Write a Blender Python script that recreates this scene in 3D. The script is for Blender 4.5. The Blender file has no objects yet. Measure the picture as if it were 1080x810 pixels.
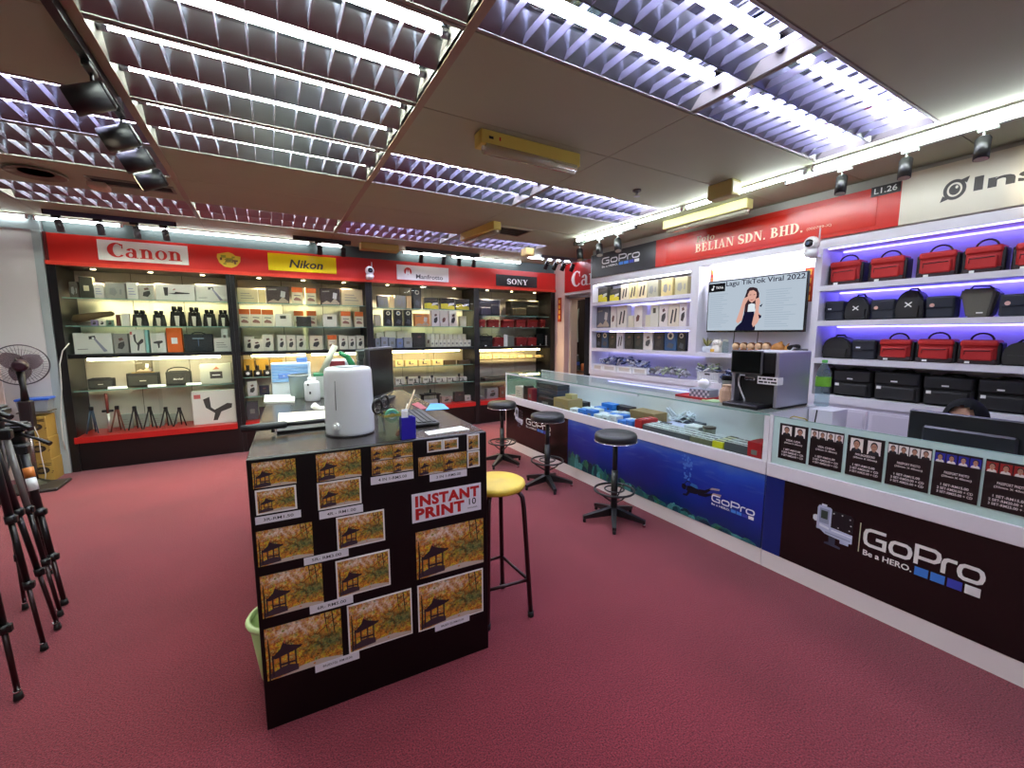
import bpy, bmesh, math, random
from mathutils import Vector, Matrix, Euler
random.seed(7)
SC = bpy.context.scene
COL = SC.collection
PI = math.pi
R = math.radians

CAB_S, SPOT_W, VIO, EXPO = 26.0, 55.0, 0.8, 1.02
# ---------------------------------------------------------------- camera numbers (fitted to the photograph, 1080x810)
FPX, PITCH, YAW, ROLL, CAMH = 445.94, 0.11935, 0.5200, -0.00292, 1.5
_cp, _sp, _cy, _sy = math.cos(PITCH), math.sin(PITCH), math.cos(YAW), math.sin(YAW)
_f = Vector((_sy*_cp, _cy*_cp, -_sp)); _r0 = Vector((_cy, -_sy, 0)); _u0 = _r0.cross(_f)
_r = math.cos(ROLL)*_r0 + math.sin(ROLL)*_u0
_u = -math.sin(ROLL)*_r0 + math.cos(ROLL)*_u0
CAM = Vector((0, 0, CAMH))
def ray(px, py): return _f + _r*((px-540)/FPX) - _u*((py-405)/FPX)
def atX(px, py, X0): d = ray(px, py); return CAM + d*(X0/d.x)
def atY(px, py, Y0): d = ray(px, py); return CAM + d*(Y0/d.y)
def atZ(px, py, Z0): d = ray(px, py); return CAM + d*((Z0-CAMH)/d.z)

# ---------------------------------------------------------------- materials
def lin(c):
    def f(v):
        v /= 255.0
        return v/12.92 if v <= 0.04045 else ((v+0.055)/1.055)**2.4
    if isinstance(c, str):
        c = c.lstrip('#'); c = tuple(int(c[i:i+2], 16) for i in (0, 2, 4))
    return (f(c[0]), f(c[1]), f(c[2]), 1)
_mats = {}
def M(col, rough=0.5, metal=0.0, emit=0.0, noise=0.0, nscale=30, spec=0.5, bump=0.0, coat=0.0):
    key = (col, rough, metal, emit, noise, nscale, spec, bump, coat)
    if key in _mats: return _mats[key]
    m = bpy.data.materials.new('mat_%s_%d' % (str(col).strip('#'), len(_mats))); m.use_nodes = True
    nt = m.node_tree; b = nt.nodes['Principled BSDF']
    c = lin(col)
    b.inputs['Base Color'].default_value = c
    b.inputs['Roughness'].default_value = rough
    b.inputs['Metallic'].default_value = metal
    b.inputs['Specular IOR Level'].default_value = spec
    b.inputs['Coat Weight'].default_value = coat
    if emit:
        b.inputs['Emission Color'].default_value = c
        b.inputs['Emission Strength'].default_value = emit
    if noise or bump:
        tc = nt.nodes.new('ShaderNodeTexCoord'); n = nt.nodes.new('ShaderNodeTexNoise')
        n.inputs['Scale'].default_value = nscale; n.inputs['Detail'].default_value = 4
        nt.links.new(tc.outputs['Object'], n.inputs['Vector'])
        if noise:
            mx = nt.nodes.new('ShaderNodeMix'); mx.data_type = 'RGBA'
            mx.inputs[6].default_value = tuple(v*(1-noise) for v in c[:3])+(1,)
            mx.inputs[7].default_value = tuple(min(1, v*(1+noise)) for v in c[:3])+(1,)
            nt.links.new(n.outputs['Fac'], mx.inputs[0]); nt.links.new(mx.outputs[2], b.inputs['Base Color'])
        if bump:
            bp = nt.nodes.new('ShaderNodeBump'); bp.inputs['Strength'].default_value = bump; bp.inputs['Distance'].default_value = 0.01
            nt.links.new(n.outputs['Fac'], bp.inputs['Height']); nt.links.new(bp.outputs['Normal'], b.inputs['Normal'])
    _mats[key] = m
    return m
def emis(col, s):
    key = ('E', col, s)
    if key in _mats: return _mats[key]
    m = bpy.data.materials.new('lamp_%d' % len(_mats)); m.use_nodes = True
    nt = m.node_tree; nt.nodes.clear()
    o = nt.nodes.new('ShaderNodeOutputMaterial'); e = nt.nodes.new('ShaderNodeEmission')
    e.inputs[0].default_value = lin(col); e.inputs[1].default_value = s
    nt.links.new(e.outputs[0], o.inputs[0]); _mats[key] = m
    return m
def glass(tint='#f4faf8', refl=1.0, rough=0.0, haze=0.0, hazecol='#bfe4da'):
    """thin clear pane: see-through with a Fresnel reflection (and a milky share for frosted / tinted film)"""
    key = ('G', tint, refl, rough, haze, hazecol)
    if key in _mats: return _mats[key]
    m = bpy.data.materials.new('glass_%d' % len(_mats)); m.use_nodes = True
    nt = m.node_tree; nt.nodes.clear(); N = nt.nodes.new; L = nt.links.new
    o = N('ShaderNodeOutputMaterial'); t = N('ShaderNodeBsdfTransparent'); g = N('ShaderNodeBsdfGlossy')
    t.inputs[0].default_value = lin(tint); g.inputs['Roughness'].default_value = rough
    fr = N('ShaderNodeFresnel'); fr.inputs[0].default_value = 1.45
    mu = N('ShaderNodeMath'); mu.operation = 'MULTIPLY'; mu.inputs[1].default_value = refl
    fr.inputs[0].default_value = 1.33
    ge = N('ShaderNodeNewGeometry'); fo = N('ShaderNodeMath'); fo.operation = 'SUBTRACT'; fo.inputs[0].default_value = 1; L(ge.outputs['Backfacing'], fo.inputs[1])
    m0 = N('ShaderNodeMath'); m0.operation = 'MULTIPLY'; L(fr.outputs[0], m0.inputs[0]); L(fo.outputs[0], m0.inputs[1])
    L(m0.outputs[0], mu.inputs[0]); mx = N('ShaderNodeMixShader'); L(mu.outputs[0], mx.inputs[0])
    if haze:
        d = N('ShaderNodeBsdfDiffuse'); d.inputs[0].default_value = lin(hazecol)
        tl = N('ShaderNodeBsdfTranslucent'); tl.inputs[0].default_value = lin(hazecol)
        m3 = N('ShaderNodeMixShader'); m3.inputs[0].default_value = 0.35; L(d.outputs[0], m3.inputs[1]); L(tl.outputs[0], m3.inputs[2])
        m2 = N('ShaderNodeMixShader'); m2.inputs[0].default_value = haze; L(t.outputs[0], m2.inputs[1]); L(m3.outputs[0], m2.inputs[2])
        L(m2.outputs[0], mx.inputs[1])
    else: L(t.outputs[0], mx.inputs[1])
    L(g.outputs[0], mx.inputs[2]); L(mx.outputs[0], o.inputs[0]); _mats[key] = m
    return m

# ---------------------------------------------------------------- mesh builder
class MB:
    def __init__(s): s.bm = bmesh.new(); s.mats = []
    def mi(s, m):
        if m not in s.mats: s.mats.append(m)
        return s.mats.index(m)
    def _fin(s, faces, m, smooth=False):
        i = s.mi(m)
        for f in faces: f.material_index = i; f.smooth = smooth
    def box(s, x0, x1, y0, y1, z0, z1, m, bev=0.0, seg=1, mtx=None):
        if x1 < x0: x0, x1 = x1, x0
        if y1 < y0: y0, y1 = y1, y0
        if z1 < z0: z0, z1 = z1, z0
        mt = Matrix.Translation(((x0+x1)/2, (y0+y1)/2, (z0+z1)/2)) @ Matrix.Diagonal((x1-x0, y1-y0, z1-z0, 1))
        if mtx: mt = mtx @ mt
        v = bmesh.ops.create_cube(s.bm, size=1, matrix=mt)['verts']
        fs = {f for a in v for f in a.link_faces}
        s._fin(fs, m)
        bev = min(bev, 0.45*min(x1-x0, y1-y0, z1-z0))
        if bev > 0:
            es = list({e for a in v for e in a.link_edges})
            r = bmesh.ops.bevel(s.bm, geom=es, offset=bev, segments=seg, affect='EDGES', profile=0.5)
            i = s.mi(m)
            for f in r['faces']: f.material_index = i; f.smooth = seg > 1
        return s
    def cyl(s, p0, p1, r0, m, r1=None, n=16, caps=True, smooth=True):
        p0, p1 = Vector(p0), Vector(p1); r1 = r0 if r1 is None else r1
        d = (p1-p0); a = d.normalized(); t = a.orthogonal().normalized(); b = a.cross(t)
        A = [s.bm.verts.new(p0+(t*math.cos(2*PI*k/n)+b*math.sin(2*PI*k/n))*r0) for k in range(n)]
        B = [s.bm.verts.new(p1+(t*math.cos(2*PI*k/n)+b*math.sin(2*PI*k/n))*r1) for k in range(n)]
        s._fin([s.bm.faces.new((A[k], A[(k+1) % n], B[(k+1) % n], B[k])) for k in range(n)], m, smooth)
        if caps: s._fin([s.bm.faces.new(A[::-1]), s.bm.faces.new(B)], m)
        return s
    def lathe(s, prof, m, c=(0, 0, 0), n=24, axis='z', caps=True, smooth=True):
        c = Vector(c); rings = []
        for r, z in prof:
            ring = []
            for k in range(n):
                a = 2*PI*k/n; p = Vector((r*math.cos(a), r*math.sin(a), z))
                if axis == 'y': p = Vector((p.x, -p.z, p.y))
                if axis == 'x': p = Vector((p.z, p.x, p.y))
                ring.append(s.bm.verts.new(c+p))
            rings.append(ring)
        fs = []
        for a, b in zip(rings, rings[1:]):
            for k in range(n): fs.append(s.bm.faces.new((a[k], a[(k+1) % n], b[(k+1) % n], b[k])))
        s._fin(fs, m, smooth)
        if caps: s._fin([s.bm.faces.new(rings[0][::-1]), s.bm.faces.new(rings[-1])], m)
        return s
    def tube(s, pts, r, m, n=8, closed=False, caps=True):
        pts = [Vector(p) for p in pts]; rs = r if isinstance(r, (list, tuple)) else [r]*len(pts); rings = []; N = len(pts); prev = None
        for i, p in enumerate(pts):
            if closed: d = pts[(i+1) % N]-pts[i-1]
            else: d = pts[min(i+1, N-1)]-pts[max(i-1, 0)]
            d.normalize()
            if prev is None: t = d.orthogonal().normalized()
            else:
                t = prev - d*prev.dot(d)
                t = t.normalized() if t.length > 1e-6 else d.orthogonal().normalized()
            prev = t; b = d.cross(t)
            rings.append([s.bm.verts.new(p+(t*math.cos(2*PI*k/n)+b*math.sin(2*PI*k/n))*rs[i]) for k in range(n)])
        fs = []; pr = list(zip(rings, rings[1:])) + ([(rings[-1], rings[0])] if closed else [])
        for a, b in pr:
            for k in range(n): fs.append(s.bm.faces.new((a[k], a[(k+1) % n], b[(k+1) % n], b[k])))
        s._fin(fs, m, True)
        if caps and not closed: s._fin([s.bm.faces.new(rings[0][::-1]), s.bm.faces.new(rings[-1])], m)
        return s
    def prism(s, pts, depth, m, mtx=None):
        """polygon in local x,z (y=0 is the back, -depth the front), extruded"""
        mtx = mtx or Matrix(); s.pk = (getattr(s, 'pk', -1)+1) % 7
        if depth < 0.004: depth += s.pk*1.5e-5      # overlapping pieces of a print never share a plane
        ar = sum(pts[i-1][0]*pts[i][1]-pts[i][0]*pts[i-1][1] for i in range(len(pts)))
        if ar < 0: pts = pts[::-1]
        F = [s.bm.verts.new(mtx @ Vector((x, -depth, z))) for x, z in pts]
        fs = [s.bm.faces.new(F)]
        if depth > 0.0008:
            B = [s.bm.verts.new(mtx @ Vector((x, 0, z))) for x, z in pts]
            fs.append(s.bm.faces.new(B[::-1])); n = len(pts)
            for k in range(n): fs.append(s.bm.faces.new((F[(k+1) % n], F[k], B[k], B[(k+1) % n])))
        s._fin(fs, m)
        return s
    def ball(s, c, r, m, n=12, mtx=None):
        r = r if isinstance(r, (list, tuple)) else (r, r, r)
        mt = Matrix.Translation(c) @ (mtx or Matrix()) @ Matrix.Diagonal((*r, 1))
        v = bmesh.ops.create_uvsphere(s.bm, u_segments=n, v_segments=max(6, n*2//3), radius=1, matrix=mt)['verts']
        s._fin({f for a in v for f in a.link_faces}, m, True)
        return s
    def quad(s, a, b, c, d, m):
        s._fin([s.bm.faces.new([s.bm.verts.new(Vector(p)) for p in (a, b, c, d)])], m); return s
    def stroke(s, pts, w, m, depth=0.001, mtx=None, closed=False):
        """band of width w along a polyline in x,z"""
        P = [Vector((p[0], p[1])) for p in pts]; n = len(P); Lp, Rp = [], []
        for i in range(n):
            a = P[i-1] if (i > 0 or closed) else None; b = P[(i+1) % n] if (i < n-1 or closed) else None
            d1 = (P[i]-a).normalized() if a is not None else None; d2 = (b-P[i]).normalized() if b is not None else None
            d1 = d1 or d2; d2 = d2 or d1
            n1 = Vector((-d1.y, d1.x)); n2 = Vector((-d2.y, d2.x)); mm = n1+n2
            if mm.length < 1e-5: mm = n1.copy()
            mm.normalize(); k = 1/max(0.4, mm.dot(n1)); ww = (w[i] if isinstance(w, (list, tuple)) else w)/2*k
            Lp.append(P[i]+mm*ww); Rp.append(P[i]-mm*ww)
        rng = range(n) if closed else range(n-1)
        for i in rng:
            j = (i+1) % n
            s.prism([tuple(Lp[i]), tuple(Lp[j]), tuple(Rp[j]), tuple(Rp[i])], depth, m, mtx)
        return s
    def add_mesh(s, me, mtx, m):
        n0 = len(s.bm.faces); v0 = len(s.bm.verts)
        s.bm.from_mesh(me); s.bm.verts.ensure_lookup_table(); s.bm.faces.ensure_lookup_table()
        for v in s.bm.verts[v0:]: v.co = mtx @ v.co
        s._fin(s.bm.faces[n0:], m)
        return s
    def text(s, txt, x0, x1, z0, z1, m, y=-0.001, bold=0.0, shear=0.0, align='fit', mtx=None, depth=0.0, spacing=1.0):
        """lettering on the local front plane, fitted into the rectangle x0..x1, z0..z1"""
        me, bb = text_mesh(txt, bold, shear, spacing)
        w, h = bb[1]-bb[0], bb[3]-bb[2]
        if w < 1e-6: return s
        sx = (x1-x0)/w; sz = (z1-z0)/h
        if align == 'left': sx = min(sx, sz); sz = sx
        mt = Matrix(((sx, 0, 0, x0-bb[0]*sx), (0, 0, 0, y), (0, sz, 0, z0-bb[2]*sz), (0, 0, 0, 1)))
        if mtx: mt = mtx @ mt
        return s.add_mesh(me, mt, m)
    def build(s, name, parent=None, loc=None, rot=None, smooth_all=False):
        me = bpy.data.meshes.new(name); s.bm.normal_update(); s.bm.to_mesh(me); s.bm.free()
        for m in s.mats: me.materials.append(m)
        if smooth_all:
            for p in me.polygons: p.use_smooth = True
        o = bpy.data.objects.new(name, me); COL.objects.link(o)
        if parent is not None: o.parent = parent
        if loc is not None: o.location = loc
        if rot is not None: o.rotation_euler = rot
        return o
_txt = {}
def text_mesh(txt, bold, shear, spacing=1.0):
    key = (txt, bold, shear, spacing)
    if key in _txt: return _txt[key]
    cu = bpy.data.curves.new('lettering', 'FONT'); cu.body = txt; cu.offset = bold; cu.shear = shear; cu.resolution_u = 3; cu.space_character = spacing
    ob = bpy.data.objects.new('lettering', cu); COL.objects.link(ob)
    dg = bpy.context.evaluated_depsgraph_get(); me = bpy.data.meshes.new_from_object(ob.evaluated_get(dg))
    bpy.data.objects.remove(ob); bpy.data.curves.remove(cu)
    xs = [v.co.x for v in me.vertices]; ys = [v.co.y for v in me.vertices]
    _txt[key] = (me, (min(xs), max(xs), min(ys), max(ys)))
    return _txt[key]

# ---------------------------------------------------------------- objects
def tag(o, label, cat, group=None, kind=None):
    o['label'] = label; o['category'] = cat
    if group: o['group'] = group
    if kind: o['kind'] = kind
    return o
def thing(name, label, cat, loc=(0, 0, 0), rz=0.0, group=None):
    o = bpy.data.objects.new(name, None); COL.objects.link(o); o.empty_display_size = 0.05
    o.location = loc; o.rotation_euler = (0, 0, rz)
    return tag(o, label, cat, group)
def structure(o, label=None):
    o['kind'] = 'structure'
    if label: o['label'] = label
    return o
KIDS = {}
def copy_tree(o, parent=None):
    c = o.copy(); COL.objects.link(c)
    if parent is not None: c.parent = parent
    for ch in o.children: copy_tree(ch, c)
    return c
def copy_thing(o, loc, rz=None, label=None, scale=None):
    c = copy_tree(o); c.location = loc
    if rz is not None: c.rotation_euler = (0, 0, rz)
    if label: c['label'] = label
    if scale: c.scale = scale
    return c
ORD = ['first', 'second', 'third', 'fourth', 'fifth', 'sixth', 'seventh', 'eighth', 'ninth', 'tenth', 'eleventh', 'twelfth', 'thirteenth', 'fourteenth', 'fifteenth', 'sixteenth']
FACE_R = R(-90)      # turns a thing built facing -Y so that it faces -X (right-hand wall)

# ---------------------------------------------------------------- common colours
BLACK = M('#0c0c0d', 0.45); BLACKG = M('#070708', 0.18); WHITE = M('#e9e9ec', 0.45); DARK = M('#1d1d20', 0.5)
RED = M('#c3221c', 0.35); CHROME = M('#d8d8dc', 0.12, 1.0); STEEL = M('#9a9aa2', 0.3, 1.0); SILVER = M('#a9a9b2', 0.35, 0.6)
CREAM = M('#e8dcb8', 0.6); PAPER = M('#f2f2ee', 0.7); ORANGE = M('#e8641c', 0.5); YELLOW = M('#e6c81c', 0.5); GREY = M('#8b8b90', 0.5)
RUBBER = M('#141415', 0.8); WHITEP = M('#eef0f2', 0.3)
GLASS = glass()
SHELFG = glass('#eef7f2', 1.0)
# ================================================================= SETTING
ZC = 2.70
XG = [-3.6, -1.89, -0.555, 0.77, 2.10, 3.435, 4.6]
YG = [-2.3, -1.6, -0.945, -0.29, 0.365, 1.02, 1.675, 2.33, 2.985, 3.64, 4.295, 4.95, 5.605, 6.26, 6.85]
LUM = {(1, 1), (3, 1), (1, 8), (1, 9), (1, 11), (2, 5), (2, 6), (2, 7), (2, 8), (2, 11), (3, 5), (3, 8), (3, 11), (4, 5), (4, 8), (4, 11)}

def carpet_mat():
    m = bpy.data.materials.new('red_carpet'); m.use_nodes = True; nt = m.node_tree; b = nt.nodes['Principled BSDF']; N = nt.nodes.new; L = nt.links.new
    tc = N('ShaderNodeTexCoord'); n1 = N('ShaderNodeTexNoise'); n1.inputs['Scale'].default_value = 170; n1.inputs['Detail'].default_value = 3
    n2 = N('ShaderNodeTexNoise'); n2.inputs['Scale'].default_value = 1.6; n2.inputs['Detail'].default_value = 5
    for n in (n1, n2): L(tc.outputs['Object'], n.inputs['Vector'])
    r = N('ShaderNodeValToRGB'); r.color_ramp.elements[0].position = 0.34; r.color_ramp.elements[0].color = lin('#541724')
    r.color_ramp.elements[1].position = 0.68; r.color_ramp.elements[1].color = lin('#9a3a48'); L(n1.outputs['Fac'], r.inputs[0])
    mx = N('ShaderNodeMix'); mx.data_type = 'RGBA'; mx.blend_type = 'MULTIPLY'; mx.inputs[0].default_value = 1
    r2 = N('ShaderNodeValToRGB'); r2.color_ramp.elements[0].position = 0.35; r2.color_ramp.elements[0].color = (0.82, 0.82, 0.82, 1)
    r2.color_ramp.elements[1].position = 0.65; L(n2.outputs['Fac'], r2.inputs[0])
    L(r.outputs[0], mx.inputs[6]); L(r2.outputs[0], mx.inputs[7]); L(mx.outputs[2], b.inputs['Base Color'])
    b.inputs['Roughness'].default_value = 0.95; b.inputs['Specular IOR Level'].default_value = 0.1; b.inputs['Sheen Weight'].default_value = 0.25
    bp = N('ShaderNodeBump'); bp.inputs['Strength'].default_value = 0.5; bp.inputs['Distance'].default_value = 0.01
    L(n1.outputs['Fac'], bp.inputs['Height']); L(bp.outputs['Normal'], b.inputs['Normal'])
    return m
mb = MB(); mb.box(-3.6, 4.6, -2.3, 6.85, -0.06, 0, carpet_mat()); structure(mb.build('floor'))

CEILM = M('#a3a78b', 0.75, noise=0.05, nscale=3)
mb = MB()
for i in range(len(XG)-1):
    for j in range(len(YG)-1):
        if (i, j) in LUM: continue
        g = 0.003
        mb.box(XG[i]+g, XG[i+1]-g, YG[j]+g, YG[j+1]-g, ZC, ZC+0.012, CEILM)
ce = structure(mb.build('ceiling'))
mb = MB(); TB = M('#7f786a', 0.6)
for x in XG[1:-1]: mb.box(x-0.012, x+0.012, -2.3, 6.85, ZC+0.002, ZC+0.03, TB)
for y in YG[1:-1]: mb.box(-3.6, 4.6, y-0.010, y+0.010, ZC+0.004, ZC+0.03, TB)
mb.build('ceiling_grid', ce)
mb = MB(); mb.box(-3.6, 4.6, -2.3, 6.85, ZC+0.16, ZC+0.2, M('#55504a', 0.9)); mb.build('ceiling_slab', ce)
mb = MB()      # thicker grid runners beside the bright central lights
for x in (XG[2], XG[3]): mb.box(x-0.02, x+0.02, -2.3, 5.0, ZC-0.006, ZC+0.02, M('#94806c', 0.5))
mb.build('ceiling_runner', ce)

WALLM = M('#d9d5d2', 0.6)
def wall(name, *bx, m=WALLM):
    w = MB()
    for b in bx: w.box(*b, m)
    return structure(w.build(name))
wall('wall_back', (-3.6, 4.7, 6.85, 6.95, 0, 2.9), m=M('#7d8a8a', 0.7))
wall('wall_left', (-3.7, -3.6, -2.3, 6.95, 0, 2.9))
wall('wall_rear', (-3.7, 4.7, -2.4, -2.3, 0, 2.9), m=M('#cfc8c4', 0.6))
DY0, DY1, DZ = 5.18, 5.98, 2.12
wall('wall_right', (4.6, 4.7, -2.3, DY0, 0, 2.9), (4.6, 4.7, DY1, 6.95, 0, 2.9), (4.6, 4.7, DY0, DY1, DZ, 2.9), m=M('#d6d3da', 0.6))
# white glossy partition beside the cabinets, with its seams and a slim grey return
mb = MB(); PW = M('#dcdad8', 0.22)
for a, b in ((-3.6, -2.72), (-2.71, -2.02)): mb.box(a, b, 6.28, 6.36, 0, 2.56, PW)
wp = structure(mb.build('wall_partition'))
mb = MB(); mb.box(-2.02, -1.955, 6.27, 6.36, 0, 2.56, M('#a9b4b4', 0.3)); mb.build('corner_strip', wp)
mb = MB(); mb.box(-3.6, -1.955, 6.27, 6.36, 2.56, 2.70, M('#8d9798', 0.5)); mb.build('header_strip', wp)
mb = MB(); mb.box(-2.42, -2.37, 6.262, 6.28, 0, 1.25, M('#e3cfc4', 0.4)); mb.build('door_jamb', wp)
mb = MB(); mb.box(-1.95, 4.50, 6.33, 6.40, 2.54, 2.70, M('#465453', 0.5)); structure(mb.build('trim_1'))
# pilaster between the cabinets and the doorway
mb = MB(); mb.box(4.50, 4.60, 6.02, 6.85, 0, 2.70, M('#d9bdb4', 0.5)); structure(mb.build('wall_pilaster'))
mb = MB(); mb.box(4.49, 4.5, 6.1, 6.2, 1.7, 2.12, M('#b53a1c', 0.5)); t = mb.build('hanging_paper_charm'); tag(t, 'narrow orange red paper charm on the pinkish pillar by the doorway', 'paper charm')
mb = MB()
for k in range(4): mb.box(4.488, 4.49, 6.125, 6.175, 1.75+k*0.09, 1.81+k*0.09, M('#e8a63a', 0.5))
mb.build('gold_characters', t)
# door frame + the small dim room behind it
mb = MB(); FR = M('#c9b9a6', 0.5)
mb.box(4.58, 4.72, DY1-0.05, DY1, 0, DZ, FR); mb.box(4.58, 4.72, DY0, DY0+0.05, 0, DZ, FR); mb.box(4.58, 4.72, DY0, DY1, DZ-0.05, DZ, FR)
structure(mb.build('door_1'))
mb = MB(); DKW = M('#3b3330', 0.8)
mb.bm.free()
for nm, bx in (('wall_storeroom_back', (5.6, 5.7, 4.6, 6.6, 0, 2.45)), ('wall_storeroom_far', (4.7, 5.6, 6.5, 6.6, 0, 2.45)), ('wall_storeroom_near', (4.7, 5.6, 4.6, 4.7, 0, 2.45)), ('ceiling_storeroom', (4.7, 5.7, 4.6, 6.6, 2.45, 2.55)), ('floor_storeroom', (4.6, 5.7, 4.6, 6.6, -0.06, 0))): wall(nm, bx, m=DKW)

# ---------------------------------------------------------------- louvre ceiling lights
LW, LD = 1.325, 0.645
MIRROR = M('#9fa3a6', 0.05, 1.0); SATIN = M('#8a8e90', 0.28, 1.0)
BLADE = M('#a2a2ba', 0.3, 0.7)
def luminaire(i, j, label, cool):
    cx, cy = (XG[i]+XG[i+1])/2, (YG[j]+YG[j+1])/2
    lw = XG[i+1]-XG[i]-0.012; ld = YG[j+1]-YG[j]-0.012
    t = thing('ceiling_light', label, 'ceiling light', (cx, cy, ZC), 0, 'mirrored louvre ceiling lights')
    f = MB(); fm = M('#8a8680', 0.5); a, b = lw/2, ld/2
    f.box(-a, a, -b, -b+0.014, 0, 0.004, fm); f.box(-a, a, b-0.014, b, 0, 0.004, fm)
    f.box(-a, -a+0.014, -b+0.014, b-0.014, 0, 0.12, fm); f.box(a-0.014, a, -b+0.014, b-0.014, 0, 0.12, fm)
    f.build('frame', t)
    r = MB(); h = ld/4-0.006
    for s in (-1, 1):
        c = s*(ld/4-0.003)
        pr = [(-h, 0.004), (-h+0.08, 0.085), (h-0.08, 0.085), (h, 0.004)]
        for (y0, z0), (y1, z1) in zip(pr, pr[1:]):
            r.quad((-a+0.014, c+y0, z0), (-a+0.014, c+y1, z1), (a-0.014, c+y1, z1), (a-0.014, c+y0, z0), MIRROR if z0 == z1 else SATIN)
    r.build('reflector', t)
    l = MB(); n = 12; p = (lw-0.03)/n
    for s in (-1, 1):
        c = s*(ld/4-0.003)
        for k in range(1, n):
            x = -lw/2+0.015+k*p; y0, y1 = c-h+0.001, c+h-0.001
            v = [(x-0.0015, y0, 0.003), (x+0.0015, y0, 0.003), (x+0.0035, y0+0.020, 0.036), (x-0.0035, y0+0.020, 0.036),
                 (x-0.0015, y1, 0.003), (x+0.0015, y1, 0.003), (x+0.0035, y1-0.020, 0.036), (x-0.0035, y1-0.020, 0.036)]
            V = [l.bm.verts.new(q) for q in v]
            l._fin([l.bm.faces.new([V[q] for q in f]) for f in ((0, 1, 2, 3), (5, 4, 7, 6), (1, 5, 6, 2), (4, 0, 3, 7), (0, 4, 5, 1), (3, 2, 6, 7))], BLADE)
    l.build('louvre', t)
    for s in (-1, 1):
        c = s*(ld/4-0.003); tb = MB()
        tb.cyl((-a+0.05, c, 0.070), (a-0.05, c, 0.070), 0.0115, emis('#dcdcff' if cool else '#f4fff4', LAMP_S), n=10)
        o = tb.build('lamp_tube', t)
        for q in (-1, 1): e = MB(); e.cyl((q*(a-0.05), c, 0.062), (q*(a-0.014), c, 0.062), 0.014, STEEL, n=10); e.build('lamp_cap', o)
    return t
LAMP_S = 52.0
LUML = {
 (1, 1): 'added unseen louvre ceiling light for bounce near the rear wall, fan side', (3, 1): 'added unseen louvre ceiling light for bounce near the rear wall, counter side',  # this rear pair is added out of view, for neutral bounce light
 (1, 8): 'bluish louvre ceiling light before the four black track spotlights',
 (1, 9): 'silver louvre ceiling light just before the round ceiling vent',
 (1, 11): 'silver louvre ceiling light in front of the sign with red letters',
 (2, 5): 'louvre ceiling light cut by the top of the photo over the print desk',
 (2, 6): 'nearest whole mirrored ceiling light with two bright tubes over the print desk',
 (2, 7): 'second whole mirrored ceiling light of the run over the print desk',
 (2, 8): 'last mirrored ceiling light of the run over the print desk',
 (2, 11): 'mirrored ceiling light in front of the yellow sign',
 (3, 5): 'large lavender ceiling light at the top edge beyond the print desk',
 (3, 8): 'lavender louvre ceiling light behind the yellowed emergency light',
 (3, 11): 'narrow looking louvre ceiling light in front of the red emblem sign',
 (4, 5): 'bright lavender ceiling light touching the tube light above the price cards',
 (4, 8): 'lavender louvre ceiling light ending at the tube light above the counter',
 (4, 11): 'narrow looking louvre ceiling light in front of the dark sign'}
for (i, j) in sorted(LUM): luminaire(i, j, LUML[(i, j)], i >= 3 or (i, j) == (1, 8))

# ---------------------------------------------------------------- bare tube lights along the ceiling edge
def batten(p0, p1, label, s, col='#f2fbff', z=2.682):
    p0, p1 = Vector((*p0, 0)), Vector((*p1, 0)); d = p1-p0; mid = (p0+p1)/2
    t = thing('ceiling_tube_light', label, 'tube light', (mid.x, mid.y, z), math.atan2(d.y, d.x), 'bare white tube lights round the ceiling'); L = d.length/2
    h = MB(); h.box(-L, L, -0.018, 0.018, 0.002, 0.018, WHITEP); h.build('housing', t)
    g = MB(); g.cyl((-L+0.02, 0, -0.012), (L-0.02, 0, -0.012), 0.014, emis(col, s), n=10); g.build('lamp_tube', t)
    for q in (-1, 1): c = MB(); c.cyl((q*(L-0.02), 0, -0.012), (q*L, 0, -0.012), 0.016, WHITEP, n=10); c.build('end_cap', t)
BAT_S = 30.0
batten((3.50, 4.44), (3.50, 2.84), 'white ceiling tube light over the far half of the glass counter', BAT_S)
batten((3.50, 2.80), (3.50, 1.76), 'white ceiling tube light in front of the red shop name sign', BAT_S)
batten((3.50, 1.72), (3.50, 0.35), 'white ceiling tube light above the passport price cards', BAT_S)
for k, (a, b) in enumerate(((-3.4, -2.02), (-1.98, -1.30), (-1.18, 0.55), (0.62, 0.95), (1.75, 2.42), (2.50, 3.75))):
    batten((a, 6.24), (b, 6.24), ['white ceiling tube light over the white wall panel', 'white ceiling tube light over the start of the sign with red letters', 'long white ceiling tube light between the red lettered and yellow signs',
        'short white ceiling tube light past the yellow sign', 'white ceiling tube light over the sign with a red emblem', 'white ceiling tube light over the dark sign with white letters'][k], BAT_S*0.35)
batten((3.55, 5.72), (4.45, 5.72), 'white ceiling tube light in the corner by the red corner board', BAT_S*0.7, '#e6ecff')

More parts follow.
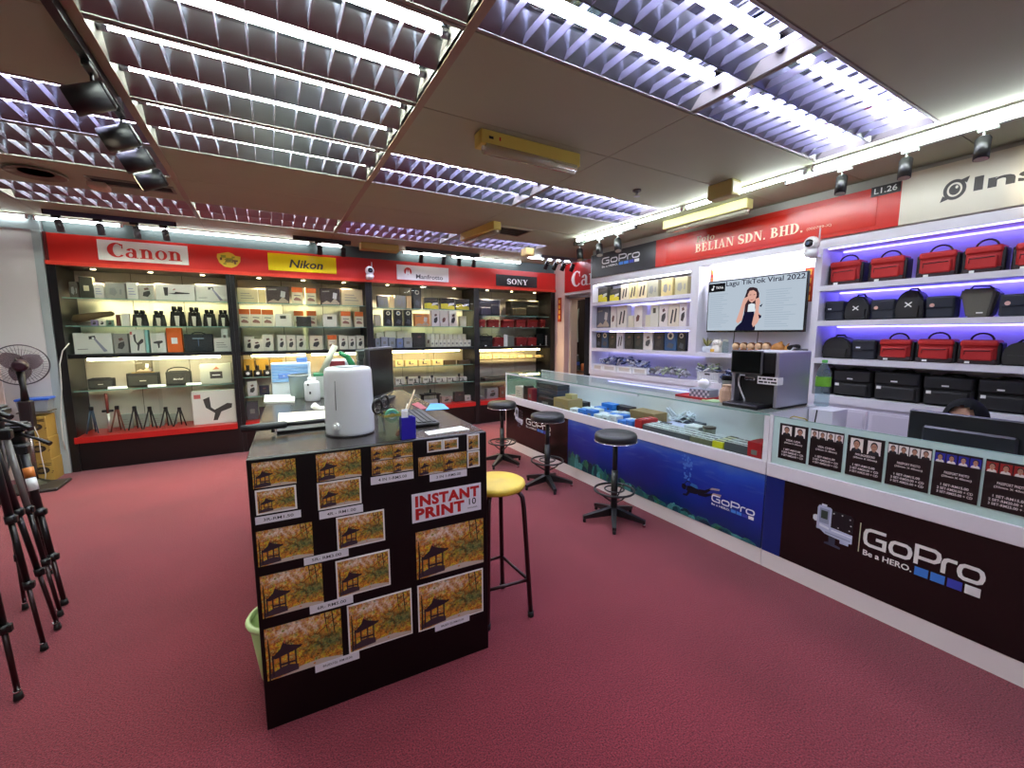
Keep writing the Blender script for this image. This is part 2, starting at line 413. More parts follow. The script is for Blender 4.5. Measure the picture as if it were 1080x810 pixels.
# ---------------------------------------------------------------- track spotlights
def track(p0, p1, label, col=BLACK, z=2.67):
    p0, p1 = Vector((*p0, z)), Vector((*p1, z)); d = (p1-p0); L = d.length/2; c = (p0+p1)/2
    t = thing('light_track', label, 'light track', c, math.atan2(d.y, d.x), 'spotlight tracks on the ceiling')
    m = MB(); m.box(-L, L, -0.017, 0.017, -0.015, 0.030, col); m.build('rail', t)
    for q in (-1, 1): m = MB(); m.box(q*L, q*(L+0.012), -0.019, 0.019, -0.017, 0.030, DARK); m.build('end_cap', t)
def make_spot(yaw, tilt, can=BLACK, adapter=BLACK, lit=0.0, s=1.0, fat=1.0):
    t = thing('track_spotlight', 'x', 'spotlight', (0, 0, 0), 0, 'black track spotlights')
    m = MB(); m.box(-0.05*s, 0.05*s, -0.016, 0.016, -0.022, 0, adapter, 0.003); m.build('adapter', t)
    m = MB(); m.cyl((0.02*s, 0, -0.02), (0.02*s, 0, -0.075*s), 0.007*s, adapter, n=8)
    m.tube([(0.02*s, 0, -0.07*s), (0.02*s, -0.04*s, -0.085*s), (0.02*s, -0.05*s, -0.12*s)], 0.005*s, adapter, n=6); m.build('yoke', t)
    q = Matrix.Translation((0.02*s, 0, -0.12*s)) @ Matrix.Rotation(yaw, 4, 'Z') @ Matrix.Rotation(tilt, 4, 'X')
    def P(z): return q @ Vector((0, 0, z))
    m = MB(); m.cyl(P(0.05*s), P(-0.09*s), 0.042*s*fat, can, n=18); m.cyl(P(0.062*s), P(0.05*s), 0.034*s*fat, can, 0.042*s*fat, n=18); m.build('lamp_can', t)
    m = MB(); m.cyl(P(-0.088*s), P(-0.0915*s), 0.036*s*fat, emis('#ffe9b8', lit) if lit else M('#b9b4a0', 0.2), n=18); m.build('lens', t)
    return t
def place_spots(pts, yaw, tilt, labels, lit=None, rz=0, z=2.655, s=1.0, can=BLACK, adapter=BLACK, fat=1.0):
    for k, p in enumerate(pts):
        o = make_spot(yaw, tilt, can, adapter, (lit or [0]*9)[k], s, fat)
        o.location = (p[0], p[1], z); o.rotation_euler = (0, 0, rz); o['label'] = labels[k]
track((-0.60, 1.2), (-0.60, 3.05), 'black spotlight track along the ceiling above the print desk')
place_spots([(-0.60, atX(p_[0], p_[1], -0.72).y) for p_ in ((46, 4), (86, 54), (110, 86), (130, 117))], R(0), R(66),
    ['black track spotlight cut by the top edge of the photo', 'second black track spotlight of the four over the print desk', 'third black track spotlight of the four over the print desk', 'black track spotlight with a lit warm lens, farthest of the four over the print desk'],
    [0, 0, 0, 4.0], rz=R(90), fat=1.35)
track((3.62, 4.62), (3.62, 3.55), 'grey spotlight track under the far tube light by the sign with blue squares', M('#6d746c', 0.5))
track((3.62, 1.95), (3.62, 0.45), 'pale spotlight track under the near tube light above the price cards', M('#b9c2b6', 0.5))
place_spots([(3.62, 4.50), (3.62, 4.12), (3.62, 3.80)], R(60), R(20), ['black spotlight at the very end of the track by the sign with blue squares', 'middle black spotlight on the track by the sign with blue squares', 'black spotlight on the track by the sign with blue squares, nearest the red sign'], rz=R(90), adapter=M('#9aa39a', 0.5))
place_spots([(3.62, atX(p_[0], p_[1], 3.62).y-.02) for p_ in ((887, 190), (954, 177), (1035, 157))], R(10), R(8), ['black spotlight hanging before the shop name sign', 'black spotlight hanging before the L1.26 plate', 'black spotlight hanging before the round eye logo'], rz=R(90), adapter=M('#b9c2b6', 0.5), s=.82)
track((-1.80, 5.92), (-0.80, 5.92), 'dark spotlight track in front of the sign with red letters', M('#3a3a52', 0.5))
place_spots([(-1.72, 5.92), (-1.42, 5.92), (-1.14, 5.92), (-0.90, 5.92)], 0, R(28), ['spotlight nearest the white wall panel on the sign with red letters track', 'second spotlight along the sign with red letters track', 'third spotlight along the sign with red letters track', 'spotlight nearest the yellow sign on the sign with red letters track'], can=M('#4a4a4e', 0.5), s=0.72)
track((0.35, 6.0), (1.00, 6.0), 'dark spotlight track past the yellow sign', DARK)
place_spots([(0.62, 6.0), (0.90, 6.0)], 0, R(20), ['spotlight over the yellow sign', 'spotlight just past the yellow sign'], s=.75)
track((1.75, 6.0), (2.85, 6.0), 'dark spotlight track in front of the sign with a red emblem', DARK)
place_spots([(1.94, 6.0), (2.28, 6.0), (2.52, 6.0), (2.76, 6.0)], 0, R(20), ['spotlight nearest the yellow sign on the track by the red emblem sign', 'second spotlight along the track by the red emblem sign', 'third spotlight along the track by the red emblem sign', 'spotlight nearest the dark sign with white letters on the track by the red emblem sign'], s=.75)
track((3.75, 5.6), (4.45, 5.6), 'short spotlight track in the corner beside the red corner board', M('#8d93a0', 0.4))
place_spots([(3.82, 5.6), (3.98, 5.6), (4.14, 5.6), (4.32, 5.6)], R(25), R(25), ['corner spotlight farthest from the red corner board', 'second corner spotlight counted towards the red corner board', 'third corner spotlight counted towards the red corner board', 'corner spotlight touching the edge of the red corner board'], s=0.8, can=DARK, adapter=M('#c9cfda', 0.4))

# ---------------------------------------------------------------- emergency lights, vents, sprinkler, alarm
def emergency(loc, rz, label, L=0.37, body=M('#cdb552', 0.4)):
    t = thing('ceiling_emergency_light', label, 'emergency light', loc, rz, 'yellowed emergency lights')
    m = MB(); m.box(-L, L, -0.05, 0.05, -0.085, 0, body, 0.006); m.build('housing', t)
    m = MB(); m.tube([(-L+0.03, -0.02, -0.095), (L-0.03, -0.02, -0.095)], 0.036, glass('#e6e6dc', 1.0, haze=0.35, hazecol='#c9c2b0'), n=12); m.build('diffuser', t)
    m = MB(); m.cyl((-L+0.02, -0.02, -0.095), (L-0.02, -0.02, -0.095), 0.012, M('#d8d8d0', 0.3), n=10); m.build('lamp_tube', t)
    m = MB(); m.box(-L+0.05, -L+0.08, -0.052, -0.05, -0.05, -0.035, BLACK); m.box(-L+0.12, -L+0.13, -0.052, -0.05, -0.05, -0.03, RED); m.build('test_button', t)
emergency((1.53, 2.43, ZC), 0, 'yellowed emergency light on the ceiling beyond the print desk lights')
emergency((2.18, 4.55, ZC), R(96), 'yellowed emergency light on the ceiling beside the square black vent')
emergency((3.84, 2.85, ZC), R(90), 'yellow emergency light partly behind the tube light over the shop name sign', L=0.47, body=M('#c9c27c', 0.4))
m = MB(); m.box(-0.06, 0.06, -0.11, 0.11, -0.12, 0, M('#b8ad6a', 0.5), 0.008); t = m.build('ceiling_battery_box'); t.location = (3.28, 2.26, ZC)
tag(t, 'squat yellowed box on the ceiling touching the tube light', 'ceiling box')
m = MB(); m.box(-0.052, 0.052, -0.112, -0.11, -0.1, -0.02, M('#d8d4ba', 0.4)); m.build('end_plate', t)
m = MB(); m.box(-0.07, 0.07, -0.07, 0.07, -0.10, 0, M('#c9b36a', 0.5), 0.006); t = m.build('ceiling_battery_box'); t.location = (3.30, 5.30, ZC); tag(t, 'small yellowed box on the far ceiling near the dark sign with white letters', 'ceiling box')
m = MB(); m.box(-0.25, 0.25, -0.07, 0.07, -0.09, 0, M('#b39a4e', 0.5), 0.006); t = m.build('ceiling_battery_box'); t.location = (1.38, 6.02, ZC); tag(t, 'brownish long box on the far ceiling between the yellow and red emblem signs', 'ceiling box')
t = thing('ceiling_vent', 'square black open vent in the ceiling near the far counter end', 'ceiling vent', (2.48, 4.50, ZC))
m = MB(); m.box(-0.27, 0.27, -0.16, 0.16, -0.004, 0.0, M('#15100d', 0.9)); m.build('opening', t)
m = MB()
for k in range(5): m.box(-0.25, 0.25, -0.13+k*0.065, -0.125+k*0.065, -0.012, -0.004, M('#4a3c2c', 0.7))
m.build('slat', t)
m = MB(); m.box(-0.285, -0.27, -0.175, 0.175, -0.014, 0, M('#9a8a70', 0.5)); m.box(0.27, 0.285, -0.175, 0.175, -0.014, 0, M('#9a8a70', 0.5)); m.box(-0.27, 0.27, -0.175, -0.16, -0.014, 0, M('#9a8a70', 0.5)); m.box(-0.27, 0.27, 0.16, 0.175, -0.014, 0, M('#9a8a70', 0.5)); m.build('frame', t)
t = thing('ceiling_vent', 'long black slot vent in the ceiling near the round vent', 'ceiling vent', (-0.86, 4.62, ZC))
m = MB(); m.box(-0.26, 0.24, -0.07, 0.07, -0.004, 0, M('#0d0b0a', 0.9)); m.build('opening', t)
m = MB(); m.box(-0.28, -0.26, -0.09, 0.09, -0.012, 0, TB); m.box(0.24, 0.26, -0.09, 0.09, -0.012, 0, TB); m.box(-0.26, 0.24, 0.07, 0.09, -0.012, 0, TB); m.box(-0.26, 0.24, -0.09, -0.07, -0.012, 0, TB); m.build('frame', t)
m = MB(); m.lathe([(0.0, -0.004), (0.10, -0.004), (0.16, -0.022), (0.17, -0.016), (0.13, 0.0)], M('#7a6a58', 0.6), caps=False); m.lathe([(0.001, -0.006), (0.095, -0.006)], M('#2a221c', 0.8), caps=True)
t = m.build('round_vent', None, (-1.42, 4.62, ZC)); tag(t, 'round brown vent in the ceiling above the fan side', 'ceiling vent')
m = MB(); m.cyl((0, 0, 0), (0, 0, -0.012), 0.035, M('#4a4038', 0.5)); m.cyl((0, 0, -0.012), (0, 0, -0.05), 0.012, STEEL); m.cyl((0, 0, -0.05), (0, 0, -0.054), 0.026, STEEL)
t = m.build('ceiling_sprinkler', None, (2.78, 2.72, ZC)); tag(t, 'small fire sprinkler on the ceiling before the red shop name sign', 'sprinkler')
m = MB(); m.box(-0.06, 0.06, -0.07, 0.07, -0.05, 0, M('#c7a88c', 0.6), 0.012); t = m.build('detector_box', None, (-1.10, 4.72, ZC)); tag(t, 'pale box on the ceiling beside the black slot vent', 'ceiling box')

batten((5.05, 4.9), (5.05, 6.1), 'added tube light brightening the storeroom behind the doorway', 22.0, '#fff0dc', z=2.43)  # storeroom lamp is added to brighten the cloth and goods in the doorway
# ================================================================= LETTERING SHAPES
def band(cx, cz, rx, rz, ix, iz, a0, a1, n=14, icx=None):
    icx = cx if icx is None else icx
    o = [(cx+rx*math.cos(R(a0+(a1-a0)*k/n)), cz+rz*math.sin(R(a0+(a1-a0)*k/n))) for k in range(n+1)]
    i = [(icx+ix*math.cos(R(a0+(a1-a0)*k/n)), cz+iz*math.sin(R(a0+(a1-a0)*k/n))) for k in range(n+1)]
    return [[o[k], o[k+1], i[k+1], i[k]] for k in range(n)]
def rc(x0, x1, z0, z1): return [(x0, z0), (x1, z0), (x1, z1), (x0, z1)]
GL = {
 'I': (.44, [rc(.11, .33, 0, 1), rc(0, .44, 0, .06), rc(0, .44, .94, 1)]),
 'L': (.72, [rc(.1, .31, 0, 1), rc(0, .42, .94, 1), rc(0, .6, 0, .07), [(.5, .07), (.6, 0), (.69, .33), (.64, .33)]]),
 'E': (.74, [rc(.1, .31, 0, 1), rc(0, .6, .93, 1), rc(0, .62, 0, .07), rc(.31, .5, .47, .54), rc(.47, .51, .36, .64), [(.62, 0), (.7, .3), (.65, .3), (.52, .07)], [(.6, 1), (.66, .72), (.61, .72), (.5, .93)]]),
 'F': (.68, [rc(.1, .31, 0, 1), rc(0, .6, .93, 1), rc(0, .44, 0, .06), rc(.31, .5, .47, .54), rc(.47, .51, .36, .64), [(.6, 1), (.66, .7), (.61, .7), (.5, .93)]]),
 'B': (.78, [rc(.1, .31, 0, 1), rc(0, .34, 0, .06), rc(0, .34, .94, 1)]+band(.31, .745, .34, .255, .15, .185, -90, 90)+band(.31, .265, .43, .265, .22, .2, -90, 90)),
 'D': (.86, [rc(.1, .31, 0, 1), rc(0, .34, 0, .06), rc(0, .34, .94, 1)]+band(.31, .5, .52, .5, .29, .435, -90, 90)),
 'H': (.9, [rc(.1, .31, 0, 1), rc(.59, .8, 0, 1), rc(.31, .59, .46, .53), rc(0, .41, 0, .06), rc(0, .41, .94, 1), rc(.49, .9, 0, .06), rc(.49, .9, .94, 1)]),
 'N': (.9, [rc(.11, .18, 0, 1), rc(.72, .79, 0, 1), [(.08, 1), (.32, 1), (.79, 0), (.66, 0)], rc(0, .3, 0, .05), rc(.6, .9, .95, 1), rc(0, .2, .95, 1)]),
 'A': (.86, [[(.10, 0), (.17, 0), (.45, 1), (.38, 1)], [(.36, 1), (.48, 1), (.8, 0), (.56, 0)], rc(.2, .6, .3, .36), rc(0, .3, 0, .05), rc(.46, .86, 0, .05)]),
 'Y': (.86, [[(.06, 1), (.3, 1), (.54, .45), (.36, .38)], [(.73, 1), (.8, 1), (.52, .45), (.46, .5)], rc(.34, .55, 0, .47), rc(0, .38, .94, 1), rc(.62, .86, .94, 1), rc(.24, .66, 0, .06)]),
 'O': (.86, band(.43, .5, .43, .51, .21, .44, 0, 360, 28)),
 'C': (.8, band(.45, .5, .45, .51, .22, .43, 45, 318, 22, .5)+[[(.7, .62), (.76, .62), (.76, .98), (.72, .9)]]),
 'o': (.62, band(.31, .34, .31, .35, .14, .29, 0, 360, 24)),
 't': (.42, [rc(.12, .3, .05, .92), rc(0, .4, .63, .69), [(.12, .69), (.3, .92), (.12, .8)]]+band(.27, .15, .15, .16, .0, .09, 180, 330, 8, .3)),
 'n': (.72, [rc(.09, .28, 0, .68), rc(0, .37, 0, .06), rc(0, .2, .62, .68), rc(.44, .63, 0, .45), rc(.37, .72, 0, .06)]+band(.36, .42, .27, .27, .08, .18, 0, 150, 10)),
 'a': (.64, [rc(.36, .55, .06, .46), rc(.44, .64, 0, .06)]+band(.26, .2, .26, .21, .1, .14, 0, 360, 20)+band(.3, .46, .25, .23, .06, .17, 0, 165, 10)),
 '.': (.26, [rc(.05, .22, 0, .17)]), ' ': (.34, []),
}
_s = []
for k in range(11): a = R(20+k*20.5); _s.append((.33+.25*math.cos(a), .745+.215*math.sin(a)))
for k in range(11): a = R(85-k*24); _s.append((.33+.26*math.cos(a), .255+.215*math.sin(a)))
def serif(mb, txt, x0, x1, z0, z1, m, y=-0.002, slant=0.0, depth=0.001, mtx=None):
    W = sum((GL[c][0] if c != 'S' else .68)+.07 for c in txt)-.07; sx = (x1-x0)/W; sz = z1-z0; x = 0
    mt = (mtx or Matrix()) @ Matrix.Translation((0, y+depth, 0))
    for c in txt:
        def T(p): return (x0+(x+p[0])*sx+slant*p[1]*sz, z0+p[1]*sz)
        if c == 'S':
            ws = [.09, .1, .12, .14, .15, .17, .19, .2, .21, .22, .22, .22, .22, .22, .21, .2, .18, .16, .13, .11, .1, .09]
            mb.stroke([T(p) for p in _s], [w*sz*.95 for w in ws], m, depth, mt)
            mb.prism([T(p) for p in ((.56, .68), (.61, .68), (.61, .98), (.57, .98))], depth, m, mt); mb.prism([T(p) for p in ((.04, .02), (.08, .02), (.1, .34), (.05, .34))], depth, m, mt); x += .75; continue
        for p in GL[c][1]: mb.prism([T(q) for q in p], depth, m, mt)
        x += GL[c][0]+.07
def rr(x0, x1, z0, z1, c):
    return [(x0+c, z0), (x1-c, z0), (x1-c*.3, z0+c*.3), (x1, z0+c), (x1, z1-c), (x1-c*.3, z1-c*.3), (x1-c, z1), (x0+c, z1), (x0+c*.3, z1-c*.3), (x0, z1-c), (x0, z0+c), (x0+c*.3, z0+c*.3)]
def gopro(mb, x0, x1, z0, z1, m, y=-0.002, mtx=None, sub=True, subm=None, sq=None, rows=0.52):
    """wide rounded five-letter wordmark with its small line and four squares; the word fills x0..x1, z0..z1"""
    W, w = 6.35, .17; sx = (x1-x0)/W; sz = z1-z0; mt = (mtx or Matrix()) @ Matrix.Translation((0, y+.001, 0))
    def S(off, pts, closed=False): mb.stroke([(x0+(off+a)*sx, z0+b*sz) for a, b in pts], w*sz*.95, m, .001, mt, closed)
    S(0, [(1.32, .915), (.4, .915), (.17, .84), (.085, .66), (.085, .34), (.17, .16), (.4, .085), (1.27, .085), (1.27, .5), (.75, .5)])
    S(1.55, rr(.085, 1.18, .085, .70, .24), True)
    S(2.98, [(.085, 0), (.085, .915), (1.0, .915), (1.2, .82), (1.25, .65), (1.2, .47), (1.0, .36), (.17, .36)])
    S(4.38, [(.085, 0), (.085, .5), (.16, .64), (.3, .70), (.72, .70)])
    S(5.15, rr(.085, 1.15, .085, .70, .24), True)
    if sub:
        h = (z1-z0)*.42; zb = z0-.14*sz-h
        mb.text('Be a HERO.', x0+.04*sx, x0+2.9*sx, zb+.08*h, zb+.8*h, subm or m, y, bold=0.02, mtx=mtx)
        cols = sq or [M('#3f7fd8', .4), M('#3f7fd8', .4), M('#3a45b0', .4), M('#e8e8e8', .4)]
        for k in range(4):
            a = x0+(3.05+k*.84)*sx; mb.box(a, a+.72*sx, y, y+.001, zb, zb+h, cols[k], mtx=mtx)

# ================================================================= BACK CABINETS
CB = [(-1.95, -0.36), (-0.36, 1.27), (1.27, 2.945), (2.945, 4.49)]
CSH = [([1.895, 1.595], 1.285, [0.885]), ([1.895, 1.595], 1.28, [0.95, 0.70]), ([1.875, 1.61], 1.29, [1.0, 0.72]), ([1.795, 1.60], 1.275, [0.69])]
CBL = ['black glass fronted display cabinet under the white sign with red letters', 'black glass fronted display cabinet under the yellow sign, behind the print desk',
       'black glass fronted display cabinet under the pale sign with a red emblem', 'black glass fronted display cabinet under the dark sign, holding small red bags']
CBK = M('#121213', 0.35); CBACK = M('#cfc8b8', 0.55)
YF, YB = 6.30, 6.78
def spot(loc, energy, col, size=R(100), blend=0.6, r=0.03, aim=None, name='downlight_beam', parent=None):
    l = bpy.data.lights.new(name, 'SPOT'); l.energy = energy; l.color = col; l.spot_size = size; l.spot_blend = blend; l.shadow_soft_size = r
    o = bpy.data.objects.new(name, l); COL.objects.link(o); o.location = loc
    if aim is not None:
        d = Vector(aim)-Vector(loc); o.rotation_euler = d.to_track_quat('-Z', 'Y').to_euler()
    if parent: o.parent = parent
    return o
for ci, (a, b) in enumerate(CB):
    L_ = a+(0.07 if ci == 0 else 0.045); R_ = b-(0.09 if ci == 3 else 0.045)
    t = thing('display_cabinet', CBL[ci], 'display cabinet', ((a+b)/2, YF, 0), 0, 'glass fronted cabinets along the far wall'); ox = (a+b)/2
    def B(mb, x0, x1, y0, y1, z0, z1, m, **k): mb.box(x0-ox, x1-ox, y0-YF, y1-YF, z0, z1, m, **k)
    m = MB(); B(m, a+.0005, L_, 6.285, YB, 0.0, 2.221, CBK); B(m, R_, b-.0005, 6.285, YB, 0.0, 2.221, CBK); B(m, L_, R_, 6.345, YB, 2.221, 2.26, CBK); B(m, L_, R_, YB-0.012, YB, 0.38, 2.225, CBK)
    m.build('carcass', t)
    m = MB(); w = (R_-L_)/3
    for k in range(3): B(m, L_+k*w+.003, L_+(k+1)*w-.003, YB-.02, YB-.012, 0.38, 2.222, CBACK)
    m.build('back_panel', t)
    m = MB(); B(m, L_, R_, 6.30, YB-.02, 0.0, 0.315, M('#0b0b0c', 0.3)); m.build('plinth', t)
    m = MB(); B(m, L_-(.0 if ci else .02), R_, 6.265, YB-.02, 0.315, 0.38, M('#b3201c', 0.3)); m.build('base_ledge', t)
    up, so, lo = CSH[ci]
    for z in up+lo:
        m = MB(); B(m, L_+.004, R_-.004, 6.34, YB-.022, z-.010, z, SHELFG); B(m, L_+.004, R_-.004, 6.338, 6.34, z-.010, z, M('#7fa79a', 0.2)); m.build('glass_shelf', t)
    m = MB(); B(m, L_, R_, 6.315, YB-.022, so-.045, so, CBK); m.build('shelf', t)
    m = MB(); nb = 1 if ci == 0 else 2
    xs = {0: [(-1.74, -.53)], 1: [(-.2, .42), (.5, 1.1)], 2: [(1.45, 2.05), (2.08, 2.66)], 3: [(3.03, 3.62), (3.65, 4.2)]}[ci]
    for x0, x1 in xs: B(m, x0, x1, 6.345, 6.365, so-.072, so-.047, emis('#ffe2a0' if ci else '#fff6c8', CAB_S))
    m.build('lamp_strip', t)
    for k in range(3):
        x = L_+(k+.5)*w; m = MB(); m.cyl((x-ox, 6.46-YF, 2.224), (x-ox, 6.46-YF, 2.215), 0.03, STEEL, n=14); m.cyl((x-ox, 6.46-YF, 2.2149), (x-ox, 6.46-YF, 2.213), 0.022, emis('#ffe0a8', 18), n=14); m.build('downlight', t)
        spot((x-ox, 6.46-YF, 2.205), SPOT_W*(0.45 if ci == 3 else 1), (1, .80, .50), R(125), .8, parent=t)
    half = (L_+R_)/2
    for x0, x1, y in ((L_, half+.02, 6.306), (half-.02, R_, 6.314)):
        m = MB(); B(m, x0, x1, y, y+.005, 0.385, 2.2195, glass('#fafcfb', 0.8)); m.build('glass_door', t)
    m = MB(); m.cyl((half-.06-ox, 6.302-YF, 1.1), (half-.06-ox, 6.298-YF, 1.1), .016, STEEL, n=12); m.build('lock', t)

# red header board above the cabinets with its signs
t = thing('header_board', 'long red header board with brand signs above the far cabinets', 'sign board', (0, 6.28, 0))
m = MB(); m.box(-1.915, 4.49, 0, .05, 2.262, 2.545, M('#c4241d', 0.28)); m.build('board', t)
m = MB(); m.box(-1.945, 4.49, -.02, .06, 2.222, 2.262, M('#d8402e', 0.3)); m.build('lower_lip', t)
m = MB(); m.box(-1.945, -1.915, 0, .06, 2.262, 2.55, M('#5a0f0f', 0.5)); m.build('end_strip', t)
m = MB(); m.box(-1.531, -.751, -.012, 0, 2.300, 2.515, M('#ece6dc', 0.25)); p = m.build('sign_panel', t); p['label'] = 'white sign panel with red lettering'
m = MB(); serif(m, 'Canon', -1.455, -.81, 2.338, 2.490, M('#cf2418', .4), -.0145); m.build('lettering', p)
m = MB(); m.box(.056, .857, -.012, 0, 2.303, 2.515, M('#f0d616', 0.25)); p = m.build('sign_panel', t); p['label'] = 'yellow sign panel with slanted dark lettering'
m = MB(); m.text('Nikon', .29, .69, 2.348, 2.452, M('#2b2716', .5), -.0135, bold=.022, shear=.22); m.build('lettering', p)
m = MB(); m.box(1.673, 2.469, -.012, 0, 2.285, 2.495, M('#e9e6e0', 0.25)); p = m.build('sign_panel', t); p['label'] = 'pale sign panel with a red round emblem'
m = MB(); m.text('Manfrotto', 1.955, 2.375, 2.310, 2.375, M('#4c4a48', .5), -.0135, bold=.015); m.build('lettering', p)
m = MB(); q = Matrix.Translation((1.835, -.012, 2.405))
m.prism([(.058*math.cos(R(-50+k*28)), .058*math.sin(R(-50+k*28))) for k in range(11)], .002, M('#c82a1e', .4), q)
m.prism([(-.045, -.06), (-.015, .03), (.0, -.02), (.015, .03), (.045, -.06), (.02, -.06), (0, -.035), (-.02, -.06)], .0035, M('#e9e6e0', .4), q); m.build('emblem', p)
m = MB(); m.box(3.298, 4.094, -.012, 0, 2.278, 2.462, M('#2d2b2a', 0.25)); p = m.build('sign_panel', t); p['label'] = 'dark grey sign panel with white lettering'
m = MB(); serif(m, 'SONY', 3.50, 3.90, 2.315, 2.40, M('#f2f2ee', .4), -.0145); m.build('lettering', p)
m = MB(); g = M('#d9b62c', .5); q = Matrix.Translation((-.355, -.001, 2.385))
m.prism([(-.115, .07), (-.06, .085), (0, .10), (.04, .085), (.07, .06), (.12, .055), (.115, -.005), (.075, -.06), (.02, -.085), (-.05, -.075), (-.1, -.03), (-.12, .03)], .008, g, q)
for a, b, c, d in ((-.08, .03, .05, .03), (-.03, -.02, .07, .05), (.03, .03, .03, .02), (-.06, -.05, .03, .02)): m.box(a-.355, a+c-.355, -.0105, -.009, 2.385+b, 2.385+b+d, M('#8e8a12', .5))
for a, b, c, d in ((.04, -.01, .05, .02), (.05, -.04, .02, .03), (-.09, 0, .02, .03)): m.box(a-.355, a+c-.355, -.0115, -.009, 2.385+b, 2.385+b+d, M('#5a3410', .5))
m.text('2012', -.40, -.31, 2.36, 2.40, M('#6c4a10', .5), -.0115, bold=.03)
p = m.build('gold_emblem', t); p['label'] = 'small gold crest on the red board'

# ================================================================= RIGHT-HAND WALL
XS = 4.20       # shelf fronts
SHW = M('#e4e2ec', 0.4); SHB = M('#d8d6e8', 0.5)
def unit(name, label, cat, y_far, y_near, group=None):
    """frame with local x running from the far end towards the viewer, facing the customers"""
    return thing(name, label, cat, (XS, y_far, 0), FACE_R, group), y_far-y_near
# tall product shelf beside the doorway
t, W = unit('product_shelf', 'white product shelf with three rows of small boxes by the doorway', 'shelf unit', 4.98, 3.14)
D = 0.36
m = MB(); m.box(0, .05, 0, D, .956, 2.29, SHW); m.box(W-.10, W, 0, D, 1.235, 2.29, SHW); m.box(.05, W-.10, 0, D, 2.20, 2.29, SHW); m.build('carcass', t)
m = MB(); m.box(.05, W-.10, D-.015, D, .956, 2.20, SHB); m.box(W-.10, W, D-.015, D, .956, 1.235, SHB); m.build('back_panel', t)
for z in (1.945, 1.575, 1.28): m = MB(); m.box(.05, W-.10, 0, D-.015, z-.045, z, SHW); m.build('shelf', t)
m = MB()
m.box(.08, W-.14, .02, .04, 2.186, 2.199, emis('#f2f4ff', 9)); m.build('lamp_strip', t)
for z in (1.945, 1.575, 1.28): m = MB(); m.box(.08, W-.14, D-.04, D-.02, z-.056, z-.046, emis('#b4b4ff', 5 if z > 1.3 else 3)); m.build('lamp_strip', t)
# television bay
t, W = unit('television_bay', 'white panelled wall bay with a narrow shelf behind the television', 'wall panel', 3.14, 1.98)
m = MB(); m.box(0, W, .20, .36, .956, 2.29, M('#dcdce8', .45)); m.build('back_panel', t)
m = MB(); m.box(0, W, 0, .20, 1.235, 1.28, SHW); m.build('shelf', t)
m = MB(); m.box(0, W, 0, .20, 2.23, 2.29, SHW); m.build('soffit', t)
m = MB(); m.cyl((.06, .16, 2.205), (W-.06, .16, 2.205), .016, emis('#eef2ff', 24), n=10); m.build('lamp_tube', t)
m = MB(); m.box(.04, W-.04, .142, .178, 2.218, 2.232, WHITEP); m.build('lamp_housing', t)
# bag shelf
t, W = unit('bag_shelf', 'white violet-lit shelf unit full of camera bags', 'shelf unit', 1.98, -0.35)
m = MB(); m.box(0, .055, 0, D, .956, 2.29, SHW); m.box(W-.05, W, 0, D, .956, 2.29, SHW); m.box(.055, W-.05, 0, D, 2.215, 2.29, SHW); m.build('carcass', t)
m = MB(); m.box(.055, W-.05, D-.015, D, .956, 2.215, SHB); m.build('back_panel', t)
for z in (1.90, 1.60, 1.275): m = MB(); m.box(.055, W-.05, 0, D-.015, z-.045, z, SHW); m.build('shelf', t)
for z, s, y in ((2.215, 7, .03), (1.855, 9, .03), (1.555, 9, .03)):
    if z > 2: m = MB(); m.box(.08, W-.08, y, y+.012, z-.009, z-.001, emis('#b8b4ff', 3)); m.build('lamp_strip', t)
    m = MB(); m.box(.08, W-.08, .30, .315, z-.011, z-.001, emis('#7468ff', s*VIO)); m.build('lamp_strip', t)
# low white cupboards under all of it
for k, (yf, yn) in enumerate(((4.98, 4.10), (4.10, 3.14), (3.14, 1.98), (1.98, 1.02), (1.02, -.35))):
    t, W = unit('base_cupboard', ['low white cupboard under the product shelf beside the doorway', 'low white cupboard under the product shelf next to the television bay', 'low white cupboard under the television', 'low white cupboard under the bags beside the coffee machine', 'low white cupboard behind the seated shop assistant'][k], 'cupboard', yf, yn, 'low white cupboards along the wall')
    m = MB(); m.box(0, W, .02, D, 0.0, .955, SHW); m.build('carcass', t)
    n = 2
    for q in range(n):
        w = (W-.06)/n; x0 = .02+q*(w+.02); m = MB(); m.box(x0, x0+w, .004, .02, .08, .86, M('#dad6e2', .4), .003); d = m.build('door', t)
        m = MB(); m.box(x0+.02, x0+w-.02, -.001, .004, .10, .84, M('#cfcbd8', .4)); m.build('door_panel', d)
    m = MB(); m.box(0, W, 0, .02, .89, .955, SHW); m.build('top_rail', t)

# sign boards over the shelves
t = thing('shop_sign', 'long sign board with the red shop name panel over the white shelves', 'sign board', (XS, 4.94, 0), FACE_R)
SY = 4.94
def sx(px, py, X0=XS-.02): return SY-atX(px, py, X0).y
W = 5.34
m = MB(); m.box(-.012, 0, -.02, .38, 2.29, 2.63, M('#dfe2ea', .3)); m.build('end_cap', t)
m = MB(); m.box(0, W, 0, .37, 2.62, 2.695, M('#a9aca4', .5)); m.build('top_board', t)
m = MB(); m.box(0, W, .0, .37, 2.295, 2.62, WHITE); m.build('box', t)
xg, xi = 1.19, 3.515
m = MB(); m.box(0, xg, -.018, 0, 2.30, 2.62, M('#2b2b30', .3)); p = m.build('sign_panel', t); p['label'] = 'black sign panel with wide white lettering and four squares'
m = MB(); gopro(m, .22, .93, 2.465, 2.555, M('#e9e9ee', .4), -.020); m.build('lettering', p)
m = MB(); m.box(xg, xi, -.018, 0, 2.30, 2.62, M('#c4271c', .3)); p = m.build('sign_panel', t); p['label'] = 'red sign panel with cream serif shop name'
